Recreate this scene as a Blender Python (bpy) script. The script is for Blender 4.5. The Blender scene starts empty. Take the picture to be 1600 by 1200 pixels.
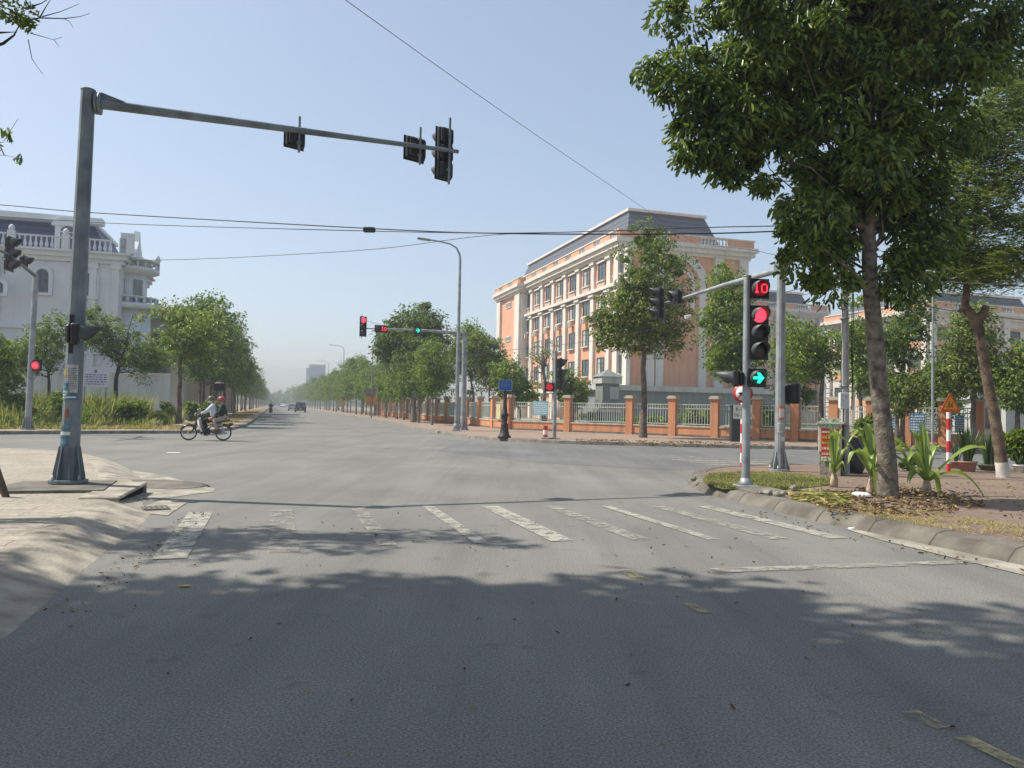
import bpy, bmesh, math, random
import numpy as np
from mathutils import Vector, Matrix
from mathutils.geometry import tessellate_polygon
R_=math.radians
sc=bpy.context.scene; col=sc.collection
# ---------------- camera model ----------------
F=1200.; H=1.45; ROLL=0.02
YH=631+ROLL*(800-430)
PITCH=math.atan((YH-600)/F)
cp,sp=math.cos(PITCH),math.sin(PITCH); cr,sr=math.cos(ROLL),math.sin(ROLL)
FW=Vector((0,cp,sp)); _r=Vector((1,0,0)); _u=Vector((0,-sp,cp))
RT=cr*_r+sr*_u; UP=-sr*_r+cr*_u
def ray(px,py): return FW+RT*((px-800)/F)+UP*((600-py)/F)
def G(px,py,z=0.):
    d=ray(px,py); t=(z-H)/d.z; return Vector((d.x*t,d.y*t,z))
def P(px,py,Y):
    d=ray(px,py); t=Y/d.y; return Vector((d.x*t,Y,H+d.z*t))
_v=ray(430,631); _n=math.hypot(_v.x,_v.y)
D=Vector((_v.x/_n,_v.y/_n,0)); RR=Vector((D.y,-D.x,0))
PSI=math.atan2(RR.y,RR.x)
def W(u,v,z=0.): return Vector((D.x*u+RR.x*v,D.y*u+RR.y*v,z))
def UV(p): return (p.x*D.x+p.y*D.y, p.x*RR.x+p.y*RR.y)
cam=bpy.data.cameras.new('camera'); cam.sensor_width=36; cam.lens=36*F/1600; cam.clip_end=5000; cam.clip_start=0.05
co=bpy.data.objects.new('camera',cam); col.objects.link(co)
M3=Matrix((RT,UP,-FW)).transposed()
co.matrix_world=Matrix.Translation((0,0,H))@M3.to_4x4(); sc.camera=co
sc.render.resolution_x=1024; sc.render.resolution_y=768
# ---------------- world / sun ----------------
SUNV=Vector((-0.764,0.106,1)).normalized()
w=bpy.data.worlds.new('World'); sc.world=w; w.use_nodes=True
nt=w.node_tree; bg=nt.nodes['Background']
sky=nt.nodes.new('ShaderNodeTexSky'); sky.sky_type='NISHITA'; sky.sun_disc=False
sky.sun_elevation=math.asin(SUNV.z); sky.sun_rotation=math.atan2(SUNV.x,SUNV.y)
sky.air_density=0.9; sky.dust_density=1.3; sky.ozone_density=1.2; sky.altitude=0
hs=nt.nodes.new('ShaderNodeHueSaturation'); hs.inputs['Saturation'].default_value=.99; hs.inputs['Value'].default_value=1.13; gm=nt.nodes.new('ShaderNodeGamma'); gm.inputs[1].default_value=.65; nt.links.new(sky.outputs[0],gm.inputs[0]); nt.links.new(gm.outputs[0],hs.inputs['Color']); nt.links.new(hs.outputs[0],bg.inputs[0]); bg.inputs[1].default_value=0.143
sl=bpy.data.lights.new('sun','SUN'); sl.energy=3.3; sl.angle=R_(0.6); sl.color=(1,0.95,0.86)
so=bpy.data.objects.new('sun',sl); col.objects.link(so); so.rotation_euler=SUNV.to_track_quat('Z','Y').to_euler()
sc.view_settings.view_transform='Standard'; sc.view_settings.look='None'; sc.view_settings.gamma=1
sc.view_settings.exposure=0.98
sc.cycles.volume_step_rate=1.0; sc.cycles.volume_bounces=0
sc.cycles.max_bounces=6; sc.cycles.transparent_max_bounces=8
# ---------------- materials ----------------
MC={}
def _mk(name):
    m=bpy.data.materials.new(name); m.use_nodes=True; t=m.node_tree
    b=t.nodes['Principled BSDF']; return m,t,b
def mat(name,c,rough=.6,var=.12,scale=4.,bump=0.,bscale=40.,metal=0.,spec=.4,c2=None,detail=6,coat=0):
    """colour with soft procedural wear and a fine bump"""
    if name in MC: return MC[name]
    m,t,b=_mk(name); N=t.nodes; L=t.links
    tc=N.new('ShaderNodeTexCoord'); nz=N.new('ShaderNodeTexNoise'); nz.inputs['Scale'].default_value=scale; nz.inputs['Detail'].default_value=detail
    L.new(tc.outputs['Object'],nz.inputs['Vector'])
    rp=N.new('ShaderNodeValToRGB'); rp.color_ramp.elements[0].position=.32; rp.color_ramp.elements[1].position=.68
    a=[x*(1-var) for x in c]; d=[min(1,x*(1+var)) for x in c] if c2 is None else c2
    rp.color_ramp.elements[0].color=(*a,1); rp.color_ramp.elements[1].color=(*d,1)
    L.new(nz.outputs['Fac'],rp.inputs[0]); L.new(rp.outputs[0],b.inputs['Base Color'])
    b.inputs['Roughness'].default_value=rough; b.inputs['Metallic'].default_value=metal
    b.inputs['Specular IOR Level'].default_value=spec
    if coat: b.inputs['Coat Weight'].default_value=coat
    if bump:
        n2=N.new('ShaderNodeTexNoise'); n2.inputs['Scale'].default_value=bscale; n2.inputs['Detail'].default_value=4
        L.new(tc.outputs['Object'],n2.inputs['Vector'])
        bp=N.new('ShaderNodeBump'); bp.inputs['Strength'].default_value=bump; bp.inputs['Distance'].default_value=.02
        L.new(n2.outputs['Fac'],bp.inputs['Height']); L.new(bp.outputs[0],b.inputs['Normal'])
    MC[name]=m; return m
def emis(name,c,s):
    m,t,b=_mk(name); b.inputs['Base Color'].default_value=(*[x*.3 for x in c],1); b.inputs['Emission Color'].default_value=(*c,1); b.inputs['Emission Strength'].default_value=s
    return m
def leafmat(name,c1,c2,c3=None,trans=.35,rough=.45,wide=1.0,spec=.35):
    m,t,b=_mk(name); N=t.nodes; L=t.links
    ge=N.new('ShaderNodeNewGeometry'); rp=N.new('ShaderNodeValToRGB')
    rp.color_ramp.elements[0].color=(*c1,1); rp.color_ramp.elements[1].color=(*c2,1)
    if c3: e=rp.color_ramp.elements.new(.96); e.color=(*c3,1); rp.color_ramp.elements[1].position=.93; rp.color_ramp.elements[-1].position=1.0; rp.color_ramp.elements[-1].color=(*c3,1)
    tc=N.new('ShaderNodeTexCoord'); nz=N.new('ShaderNodeTexNoise'); nz.inputs['Scale'].default_value=.9; nz.inputs['Detail'].default_value=2
    L.new(tc.outputs['Object'],nz.inputs['Vector'])
    ma=N.new('ShaderNodeMath'); ma.operation='MULTIPLY_ADD'; ma.inputs[1].default_value=.9*wide; ma.inputs[2].default_value=-.47*wide
    L.new(nz.outputs['Fac'],ma.inputs[0])
    ad=N.new('ShaderNodeMath'); ad.operation='ADD'; ad.use_clamp=True
    L.new(ma.outputs[0],ad.inputs[0]); rm=N.new('ShaderNodeMath'); rm.operation='MULTIPLY'; rm.inputs[1].default_value=.94; L.new(ge.outputs['Random Per Island'],rm.inputs[0]); L.new(rm.outputs[0],ad.inputs[1])
    L.new(ad.outputs[0],rp.inputs[0]); L.new(rp.outputs[0],b.inputs['Base Color'])
    b.inputs['Roughness'].default_value=rough; b.inputs['Specular IOR Level'].default_value=spec
    tr=N.new('ShaderNodeBsdfTranslucent'); hs=N.new('ShaderNodeHueSaturation'); hs.inputs['Value'].default_value=1.5; hs.inputs['Saturation'].default_value=1.1
    L.new(rp.outputs[0],hs.inputs['Color']); L.new(hs.outputs[0],tr.inputs[0])
    mx=N.new('ShaderNodeMixShader'); mx.inputs[0].default_value=trans
    L.new(b.outputs[0],mx.inputs[1]); L.new(tr.outputs[0],mx.inputs[2]); L.new(mx.outputs[0],t.nodes['Material Output'].inputs[0])
    return m
# ---------------- object helpers ----------------
def tag(o,label=None,cat=None,group=None,kind=None):
    if label: o['label']=label
    if cat: o['category']=cat
    if group: o['group']=group
    if kind: o['kind']=kind
    return o
def thing(name,label,cat,loc=(0,0,0),rz=0.,group=None,kind=None):
    o=bpy.data.objects.new(name,None); col.objects.link(o); o.location=loc; o.rotation_euler=(0,0,rz); o.empty_display_size=.2
    return tag(o,label,cat,group,kind)
class MB:
    def __init__(s): s.v=[]; s.f=[]; s.mi=[]; s.sm=[]
    def add(s,vs,fs,mi=0,smooth=False):
        o=len(s.v); s.v+= [tuple(x) for x in vs]
        for f in fs: s.f.append(tuple(i+o for i in f)); s.mi.append(mi); s.sm.append(smooth)
        return s
    def box(s,c,d,rz=0.,mi=0,bev=0.,M=None):
        hx,hy,hz=d[0]/2,d[1]/2,d[2]/2
        if bev>0:
            b=min(bev,hx*.9,hy*.9,hz*.9); vs=[]; 
            for z,i in ((-hz,b),(-hz+b,0),(hz-b,0),(hz,b)):
                X,Y=hx-i,hy-i; q=b if i==0 else b*.6
                vs+=[(-X+q,-Y,z),(X-q,-Y,z),(X,-Y+q,z),(X,Y-q,z),(X-q,Y,z),(-X+q,Y,z),(-X,Y-q,z),(-X,-Y+q,z)]
            fs=[tuple(range(7,-1,-1)),tuple(range(24,32))]
            for k in range(3):
                for j in range(8): a=k*8+j; c_=k*8+(j+1)%8; fs.append((a,c_,c_+8,a+8))
        else:
            vs=[(x*hx,y*hy,z*hz) for z in (-1,1) for x,y in ((-1,-1),(1,-1),(1,1),(-1,1))]
            fs=[(3,2,1,0),(4,5,6,7),(0,1,5,4),(1,2,6,5),(2,3,7,6),(3,0,4,7)]
        m=Matrix.Translation(c)@Matrix.Rotation(rz,4,'Z')
        if M is not None: m=Matrix.Translation(c)@M
        return s.add([m@Vector(v) for v in vs],fs,mi)
    def tube(s,pts,rad,n=12,mi=0,cap=True,smooth=True):
        pts=[Vector(p) for p in pts]; k=len(pts)
        if not hasattr(rad,'__len__'): rad=[rad]*k
        vs=[]; up=None
        for i,p in enumerate(pts):
            t=(pts[min(i+1,k-1)]-pts[max(i-1,0)]).normalized()
            if up is None: a=Vector((0,0,1)) if abs(t.z)<.9 else Vector((1,0,0)); x=t.cross(a).normalized()
            else: x=(up-t*up.dot(t)).normalized()
            up=x; y=t.cross(x)
            for j in range(n): a=2*math.pi*j/n; vs.append(p+(x*math.cos(a)+y*math.sin(a))*rad[i])
        fs=[(i*n+j,i*n+(j+1)%n,(i+1)*n+(j+1)%n,(i+1)*n+j) for i in range(k-1) for j in range(n)]
        s.add(vs,fs,mi,smooth)
        if cap: s.add(vs[:n],[tuple(range(n-1,-1,-1))],mi); s.add(vs[-n:],[tuple(range(n))],mi)
        return s
    def lathe(s,prof,n=16,c=(0,0,0),mi=0,M=None,smooth=True):
        c=Vector(c); vs=[]
        for r,z in prof:
            for j in range(n):
                a=2*math.pi*j/n; v=Vector((r*math.cos(a),r*math.sin(a),z)); v=(M@v if M is not None else v)+c; vs.append(v)
        fs=[(i*n+j,i*n+(j+1)%n,(i+1)*n+(j+1)%n,(i+1)*n+j) for i in range(len(prof)-1) for j in range(n)]
        fs.append(tuple(range(n-1,-1,-1))); fs.append(tuple(range((len(prof)-1)*n,len(prof)*n)))
        return s.add(vs,fs,mi,smooth)
    def prism(s,poly,z0,z1,mi=0,M=None):
        n=len(poly); vs=[Vector((x,y,z0)) for x,y in poly]+[Vector((x,y,z1)) for x,y in poly]
        if M is not None: vs=[M@v for v in vs]
        tri=tessellate_polygon([[Vector((x,y,0)) for x,y in poly]])
        fs=[tuple(i+n for i in t) for t in tri]+[tuple(reversed(t)) for t in tri]
        fs+=[(i,(i+1)%n,(i+1)%n+n,i+n) for i in range(n)]
        return s.add(vs,fs,mi)
    def sheet(s,poly,z,mi=0):
        tri=tessellate_polygon([[Vector((p[0],p[1],0)) for p in poly]])
        fs=[]
        for t in tri:
            a,b,c=[poly[i] for i in t]
            fs.append(t if (b[0]-a[0])*(c[1]-a[1])-(b[1]-a[1])*(c[0]-a[0])>0 else tuple(reversed(t)))
        return s.add([(p[0],p[1],z) for p in poly],fs,mi)
    def build(s,name,mats,parent=None,loc=None,rz=None,rot=None):
        me=bpy.data.meshes.new(name); me.from_pydata(s.v,[],s.f)
        if not isinstance(mats,(list,tuple)): mats=[mats]
        for m in mats: me.materials.append(m)
        me.polygons.foreach_set('material_index',s.mi); me.polygons.foreach_set('use_smooth',s.sm)
        bm=bmesh.new(); bm.from_mesh(me); bmesh.ops.recalc_face_normals(bm,faces=bm.faces); bm.to_mesh(me); bm.free()
        me.update(); o=bpy.data.objects.new(name,me); col.objects.link(o)
        if parent: o.parent=parent
        if loc is not None: o.location=loc
        if rz is not None: o.rotation_euler=(0,0,rz)
        if rot is not None: o.rotation_euler=rot
        return o
def npmesh(name,V,Fq,m,parent=None,smooth=False):
    me=bpy.data.meshes.new(name); nv=len(V); nf=len(Fq); k=Fq.shape[1]
    me.vertices.add(nv); me.vertices.foreach_set('co',V.astype(np.float32).ravel())
    me.loops.add(nf*k); me.loops.foreach_set('vertex_index',Fq.astype(np.int32).ravel())
    me.polygons.add(nf); me.polygons.foreach_set('loop_start',np.arange(0,nf*k,k,dtype=np.int32))
    if smooth: me.polygons.foreach_set('use_smooth',np.ones(nf,dtype=bool))
    me.update(calc_edges=True); me.materials.append(m)
    o=bpy.data.objects.new(name,me); col.objects.link(o)
    if parent: o.parent=parent
    return o
def text(name,s,size,m,parent,loc,rot=(math.pi/2,0,0),ext=.002,align='CENTER',sx=1.):
    cu=bpy.data.curves.new(name,'FONT'); cu.body=s; cu.size=size; cu.align_x=align; cu.align_y='CENTER'; cu.extrude=ext; cu.resolution_u=3
    t=bpy.data.objects.new(name+'_t',cu); col.objects.link(t)
    dg=bpy.context.evaluated_depsgraph_get(); me=bpy.data.meshes.new_from_object(t.evaluated_get(dg)); bpy.data.objects.remove(t)
    for v in me.vertices: v.co.x*=sx
    me.materials.clear(); me.materials.append(m)
    o=bpy.data.objects.new(name,me); col.objects.link(o); o.parent=parent; o.location=loc; o.rotation_euler=rot
    return o
def copy_tree(o,parent=None):
    c=o.copy(); col.objects.link(c)
    if parent: c.parent=parent
    for ch in list(o.children): copy_tree(ch,c)
    return c
def parts(name,m,par,boxes):
    for bx_ in boxes: MB().box(*bx_).build(name,m,par)
ORD=['first','second','third','fourth','fifth','sixth','seventh','eighth','ninth','tenth','eleventh','twelfth','thirteenth','fourteenth','fifteenth','sixteenth','seventeenth','eighteenth','nineteenth','twentieth']
# ---------------- ground materials ----------------
def asphalt(name,c,dust,speck=.5):
    m,t,b=_mk(name); N=t.nodes; L=t.links
    tc=N.new('ShaderNodeTexCoord'); ob=tc.outputs['Object']
    mp=N.new('ShaderNodeMapping'); mp.inputs['Rotation'].default_value=(0,0,-PSI); mp.inputs['Scale'].default_value=(1,.12,1); L.new(ob,mp.inputs[0])
    def nz(sc_,d,src=ob,r=.55):
        n=N.new('ShaderNodeTexNoise'); n.inputs['Scale'].default_value=sc_; n.inputs['Detail'].default_value=d; n.inputs['Roughness'].default_value=r; L.new(src,n.inputs['Vector']); return n.outputs['Fac']
    def ramp(src,p0,p1,c0,c1):
        r=N.new('ShaderNodeValToRGB'); r.color_ramp.elements[0].position=p0; r.color_ramp.elements[1].position=p1
        r.color_ramp.elements[0].color=(*c0,1); r.color_ramp.elements[1].color=(*c1,1); L.new(src,r.inputs[0]); return r.outputs[0]
    def mix(kind,f,a,bb):
        x=N.new('ShaderNodeMix'); x.data_type='RGBA'; x.blend_type=kind
        if isinstance(f,float): x.inputs[0].default_value=f
        else: L.new(f,x.inputs[0])
        for i,s in ((6,a),(7,bb)):
            if isinstance(s,tuple): x.inputs[i].default_value=(*s,1)
            else: L.new(s,x.inputs[i])
        return x.outputs[2]
    base=ramp(nz(.35,5),.3,.7,[x*.86 for x in c],[x*1.14 for x in c])
    tr=ramp(nz(1.1,4,mp.outputs[0]),.36,.66,(.87,.87,.885),(1.08,1.075,1.06))      # wheel tracks along the road
    a=mix('MULTIPLY',1.0,base,tr)
    a=mix('MIX',ramp(nz(.13,6,r=.65),.52,.75,(0,0,0),(.75,.75,.75)),a,dust)
    sp_=ramp(nz(75,2,r=.7),.36,.68,(1-speck,)*3,(1+speck,1+speck,1+speck*.96))
    a=mix('MULTIPLY',1.0,a,sp_)
    mp2=N.new('ShaderNodeMapping'); mp2.inputs['Rotation'].default_value=(0,0,-PSI); mp2.inputs['Scale'].default_value=(2.2,.10,1); L.new(ob,mp2.inputs[0])
    a=mix('MULTIPLY',1.0,a,ramp(nz(1.3,6,mp2.outputs[0],.7),.30,.52,(.87,.87,.88),(1.02,1.02,1.01)))
    a=mix('MIX',mix('MULTIPLY',1.0,ramp(nz(.55,7,r=.7),.60,.70,(0,0,0),(.5,.5,.5)),ramp(nz(6,4),.4,.6,(.3,.3,.3),(1,1,1))),a,tuple(x*.62 for x in c))
    vo=N.new('ShaderNodeTexVoronoi'); vo.inputs['Scale'].default_value=95; L.new(ob,vo.inputs['Vector'])
    gr=ramp(vo.outputs['Distance'],.12,.2,(1,1,1),(0,0,0))
    a=mix('MIX',mix('MULTIPLY',1.0,gr,ramp(nz(30,1),.5,.62,(0,0,0),(.4,.4,.4))),a,(.33,.31,.28))
    # dark spots and small stains
    st=ramp(nz(3.3,3),.64,.72,(0,0,0),(.6,.6,.6)); a=mix('MIX',st,a,tuple(x*.55 for x in c))
    # hairline cracks
    wv=N.new('ShaderNodeTexVoronoi'); wv.feature='DISTANCE_TO_EDGE'; wv.inputs['Scale'].default_value=.33
    dn=N.new('ShaderNodeTexNoise'); dn.inputs['Scale'].default_value=1.4; dn.inputs['Detail'].default_value=5; L.new(ob,dn.inputs['Vector'])
    av=N.new('ShaderNodeVectorMath'); av.operation='MULTIPLY_ADD'; av.inputs[1].default_value=(1.6,1.6,1.6); L.new(dn.outputs['Color'],av.inputs[0]); L.new(ob,av.inputs[2]); L.new(av.outputs[0],wv.inputs['Vector'])
    ck=ramp(wv.outputs['Distance'],.001,.004,(.34,.34,.34),(0,0,0)); ck=mix('MULTIPLY',1.0,ck,ramp(nz(.21,2),.44,.52,(0,0,0),(1,1,1)))
    a=mix('MIX',ck,a,tuple(x*.35 for x in c))
    L.new(a,b.inputs['Base Color']); b.inputs['Roughness'].default_value=.82; b.inputs['Specular IOR Level'].default_value=.3
    bp=N.new('ShaderNodeBump'); bp.inputs['Strength'].default_value=.25; bp.inputs['Distance'].default_value=.008
    L.new(nz(110,3,r=.7),bp.inputs['Height']); L.new(bp.outputs[0],b.inputs['Normal'])
    return m
def paving(name,c,c2,mortar,bw,bh,dirt,dirtp=(.5,.72),rough=.85,rot=0.,bump=.5,mort=.012):
    m,t,b=_mk(name); N=t.nodes; L=t.links
    tc=N.new('ShaderNodeTexCoord'); mp=N.new('ShaderNodeMapping'); mp.inputs['Rotation'].default_value=(0,0,-PSI+rot); L.new(tc.outputs['Object'],mp.inputs[0])
    br=N.new('ShaderNodeTexBrick'); br.inputs['Scale'].default_value=1; br.inputs['Brick Width'].default_value=bw; br.inputs['Row Height'].default_value=bh
    br.inputs['Mortar Size'].default_value=mort; br.inputs['Mortar Smooth'].default_value=.3
    br.inputs['Color1'].default_value=(*c,1); br.inputs['Color2'].default_value=(*c2,1); br.inputs['Mortar'].default_value=(*mortar,1); L.new(mp.outputs[0],br.inputs['Vector'])
    def nz(s,d,r=.6):
        n=N.new('ShaderNodeTexNoise'); n.inputs['Scale'].default_value=s; n.inputs['Detail'].default_value=d; n.inputs['Roughness'].default_value=r; L.new(tc.outputs['Object'],n.inputs['Vector']); return n.outputs['Fac']
    r=N.new('ShaderNodeValToRGB'); r.color_ramp.elements[0].position=dirtp[0]; r.color_ramp.elements[1].position=dirtp[1]; L.new(nz(.8,8,.7),r.inputs[0])
    x=N.new('ShaderNodeMix'); x.data_type='RGBA'; L.new(r.outputs[0],x.inputs[0]); L.new(br.outputs[0],x.inputs[6]); x.inputs[7].default_value=(*dirt,1)
    r2=N.new('ShaderNodeValToRGB'); r2.color_ramp.elements[0].position=.3; r2.color_ramp.elements[1].position=.7; r2.color_ramp.elements[0].color=(.72,.72,.72,1); r2.color_ramp.elements[1].color=(1.2,1.2,1.2,1); L.new(nz(14,5),r2.inputs[0])
    y=N.new('ShaderNodeMix'); y.data_type='RGBA'; y.blend_type='MULTIPLY'; y.inputs[0].default_value=1; L.new(x.outputs[2],y.inputs[6]); L.new(r2.outputs[0],y.inputs[7])
    L.new(y.outputs[2],b.inputs['Base Color']); b.inputs['Roughness'].default_value=rough
    bp=N.new('ShaderNodeBump'); bp.inputs['Strength'].default_value=bump; bp.inputs['Distance'].default_value=.01
    ad=N.new('ShaderNodeMath'); ad.operation='MULTIPLY_ADD'; ad.inputs[1].default_value=.6; L.new(nz(40,4),ad.inputs[0]); 
    iv=N.new('ShaderNodeMath'); iv.operation='SUBTRACT'; iv.inputs[0].default_value=1; L.new(br.outputs['Fac'],iv.inputs[1]); L.new(iv.outputs[0],ad.inputs[2])
    L.new(ad.outputs[0],bp.inputs['Height']); L.new(bp.outputs[0],b.inputs['Normal'])
    return m
def paint(name,c,wear=.5):
    m,t,b=_mk(name); N=t.nodes; L=t.links
    tc=N.new('ShaderNodeTexCoord'); n=N.new('ShaderNodeTexNoise'); n.inputs['Scale'].default_value=5; n.inputs['Detail'].default_value=9; n.inputs['Roughness'].default_value=.75; L.new(tc.outputs['Object'],n.inputs['Vector'])
    r=N.new('ShaderNodeValToRGB'); r.color_ramp.elements[0].position=wear-.1; r.color_ramp.elements[1].position=wear+.1; L.new(n.outputs['Fac'],r.inputs[0])
    b.inputs['Base Color'].default_value=(*c,1); b.inputs['Roughness'].default_value=.75
    tr=N.new('ShaderNodeBsdfTransparent'); mx=N.new('ShaderNodeMixShader'); L.new(r.outputs[0],mx.inputs[0]); L.new(tr.outputs[0],mx.inputs[1]); L.new(b.outputs[0],mx.inputs[2]); L.new(mx.outputs[0],t.nodes['Material Output'].inputs[0])
    return m
A_main=asphalt('asphalt_main',(.184,.180,.163),(.235,.226,.195),.42)
A_cross=asphalt('asphalt_cross',(.152,.151,.144),(.19,.184,.165),.35)
M_kerb=mat('kerb_stone',(.20,.185,.155),.9,.35,3,.6,30)
M_kerbl=mat('kerb_light',(.30,.265,.21),.9,.38,3.5,.5,30)
M_pavL=paving('pale_paving',(.325,.285,.22),(.375,.325,.25),(.17,.145,.11),.9,.28,(.25,.22,.175),(.40,.66),mort=.010,bump=.5)
M_pavR=paving('brown_brick_paving',(.215,.145,.11),(.17,.118,.09),(.14,.10,.08),.2,.1,(.23,.165,.10),(.42,.66))
M_pavC=paving('red_brick_paving',(.25,.165,.13),(.31,.21,.16),(.17,.12,.09),.24,.12,(.33,.25,.17),(.42,.68))
M_dirt=mat('dry_soil',(.30,.225,.14),.95,.4,1.3,.7,20)
M_dirt2=mat('dry_grass_soil',(.22,.19,.08),.95,.4,.9,.7,20,c2=(.36,.27,.15))
M_conc=mat('concrete',(.285,.26,.21),.9,.35,3,.5,30)
M_concd=mat('stained_concrete',(.14,.127,.102),.9,.35,3,.6,30)
def ground(name,poly,z,m,lab=None):
    o=MB().sheet([(p[0],p[1]) for p in poly],z).build(name,m); o['kind']='structure'; return o
def uvp(l): return [W(u,v) for u,v in l]
ground('terrain',[(-2500,-400),(2500,-400),(2500,3500),(-2500,3500)],-.012,M_dirt2)
# plus-shaped asphalt under the crossing (pavements lie on it)
ground('road',uvp([(-60,-9),(-60,16),(2,16),(-30,140),(10,140),(60,16),(1500,16),(1500,-9),(60,-9),(44,-16),(44,-160),(18,-160),(10,-9)]),0,A_main)
ground('cross_street',uvp([(17.2,9.2),(17.3,13.3),(-11,88),(-5,88),(25.0,27),(28.4,16),(30.2,12.6),(30.6,10.8),(29,6.4),(25,5.2),(20,6.6)]),.004,A_cross)
# --- corner outlines (px on the ground -> world), each listed along the kerb with the pavement on its left ---
def gp(*l): return [G(x,y) for x,y in l]
def smooth(pts,it=2):
    for _ in range(it):
        q=[pts[0]]
        for a,b in zip(pts,pts[1:]): q+=[a*.75+b*.25,a*.25+b*.75]
        q.append(pts[-1]); pts=q
    return pts
KA=[W(28,-160),W(26.5,-20)]+smooth([W(25,-10),W(24.0,-7.1),W(22.5,-4.4)]+gp((200,730),(226,748),(232,766),(222,784),(238,804)),2)+[W(9.6,-1.42),W(8.6,-1.48),W(6,-1.5),W(0,-1.5),W(-60,-1.5)]
KB=[W(-60,7.07),W(0,7.07),W(5.8,7.07),W(8.2,7.07)]+smooth([W(9.4,7.08)]+gp((1205,797),(1150,784),(1100,772),(1074,758),(1072,746),(1095,739),(1150,735),(1240,733.5)),2)+[W(15.15,18.57),W(-8.5,80),W(-30,140)]
KC=[W(0,90),W(20.5,36.5)]+gp((1600,711),(1450,707),(1240,702.5),(1071,699))+smooth(gp((980,696.5),(880,694),(800,690.5),(745,686.5),(700,680.5),(650,671),(600,660)),2)+[W(88,9.7),W(200,9.8),W(1500,9.8)]
KD=[W(1500,-1.7),W(200,-1.65),W(105,-1.6)]+smooth([W(60,-1.6),W(50,-1.7)]+gp((377,668.5),(358,673),(325,676.5),(290,677.5)),2)+gp((150,678),(0,679))+[W(36,-30),W(38,-160)]
def kerb(name,pl,prof,m,i0=0,i1=None):
    pl=[Vector((p.x,p.y,0)) for p in pl]; k=len(pl); nm=[]
    for i in range(k):
        t=(pl[min(i+1,k-1)]-pl[max(i-1,0)]).normalized(); nm.append(Vector((-t.y,t.x,0)))
    return pl,nm
def block(name,pl,closing,side,zt,prof,m_top,m_kerb):
    """raised pavement: kerb strip swept along pl, top sheet inside"""
    pl,nm=kerb(name,pl,None,None); nm=[n*side for n in nm]
    mb=MB(); k=len(pl); q=len(prof); vs=[]
    for p,n in zip(pl,nm):
        for d,z in prof: vs.append((p.x+n.x*d,p.y+n.y*d,z))
    mb.add(vs,[(i*q+j,i*q+j+1,(i+1)*q+j+1,(i+1)*q+j) for i in range(k-1) for j in range(q-1)])
    # dark joints between kerb stones, a little proud of the stone
    rj=random.Random(len(name)); acc=0; nxt=.5
    for i in range(k-1):
        seg=(pl[i+1]-pl[i]).length
        if seg<1e-6: continue
        while acc+seg>nxt:
            f=(nxt-acc)/seg; c_=pl[i].lerp(pl[i+1],f); n=(nm[i]*(1-f)+nm[i+1]*f).normalized(); tt=(pl[i+1]-pl[i]).normalized()
            if -45<c_.y<75 and abs(c_.x)<60 and name!='near_left_pavement':
                w_=rj.uniform(.006,.014); q2=[]
                for s_ in (-1,1):
                    for d,z in prof[:-1]: q2.append((c_.x+n.x*(d-.003)+tt.x*w_*s_,c_.y+n.y*(d-.003)+tt.y*w_*s_,z+.004))
                m_=len(prof)-1; mb.add(q2,[(j,j+1,m_+j+1,m_+j) for j in range(m_-1)],1)
            nxt+=rj.uniform(.85,1.1)
        acc+=seg
    o=mb.build(name+'_kerb',[m_kerb,mat('kerb_joint',(.085,.075,.06),.95,.3,9)]); o['kind']='structure'
    inner=[(p.x+n.x*(prof[-1][0]-.02),p.y+n.y*(prof[-1][0]-.02)) for p,n in zip(pl,nm)]
    t=MB().sheet(inner+[(c.x,c.y) for c in closing],zt).build(name,m_top); t['kind']='structure'
    return o,t
PR=[(0,-.01),(.03,.13),(.06,.15),(.2,.156),(.22,.13)]
PRA=[(0,-.01),(.03,.006),(.25,.07),(.48,.135),(.62,.153),(.74,.154),(.76,.13)]
PRB=[(0,-.01),(.03,.04),(.12,.135),(.24,.160),(.40,.160),(.42,.13)]
block('near_left_pavement',KA,[W(-60,-160)],-1,.15,PRA,M_pavL,M_kerbl)
block('near_right_pavement',KB,[W(-60,140)],-1,.15,PRB,M_pavR,M_concd)
block('far_right_pavement',KC,[W(1500,400),W(0,400)],-1,.15,PR,M_pavC,M_kerb)
block('far_left_verge',KD,[W(38,-400),W(1500,-400)],-1,.15,PR,M_dirt,M_kerb)
# broken concrete ramp at the left corner, gutter slab, drain
ground('concrete_patch',gp((205,735),(250,742),(300,755),(336,764),(334,769),(300,773),(262,779),(236,783),(215,775),(228,756)),.006,M_conc)
_mp=G(238,757); mb=MB(); mb.lathe([(1.0,-.006),(.8,.018),(.55,.045),(.3,.064),(.02,.072)],28,(0,0,0),M=Matrix.Diagonal((1.25,.72,1,1)))
mb.v=[(x+.05*math.sin(3*y+x*4),y+.05*math.sin(5*x),z) for x,y,z in mb.v]; o=mb.build('corner_mound',M_concd,loc=_mp,rz=-.35); o['kind']='structure'
ground('gutter_slab',gp((200,801),(262,779),(292,786),(262,806)),.008,M_conc)
g_=G(232,796); mb=MB().box((0,0,.012),(.5,.38,.02),bev=.004)
for i in range(7): mb.box((-.2+i*.066,0,.024),(.022,.34,.008),mi=1)
o=mb.build('drain_grate',[mat('cast_iron',(.10,.09,.08),.6,.3,8,.3,40,metal=.5),mat('grate_bar',(.2,.17,.14),.6,.3,8,metal=.4)]); o.location=g_; o.rotation_euler=(0,0,PSI+.25); tag(o,'small iron drain grate in the gutter below the left pavement corner','drain grate')
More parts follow.
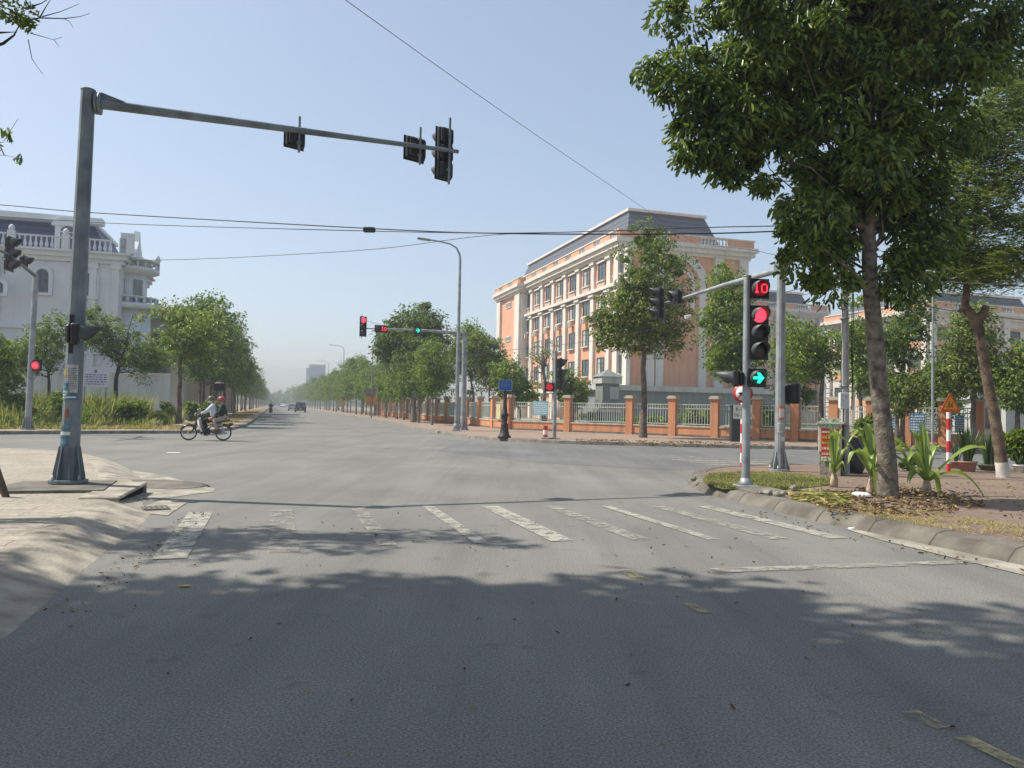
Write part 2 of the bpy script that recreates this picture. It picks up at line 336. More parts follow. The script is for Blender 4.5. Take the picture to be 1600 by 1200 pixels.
for hp_,lab_ in (((G(182,797),G(227,770)),'dark kerb inlet slot under the left pavement edge beside the drain grate'),):
    mid=(hp_[0]+hp_[1])/2; ang=math.atan2(hp_[1].y-hp_[0].y,hp_[1].x-hp_[0].x); L_=(hp_[1]-hp_[0]).length
    t=thing('kerb_inlet',lab_,'kerb inlet',(mid.x,mid.y,0),ang)
    MB().box((0,.22,.150),(L_,.5,.05),bev=.015).box((-L_/2+.03,.2,.07),(.06,.44,.13)).box((L_/2-.03,.2,.07),(.06,.44,.13)).build('hood',M_kerbl,t)
    MB().box((0,.12,.062),(L_-.13,.2,.118)).build('slot',mat('painted_hole_shade',(.006,.006,.006),.95,.1),t)  # solid box; the shade inside the inlet is painted as its near-black colour
# right kerb inlet: concrete hood with a dark mouth, laid in front of the kerb
hp=[G(1140,775),G(1195,790)]; mid=(hp[0]+hp[1])/2; ang=math.atan2(hp[1].y-hp[0].y,hp[1].x-hp[0].x)
t=thing('kerb_inlet','concrete kerb inlet with dark slot mouth below the near right signal post','kerb inlet',(mid.x,mid.y,0),ang)
MB().box((0,.27,.165),(.86,.6,.07),bev=.025).box((-.39,.2,.07),(.1,.5,.14)).box((.39,.2,.07),(.1,.5,.14)).build('hood',M_concd,t)
MB().box((0,.12,.062),(.68,.2,.112)).build('slot',mat('painted_hole_shade',(.006,.006,.006),.95,.1),t)  # mouth is no hollow: its inner shade is put into a near-black box
# pale concrete gutter strip, lower right
ground('gutter_strip',[W(8.15,6.98),W(8.0,7.1),W(-20,7.1),W(-20,6.62),W(5.5,6.66),W(7.3,6.78)],.008,mat('pale_gutter',(.29,.265,.215),.9,.4,1.8,.6,25))
# --- painted markings ---
M_white=paint('worn_white_paint',(.34,.325,.27),.44); M_white2=paint('very_worn_white_paint',(.31,.295,.25),.50); M_yel=paint('worn_yellow_paint',(.43,.36,.18),.50)
M_white3=paint('ghost_paint',(.27,.26,.22),.49)
for i,(a,b,n,f,m) in enumerate([(-1.04,-.74,7.72,10.9,M_white),(-.02,.27,7.85,11.0,M_white3),(1.06,1.25,8.05,11.05,M_white3),(2.08,2.24,8.0,11.1,M_white),(2.93,3.2,7.95,11.0,M_white),(3.86,4.09,7.88,10.86,M_white2),(4.74,4.89,7.72,10.73,M_white),(5.5,5.74,7.6,10.6,M_white2),(6.24,6.49,7.52,10.5,M_white)]):
    o=ground('crosswalk_stripe',uvp([(n,a),(n,b),(f,b),(f,a)]),.008,m)
ground('stop_line',uvp([(6.12,3.88),(5.96,7.0),(6.1,7.0),(6.30,3.88)]),.0092,M_white2)
ground('centre_line',uvp([(6.0,3.0),(6.0,3.12),(6.42,3.12),(6.42,3.0)]),.0085,M_yel)
for a,b in ((4.92,5.2),(2.86,3.06),(2.42,2.76),(1.2,1.9)): ground('centre_line',uvp([(a,2.97),(a,3.06),(b,3.06),(b,2.97)]),.0085,M_yel)
dC=(W(15.15,18.57)-W(17.25,13.1)).normalized(); nC=Vector((-dC.y,dC.x,0))
for i in range(7):   # crosswalk over the side street on the right
    p0=G(1000+i*26,712+i*3.6); L_=3.3
    q=[p0,p0+dC*L_,p0+dC*L_+nC*.3,p0+nC*.3]; ground('crosswalk_stripe',q,.010,M_white if i>1 else M_white2)
ground('stop_line',[G(1130,739),G(1240,736.4),G(1240,734.8),G(1130,737)],.010,M_white)
for u in (44,45.6,47.2):
    for v in (0,1.4,2.8,4.2,5.6): ground('crosswalk_stripe',uvp([(u-.4,v),(u-.4,v+.3),(u+.4,v+.3),(u+.4,v)]),.008,M_white2)
for k in range(14): ground('centre_line',uvp([(56+k*14,3.9),(56+k*14,4.05),(61+k*14,4.05),(61+k*14,3.9)]),.008,M_white2)
# ---------------- street furniture materials ----------------
M_galv=mat('galvanised_steel',(.29,.31,.32),.55,.28,3,.15,60,metal=.35,spec=.5)
M_galvd=mat('grey_painted_steel',(.16,.19,.205),.55,.3,3,.2,50,metal=.3,spec=.5)
M_blk=mat('black_housing',(.018,.018,.02),.5,.3,6,.1,60)
M_visor=mat('grey_visor',(.07,.075,.08),.45,.2,6)
M_lensoff=mat('dark_lens',(.05,.045,.045),.25,.3,14)
M_red=emis('red_lamp',(1,.04,.07),1.35); M_reddim=emis('dim_red_lamp',(.5,.02,.03),.5); M_grn=emis('green_lamp',(.02,.85,.55),.9)
M_redbase=emis('red_lamp_field',(.40,.005,.015),.16)
M_grnbase=mat('green_lens_field',(.01,.10,.09),.3,.2,8)
M_wht=mat('white_paint',(.75,.74,.70),.5,.08,5,.05); M_redp=mat('red_paint',(.55,.03,.03),.45,.12,5)
M_zinc=mat('zinc_bolt',(.35,.35,.34),.4,.2,20,metal=.6)
def visor(mb,r,ln,x=0,z=0,y0=0,mi=0,th=.006):
    """cut-away tunnel visor: open below, longer on top, facing -Y"""
    n=18; vs=[]
    a0,a1=R_(-35),R_(215)
    for k in range(n+1):
        a=a0+(a1-a0)*k/n; c_,s_=math.cos(a),math.sin(a); l=ln*(.35+.65*max(0,min(1,(s_+.6)/1.5)))
        for rr in (r,r+th):
            vs.append((x+c_*rr,y0,z+s_*rr)); vs.append((x+c_*rr*.94,y0-l,z+s_*rr*.94-.02*ln))
    fs=[]
    for k in range(n):
        b=k*4; fs+=[(b,b+1,b+5,b+4),(b+2,b+6,b+7,b+3),(b+1,b+3,b+7,b+5)]
    fs+=[(0,2,3,1),(n*4,n*4+1,n*4+3,n*4+2)]
    mb.add(vs,fs,mi,True)
def dot_digits(s,size,m,parent,y=-.07,z=0):
    """LED digits made of little dots"""
    F5={'0':["01110","10001","10001","10001","10001","10001","01110"],'1':["00100","01100","00100","00100","00100","00100","01110"]}
    mb=MB(); st=size/7; tw=len(s)*5.2*st+ (len(s)-1)*.8*st
    for i,ch in enumerate(s):
        for r,row in enumerate(F5[ch]):
            for c_,b in enumerate(row):
                if b=='1': mb.box((-tw/2+(i*6+c_+.5)*st,y,z+size/2-(r+.5)*st),(st*.86,.006,st*.86))
    return mb.build('digits',m,parent)
def arrow(m,parent,s,y):
    p=[(-.5,.12),(.0,.12),(-.12,.42),(.12,.46),(.5,0),(.12,-.46),(-.12,-.42),(0,-.12),(-.5,-.12)]
    mb=MB(); mb.prism([(a*s,b*s) for a,b in p],0,.006,M=Matrix.Rotation(R_(90),4,'X')); return mb.build('arrow',m,parent,loc=(0,y,0))
def head(parent,loc,rz,kinds,s=.34,name='signal_head',vis=.24,hs=None,back=True,bracket=False):
    """housing with one child lens and visor per lamp; kinds e.g. ['red','off','off'] top to bottom"""
    hs=hs or s*1.0; n=len(kinds); h=hs*n
    mb=MB(); mb.box((0,.0,0),(s,.11,h),bev=.02)
    for i in range(n): mb.box((0,.085,h/2-hs*(i+.5)),(s*.86,.08,hs*.9),bev=.03)
    if back: mb.box((0,-.045,0),(s*1.13,.008,h+s*.13))
    if bracket: mb.tube([(0,.16,-h/2-.13),(0,.16,h/2+.16)],.022,8,mi=1); mb.box((0,.14,h*.35),(.07,.05,.04),mi=1); mb.box((0,.14,-h*.35),(.07,.05,.04),mi=1)
    o=mb.build(name,[M_blk,M_galvd],parent,loc,rz)
    r=hs*.42
    for i,k in enumerate(kinds):
        z=h/2-hs*(i+.5)
        lm={'red':M_red,'reddim':M_reddim,'off':M_lensoff,'arrow':M_grnbase,'ten':M_redbase,'blank':M_blk,'cd':M_lensoff}[k]
        L_=MB().lathe([(r,0),(r*.96,.012),(r*.7,.03),(r*.35,.038),(0.001,.041)],24,(0,-.055,z),M=Matrix.Rotation(R_(90),3,'X').to_4x4()).build('lens',lm,o)
        if k=='arrow': arrow(M_grn,o,r*1.75,-.1)
        if k=='ten': dot_digits('10',r*1.25,M_red,o,-.1,z)
        v=MB(); visor(v,r*1.06,vis,0,z,-.05); v.build('visor',M_visor,o)
    return o
def mast_base(t,r,m,z=0.,h=.55,k=1.9):
    mb=MB(); mb.lathe([(r*1.98,z),(r*1.98,.045+z),(r*1.8,.05+z)],16,smooth=False)
    for i in range(8):
        a=i*math.pi/4+.2; M=Matrix.Rotation(a,4,'Z')
        q=[(r*.9,.04+z),(r*k,.04+z),(r*k,.12+z),(r*1.05,h+z),(r*.9,h+z)]
        vs=[M@Vector((x,s_*.01,zz)) for s_ in (-1,1) for x,zz in q]
        mb.add(vs,[(0,1,2,3,4),(9,8,7,6,5)]+[(j,(j+1)%5,(j+1)%5+5,j+5) for j in range(5)])
    mb.build('base_flange',m,t)
    for i in range(4):
        b=MB(); a=i*math.pi/2+math.pi/4; b.lathe([(.02,0),(.02,.05),(.012,.055),(.012,.09)],8,(math.cos(a)*r*1.8,math.sin(a)*r*1.8,.04+z)); b.build('anchor_bolt',M_zinc,t)
def sticker(t,name,w,h,pos,m,rz=0,r=None,mark=None):
    """paper wrapped round a pole of radius r, facing angle rz"""
    n=6; vs=[]; r=r+.003; x,y,z=pos
    for k in range(n+1):
        a=rz-math.pi/2+(k/n-.5)*w/r
        for zz in (-h/2,h/2): vs.append((x+math.cos(a)*r,y+math.sin(a)*r,z+zz))
    mb=MB().add(vs,[(2*k,2*k+2,2*k+3,2*k+1) for k in range(n)])
    if mark:
        for (a_,b_,c_,d_) in mark:
            v2=[]; 
            for k in range(n+1):
                fx=a_+(c_-a_)*k/n; a=rz-math.pi/2+(fx-.5)*w/r
                for fz in (b_,d_): v2.append((x+math.cos(a)*(r+.002),y+math.sin(a)*(r+.002),z-h/2+fz*h))
            mb.add(v2,[(2*k,2*k+2,2*k+3,2*k+1) for k in range(n)],1)
    return mb.build(name,m,t)
M_pap=mat('weathered_paper',(.42,.42,.42),.8,.2,20); M_ink=mat('faded_ink',(.16,.15,.16),.8,.3,20); M_teal=mat('teal_sticker',(.10,.25,.27),.6,.35,18)
M_bluest=mat('blue_sticker',(.06,.14,.22),.6,.4,18); M_orst=mat('orange_sticker',(.55,.16,.06),.6,.15,20); M_lt=mat('pale_sticker',(.55,.58,.58),.7,.2,20); M_yst=mat('ochre_sticker',(.35,.26,.05),.7,.3,20)
def lines(n,x0=.1,x1=.9,seed=1,top=.9,bot=.1,t=.5):
    rr=random.Random(seed); out=[]; st=(top-bot)/n
    for i in range(n):
        z=top-st*(i+.5); x=x0+rr.random()*.06
        while x<x1-.05:
            w_=min(rr.uniform(.06,.16),x1-x); out.append((x,z-st*t/2,x+w_,z+st*t/2)); x+=w_+.035
    return out
# ---- big mast signal, left pavement corner ----
b=G(107,754,.2); hz=P(138,142,b.y).z-b.z
t=thing('traffic_signal','tall grey mast signal with long arm, on the left pavement corner','traffic signal',(b.x,b.y,b.z),PSI)
lean=P(138,142,b.y)-b; lean=Vector((lean.x*math.cos(PSI),-lean.x*math.sin(PSI),0))
MB().tube([(0,0,.02),lean*.5+Vector((0,0,hz/2)),lean+Vector((0,0,hz))],[.134,.118,.100],10,smooth=False).lathe([(.108,0),(.108,.02),(.05,.035)],10,lean+Vector((0,0,hz))).build('pole',M_galvd,t)
mast_base(t,.136,M_galvd,k=1.6)
inv=Matrix.Rotation(-PSI,3,'Z')
def loc_(p,bb): return inv@(p-bb)
a0=P(146,161,b.y+.05); a1=P(716,237,14.25); A0=loc_(a0,b); A1=loc_(a1,b)
ad=(A1-A0); MB().tube([A0,A0+ad*.33,A0+ad*.66,A1],[.078,.064,.050,.036],12).build('arm',M_galvd,t)
mb=MB().lathe([(.17,0),(.17,.03)],12,A0+Vector((.03,0,0)),M=Matrix.Rotation(R_(90),4,'Y')).lathe([(.17,0),(.17,.03)],12,A0+Vector((.075,0,0)),M=Matrix.Rotation(R_(90),4,'Y'))
mb.add([A0+Vector((.1,-.012,.07)),A0+Vector((.45,-.012,.075)),A0+Vector((.1,-.012,.18)),A0+Vector((.1,.012,.07)),A0+Vector((.45,.012,.075)),A0+Vector((.1,.012,.18))],[(0,1,2),(5,4,3),(0,3,4,1),(1,4,5,2),(2,5,3,0)])
mb.build('arm_flange',M_galvd,t)
def onarm(px): # point of the arm seen at pixel column px
    best=None
    for k in range(201):
        p=a0.lerp(a1,k/200); d=p-Vector((0,0,H)); x=800+F*d.dot(RT)/d.dot(FW)
        if best is None or abs(x-px)<best[0]: best=(abs(x-px),p)
    return loc_(best[1],b)
fz=math.pi+.42
p=onarm(463); head(t,(p.x,p.y+.16,p.z-.08),fz,['off'],.33,bracket=True,vis=.16)
p=onarm(652); head(t,(p.x,p.y+.16,p.z+.0),fz,['cd','cd'][:1],.40,'countdown_head',bracket=True,vis=.14)
p=onarm(697); head(t,(p.x,p.y+.16,p.z-.02),fz,['off','off','off'],.32,bracket=True,vis=.24)
z_=P(118,523,b.y).z-b.z
o=head(t,(.02+lean.x*.4,-.14,z_),math.pi/2+.12,['off'],.31,'side_signal_head',vis=.30,back=False)
MB().box((-.01,-.12,z_+.22),(.06,.05,.14)).box((-.01,-.12,z_-.22),(.06,.05,.14)).build('bracket',M_blk,t)
def zp(y): return P(115,y,b.y).z-b.z
def st(nm,y,w,h,m,ang,mark=None):
    z=zp(y); sticker(t,nm,w,h,(lean.x*z/hz,lean.y*z/hz,z),m,ang,.135-.017*z/hz*2,mark)
st('notice_paper',592,.16,.42,[M_pap,M_ink],-PSI+.35,lines(12,.1,.9,3))
st('sticker',583,.16,.09,M_yst,-PSI-.6); st('sticker',604,.14,.10,[M_bluest,M_teal],-PSI-.55,[(.1,.3,.8,.6)]); st('sticker',617,.2,.16,[M_teal,M_lt],-PSI-.6,lines(3,.1,.9,5))
st('sticker',620,.2,.09,[M_bluest,M_lt],-PSI+.3,[(.15,.3,.85,.55)]); st('sticker',645,.05,.13,mat('rust_print',(.3,.09,.05),.7),-PSI-.05,None)
st('sticker',668,.2,.07,[M_bluest,M_teal],-PSI-.3,lines(2,.1,.9,6)); st('sticker',677,.2,.05,M_lt,-PSI-.3); st('sticker',689,.18,.14,[M_bluest,M_teal],-PSI-.35,[(.2,.2,.8,.75)])
q=gp((36,752),(183,750),(161,766),(-30,768)); q=[G(x,y,.19) for x,y in ((36,751.5),(183,750),(161,765.5),(-30,767.5))]
MB().prism([(v.x,v.y) for v in q],.10,.19).build('pole_plinth',M_concd)['kind']='structure'
# ---- right foreground signal post ----
b=G(1165,762,.16); tp=P(1168,432,b.y)
t=thing('traffic_signal','signal post with red 10, red lamp and green arrow on the near right corner','traffic signal',b,0)
hz=tp.z-b.z; MB().tube([(0,0,.03),(tp.x-b.x,0,hz)],[.072,.064],16).lathe([(.070,0),(.070,.012)],16,(tp.x-b.x,0,hz)).build('pole',M_galv,t)
MB().box((0,0,.025),(.36,.36,.05),bev=.01).lathe([(.13,0),(.1,.05),(.085,.12)],16,(0,0,.05)).build('base_plate',M_galv,t)
def zz(y): return P(1175,y,b.y).z-b.z
sc_=b.y/F
head(t,(.155,-.10,zz(453)),.10,['ten'],31*sc_/1.13,'countdown_head',vis=.2)
head(t,(.155,-.10,zz(521)),.10,['red','off','off'],27*sc_,vis=.24,hs=27*sc_)
head(t,(.13,-.10,zz(591)),.10,['arrow'],28*sc_/1.1,vis=.18)
o=head(t,(-.18,.02,zz(592)),-math.pi/2-.25,['off'],25*sc_,'side_signal_head',vis=.30,back=False)
mb=MB()
for y in (437,469,487,553,580,603): mb.box((.06,-.03,zz(y)),(.17,.035,.022))
mb.build('brackets',M_galv,t)
# ---- right mast signal, arm over the side street ----
b=G(1218,736,.15); tp=P(1218,406,b.y); hz=tp.z-b.z
t=thing('traffic_signal','pale galvanised mast signal beside the tree, its arm reaching back over the side street','traffic signal',b,PSI)
MB().tube([(0,0,.02),(0,0,hz)],[.115,.092],12,smooth=False).lathe([(.097,0),(.097,.015)],12,(0,0,hz)).build('pole',M_galv,t)
mast_base(t,.115,M_galv,h=.45,k=1.7)
zA=P(1210,421,b.y).z-b.z; L_=4.55; zE=zA-.07
MB().tube([(-.0,.12,zA),(0,L_/2,zA-.01),(0,L_,zE)],[.075,.06,.04],12).build('arm',M_galv,t)
MB().box((-.02,-.02,zA+.05),(.20,.30,.30),bev=.02).build('arm_bracket',M_galvd,t)
head(t,(-.10,L_+.12,zE+.04),-math.pi/2-.1,['cd'],.40,'countdown_head',vis=.2,bracket=True)
head(t,(-.10,L_+1.15,zE+.0),-math.pi/2-.1,['off','off','off'],.31,vis=.26,bracket=True)
MB().tube([(0,L_-.05,zE),(0,L_+1.35,zE-.01)],[.04,.03],8).build('arm_tip',M_galvd,t)
zs=P(1240,615,b.y).z-b.z
o=head(t,(.30,.05,zs),math.pi/2+.5,['off'],.46,'side_signal_head',vis=.16,back=False); MB().box((.15,.02,zs+.1),(.16,.04,.04)).box((.15,.02,zs-.1),(.16,.04,.04)).build('bracket',M_blk,t)
sticker(t,'notice_paper',.16,.30,(0,0,P(1218,645,b.y).z-b.z),[M_orst,M_lt],-PSI-.05,.112,[(.15,.15,.85,.82)])
sticker(t,'notice_paper',.13,.22,(0,0,P(1218,668,b.y).z-b.z),[M_lt,M_ink],-PSI-.2,.113,lines(5,.1,.9,8)); sticker(t,'sticker',.10,.10,(0,0,P(1218,686,b.y).z-b.z),M_lt,-PSI+.3,.114)
# ---- far right corner mast signal ----
b=G(724,672,.15); tp=P(722,519,b.y); hz=tp.z-b.z
t=thing('traffic_signal','far mast signal on the brick corner, arm with red lamp, red 10 and green arrow','traffic signal',b,PSI)
MB().tube([(0,0,0),(-.05,0,hz)],[.17,.14],12).build('pole',M_galv,t); mast_base(t,.16,M_galv,h=.5,k=1.6)
zA=P(720,521,b.y).z-b.z; Lx=4.95
MB().tube([(-.1,0,zA),(-2.5,0,zA+.06),(-Lx,0,zA+.02)],[.10,.075,.045],10).build('arm',M_galv,t)
head(t,(-Lx-.95,-.06,zA+.1),.25,['red','off','off'],.36,vis=.18,bracket=True); head(t,(-Lx-.12,-.06,zA+.02),.25,['cd'],.36,'countdown_head',vis=.10,back=True)
d_=head(t,(-Lx+.18,-.10,zA+.02),.25,['ten'],.36,'countdown_head',vis=.10)
head(t,(-2.85,-.12,zA+.02),.25,['arrow'],.34,vis=.14)
MB().tube([(-Lx-1.1,0,zA+.02),(-Lx,0,zA+.02)],.03,8).tube([(-Lx-.75,0,zA+.45),(-Lx,0,zA+.25)],.012,6).build('arm_tip',M_galvd,t)
# ---- post behind: side-facing three-lamp signal with pedestrian head ----
b=G(866,686,.15); tp=P(866,548,b.y); hz=tp.z-b.z
t=thing('traffic_signal','thin signal post with dim red pedestrian lamp before the school railings','traffic signal',b,0)
MB().tube([(0,0,0),(0,0,hz)],[.085,.07],12).build('pole',M_galv,t); MB().box((0,0,.03),(.5,.4,.08),bev=.02).build('base_plate',M_conc,t)
head(t,(.20,0,P(866,584,b.y).z-b.z),math.pi/2+.05,['off','off','off'],.46,vis=.28)
head(t,(-.25,-.06,P(866,605,b.y).z-b.z),-.1,['reddim'],.36,'pedestrian_head',vis=.12)
# ---- left far small mast signal, arm over the left side street ----
b=G(45,690,0); 
Yb=32.5; b=P(44,650,Yb); b.z=.15; tp=P(56,428,Yb)
t=thing('traffic_signal','leaning grey signal mast in the weeds on the left with a red pedestrian lamp','traffic signal',b,0)
lv=tp-b; MB().tube([(0,0,0),lv],[.13,.10],12).build('pole',M_galv,t); mast_base(t,.13,M_galv)
e1=P(14,398,Yb-2.6)-b; e2=P(-30,378,Yb-4.2)-b
MB().tube([lv-Vector((0,0,.1)),e1,e2],[.07,.055,.04],10).build('arm',M_galvd,t)
q=P(38,408,Yb-1.1)-b; head(t,q,math.pi/2+.1,['off'],.38,vis=.30,bracket=True)
q=P(15,397,Yb-2.4)-b; head(t,q,math.pi/2+.1,['off','off','off'],.44,vis=.36,bracket=True)
q=P(57,571,Yb)-b; head(t,q,.1,['reddim'],.42,'pedestrian_head',vis=.15); L2=MB()
L2.lathe([(.14,0),(.001,.02)],16,(0,0,0),M=Matrix.Rotation(R_(90),4,'X')); L2.build('lamp_figure',M_red,t,loc=q+Vector((0,-.11,0)))
# ---- street lamps ----
def lamp(px,py,Z,Y=None,arm=(-1,0),al=1.9,label='',r=.11,group='double height street lamps along the main road'):
    b=G(px,py,.15) if Y is None else Vector((P(px,py,Y).x,Y,.15))
    t=thing('street_lamp',label,'street lamp',b,0,group)
    h=Z; a=Vector((arm[0],arm[1],0)).normalized()
    MB().tube([(0,0,0),(0,0,h*.5),(0,0,h)],[r,r*.8,r*.55],10).build('pole',M_galv,t)
    MB().box((0,0,.03),(.42,.42,.06),bev=.01).lathe([(r*1.4,0),(r*1.3,.35),(r,.4)],10).build('base_plate',M_galv,t)
    pts=[Vector((0,0,h-.05))]+[Vector((a.x*al*f,a.y*al*f,h+g*1.0)) for f,g in ((.02,.25),(.12,.62),(.32,.82),(.6,.92),(.85,.98),(1,1.0))]
    MB().tube(pts,[r*.5]*2+[.045]*5,8).build('arm',M_galv,t)
    e=pts[-1]; mb=MB()
    mb.add([],[]) if False else None
    mb.box((0,0,0),(.75,.26,.10),bev=.04); mb.box((0,0,-.055),(.5,.2,.02),mi=1)
    o=mb.build('lamp_head',[M_galvd,M_lt],t,loc=e+a*.3+Vector((0,0,.02)),rz=math.atan2(a.y,a.x)); o.rotation_euler[1]=-.1
    return t
b=G(713,673,.15); zt=P(717,402,b.y).z-b.z
l1=lamp(713,673,zt-.1,label='tall galvanised street lamp with curved arm next to the far corner mast',arm=(-1,-.15),al=1.75,r=.13,group=None)
lamp(535,645,12.0,150,label='farther street lamp rising above the trees behind the banners',arm=(-1,-.1),al=2.2)
lamp(512,641,12.0,205,label='most distant street lamp above the right hand trees near the blue building',arm=(-1,-.1),al=2.6)
t=lamp(1457,700,P(1457,452,27).z-.15,27,label='slim street lamp with hooked top just left of the warning sign',arm=(.9,-.5),al=1.6,r=.05,group=None)
# banner posts
M_bano=mat('orange_banner',(.62,.26,.03),.8,.15,3); M_banp=mat('printed_banner',(.40,.33,.25),.8,.35,6,c2=(.25,.16,.12)); M_bany=mat('yellow_banner',(.65,.45,.07),.8,.1,3)
for px,py,Y,top,bt,bb,lab,mm in ((580,655,80,539,607,633,'thin post carrying a pair of orange printed banners by the right hand trees',M_bano),(534,646,140,590,611,634,'farther post with yellow and orange banners among the right hand trees',M_bany)):
    p=P(px,py,Y); p.z=.15
    t=thing('banner_post',lab,'banner post',p,0); zt=P(px,top,Y).z-.15; z1=P(px,bt,Y).z-.15; z0=P(px,bb,Y).z-.15
    MB().tube([(0,0,0),(0,0,zt)],[.09,.05],8).build('pole',M_galv,t)
    for s_ in (-1,1):
        w_=.62; zm=(z0+z1)/2; M=MB()
        M.add([(s_*.08,0,z0),(s_*(w_+.08)*.8,-.2,z0),(s_*(w_+.08)*.8,-.2,zm),(s_*.08,0,zm)],[(0,1,2,3)],0)
        M.add([(s_*.08,0,zm),(s_*(w_+.08)*.8,-.2,zm),(s_*(w_+.08),-.2,z1),(s_*.08,0,z1)],[(0,1,2,3)],1)
        M.build('banner',[mm,M_banp],t)
    MB().tube([(-.7,-.2,z1),(.7,-.2,z1)],.02,6).tube([(-.6,-.2,z0),(.6,-.2,z0)],.02,6).build('banner_rails',M_galvd,t)
# ---- utility pole ----
b=G(1321,742,.15); t=thing('utility_pole','bare concrete utility pole with white meter box behind the electric cabinet','utility pole',b,0)
zt=P(1318,352,b.y).z-.15
MB().tube([(0,0,0),(-.05,0,zt)],[.088,.065],12).build('pole',mat('pole_concrete',(.30,.30,.30),.8,.25,4,.3,40),t)
mb=MB()
for z in (zt*.97,zt*.83,zt*.62,zt*.35): mb.lathe([(.1,0),(.1,.03)],12,(-.04,0,z)); mb.box((0,-.02,z+.2),(.5 if z>zt*.8 else .05,.05,.05))
mb.build('pole_bands',M_galvd,t)
zb=P(1314,626,b.y).z-.15; MB().box((-.11,-.14,zb),(.19,.12,.34),bev=.008).box((-.08,-.205,zb+.08),(.03,.01,.03),mi=1).build('meter_box',[M_lt,M_galvd],t)
mb=MB()
for dx,ph in ((.10,0),(.125,1),(-.12,2)): mb.tube([(dx+math.sin(k*1.3+ph)*.012,-.05,zb-.2+(zt-zb)*k/9) for k in range(10)],.009,5)
mb.tube([(-.1,-.1,zb-.16),(-.09,-.09,zb-.9),(-.08,-.1,.1)],.012,5).build('service_cables',M_blk,t)
# ---- electric cabinet ----
M_cab=mat('cabinet_cream',(.50,.48,.38),.55,.12,3,.05); M_cabs=mat('cabinet_side',(.42,.41,.34),.6,.2,4,.05)
b=G(1297,742,.15); t=thing('electric_cabinet','cream roadside electric cabinet on a stone plinth with a red notice on its door','electric cabinet',b,-.42)
Yc=b.y; s1=Yc/F; w_=33*s1; dpt=.55; zt=P(1290,662,Yc).z-.15; zp_=P(1290,706,Yc).z-.15
MB().box((0,0,zp_/2-.03),(w_*.95,dpt*.95,zp_+.06),bev=.01).build('plinth',mat('plinth_stone',(.30,.26,.21),.9,.35,9,.6,25),t)
MB().box((0,0,(zt+zp_)/2),(w_,dpt,zt-zp_),bev=.012).build('cabinet_body',M_cab,t)
MB().prism([(-w_/2-.04,-dpt/2-.05),(w_/2+.04,-dpt/2-.05),(w_/2+.04,dpt/2+.05),(-w_/2-.04,dpt/2+.05)],zt,zt+.035).box((0,0,zt+.045),(w_*.9,dpt*.9,.03),bev=.01).build('cabinet_roof',M_cab,t)
mb=MB().box((0,0,0),(w_*.78,.006,zt-zp_-.1)); dz=(zt+zp_)/2
door=mb.build('door',M_cab,t,loc=(0,-dpt/2-.004,dz)); MB().box((.2,-.012,.05),(.03,.02,.09)).build('handle',M_galvd,door)
pst=MB().box((0,0,0),(w_*.76,.004,.62),mi=0).box((0,-.003,.42),(w_*.78,.004,.22),mi=1).box((0,-.003,-.345),(w_*.76,.004,.09),mi=2)
for (x0,z0,x1,z1) in lines(5,.04,.96,12,1,.02,.42): pst.box(((x0+x1)/2*w_*.76-w_*.38,-.006,(z0+z1)/2*.60-.31),((x1-x0)*w_*.76,.004,(z1-z0)*.55),mi=3 if (z0<.45 or z0>.8) else 4)
for a in (-.2,-.08,.07,.2): pst.tube([(a,-.008,.33),(a*.3,-.008,.42),(a*1.2,-.008,.52)],.006,4,mi=5)
pst.build('notice',[mat('red_notice',(.52,.055,.03),.6,.12,9),mat('mint_notice',(.42,.52,.42),.6,.15,9),M_lt,mat('notice_white',(.6,.5,.45),.7),mat('notice_yellow',(.62,.36,.06),.7),mat('notice_green',(.05,.20,.12),.7)],t,loc=(.0,-dpt/2-.012,(zt+zp_)/2-.10))
MB().box((0,0,0),(.004,.28,.15)).build('plate',mat('red_plate',(.30,.07,.06),.6,.3,20),t,loc=(w_/2+.004,0,dz+.22))
# black sack beside
bg_=G(1318,738,.15); mb=MB(); rr=random.Random(4); 
prof=[(.02,.62),(.16,.58),(.24,.45),(.28,.25),(.30,.08),(.26,0)]
vs=[];n=14
for r,z in prof:
    for j in range(n): a=2*math.pi*j/n; k=1+.12*math.sin(3*a+z*9)+rr.uniform(-.05,.05); vs.append((r*k*math.cos(a),r*k*math.sin(a),z*1.35))
mb.add(vs,[(i*n+j,i*n+(j+1)%n,(i+1)*n+(j+1)%n,(i+1)*n+j) for i in range(len(prof)-1) for j in range(n)],0,True)
o=mb.build('rubbish_sack',mat('black_plastic',(.012,.013,.014),.35,.2,6,.4,12)); o.location=bg_+Vector((.1,-.15,0)); tag(o,'black plastic sack slumped against the right side of the electric cabinet','sack')
# ---- red-white post with round no-lorry sign ----
def banded(t,h,r=.04,n=6,m1=None,m2=None,start=0):
    mb=MB(); st_=h/n
    for i in range(n): mb.tube([(0,0,i*st_),(0,0,(i+1)*st_)],r+(.0008 if i%2 else 0),12,mi=(i+start)%2)
    return mb.build('post',[m1 or M_redp,m2 or M_wht],t)
b=G(1159,738,.02); Ys=b.y; zs=P(1157,616,Ys).z; zpl=P(1158,645,Ys).z
t=thing('road_sign','round no lorries sign over a white hours plate, half hidden by the signal post','road sign',b,-.12)
banded(t,zs+.2,.042,9)
X=Matrix.Rotation(R_(90),4,'X'); rs=15*Ys/F
sg=MB().lathe([(rs,0),(rs,.012)],36,(0,0,0),M=X).build('sign_disc',mat('sign_red',(.58,.03,.05),.4,.08,6),t,loc=(.0,-.05,zs))
MB().lathe([(rs*.74,0),(rs*.74,.004)],36,(0,-.013,0),M=X).build('white_field',mat('sign_white',(.72,.72,.68),.4,.06,6),sg)
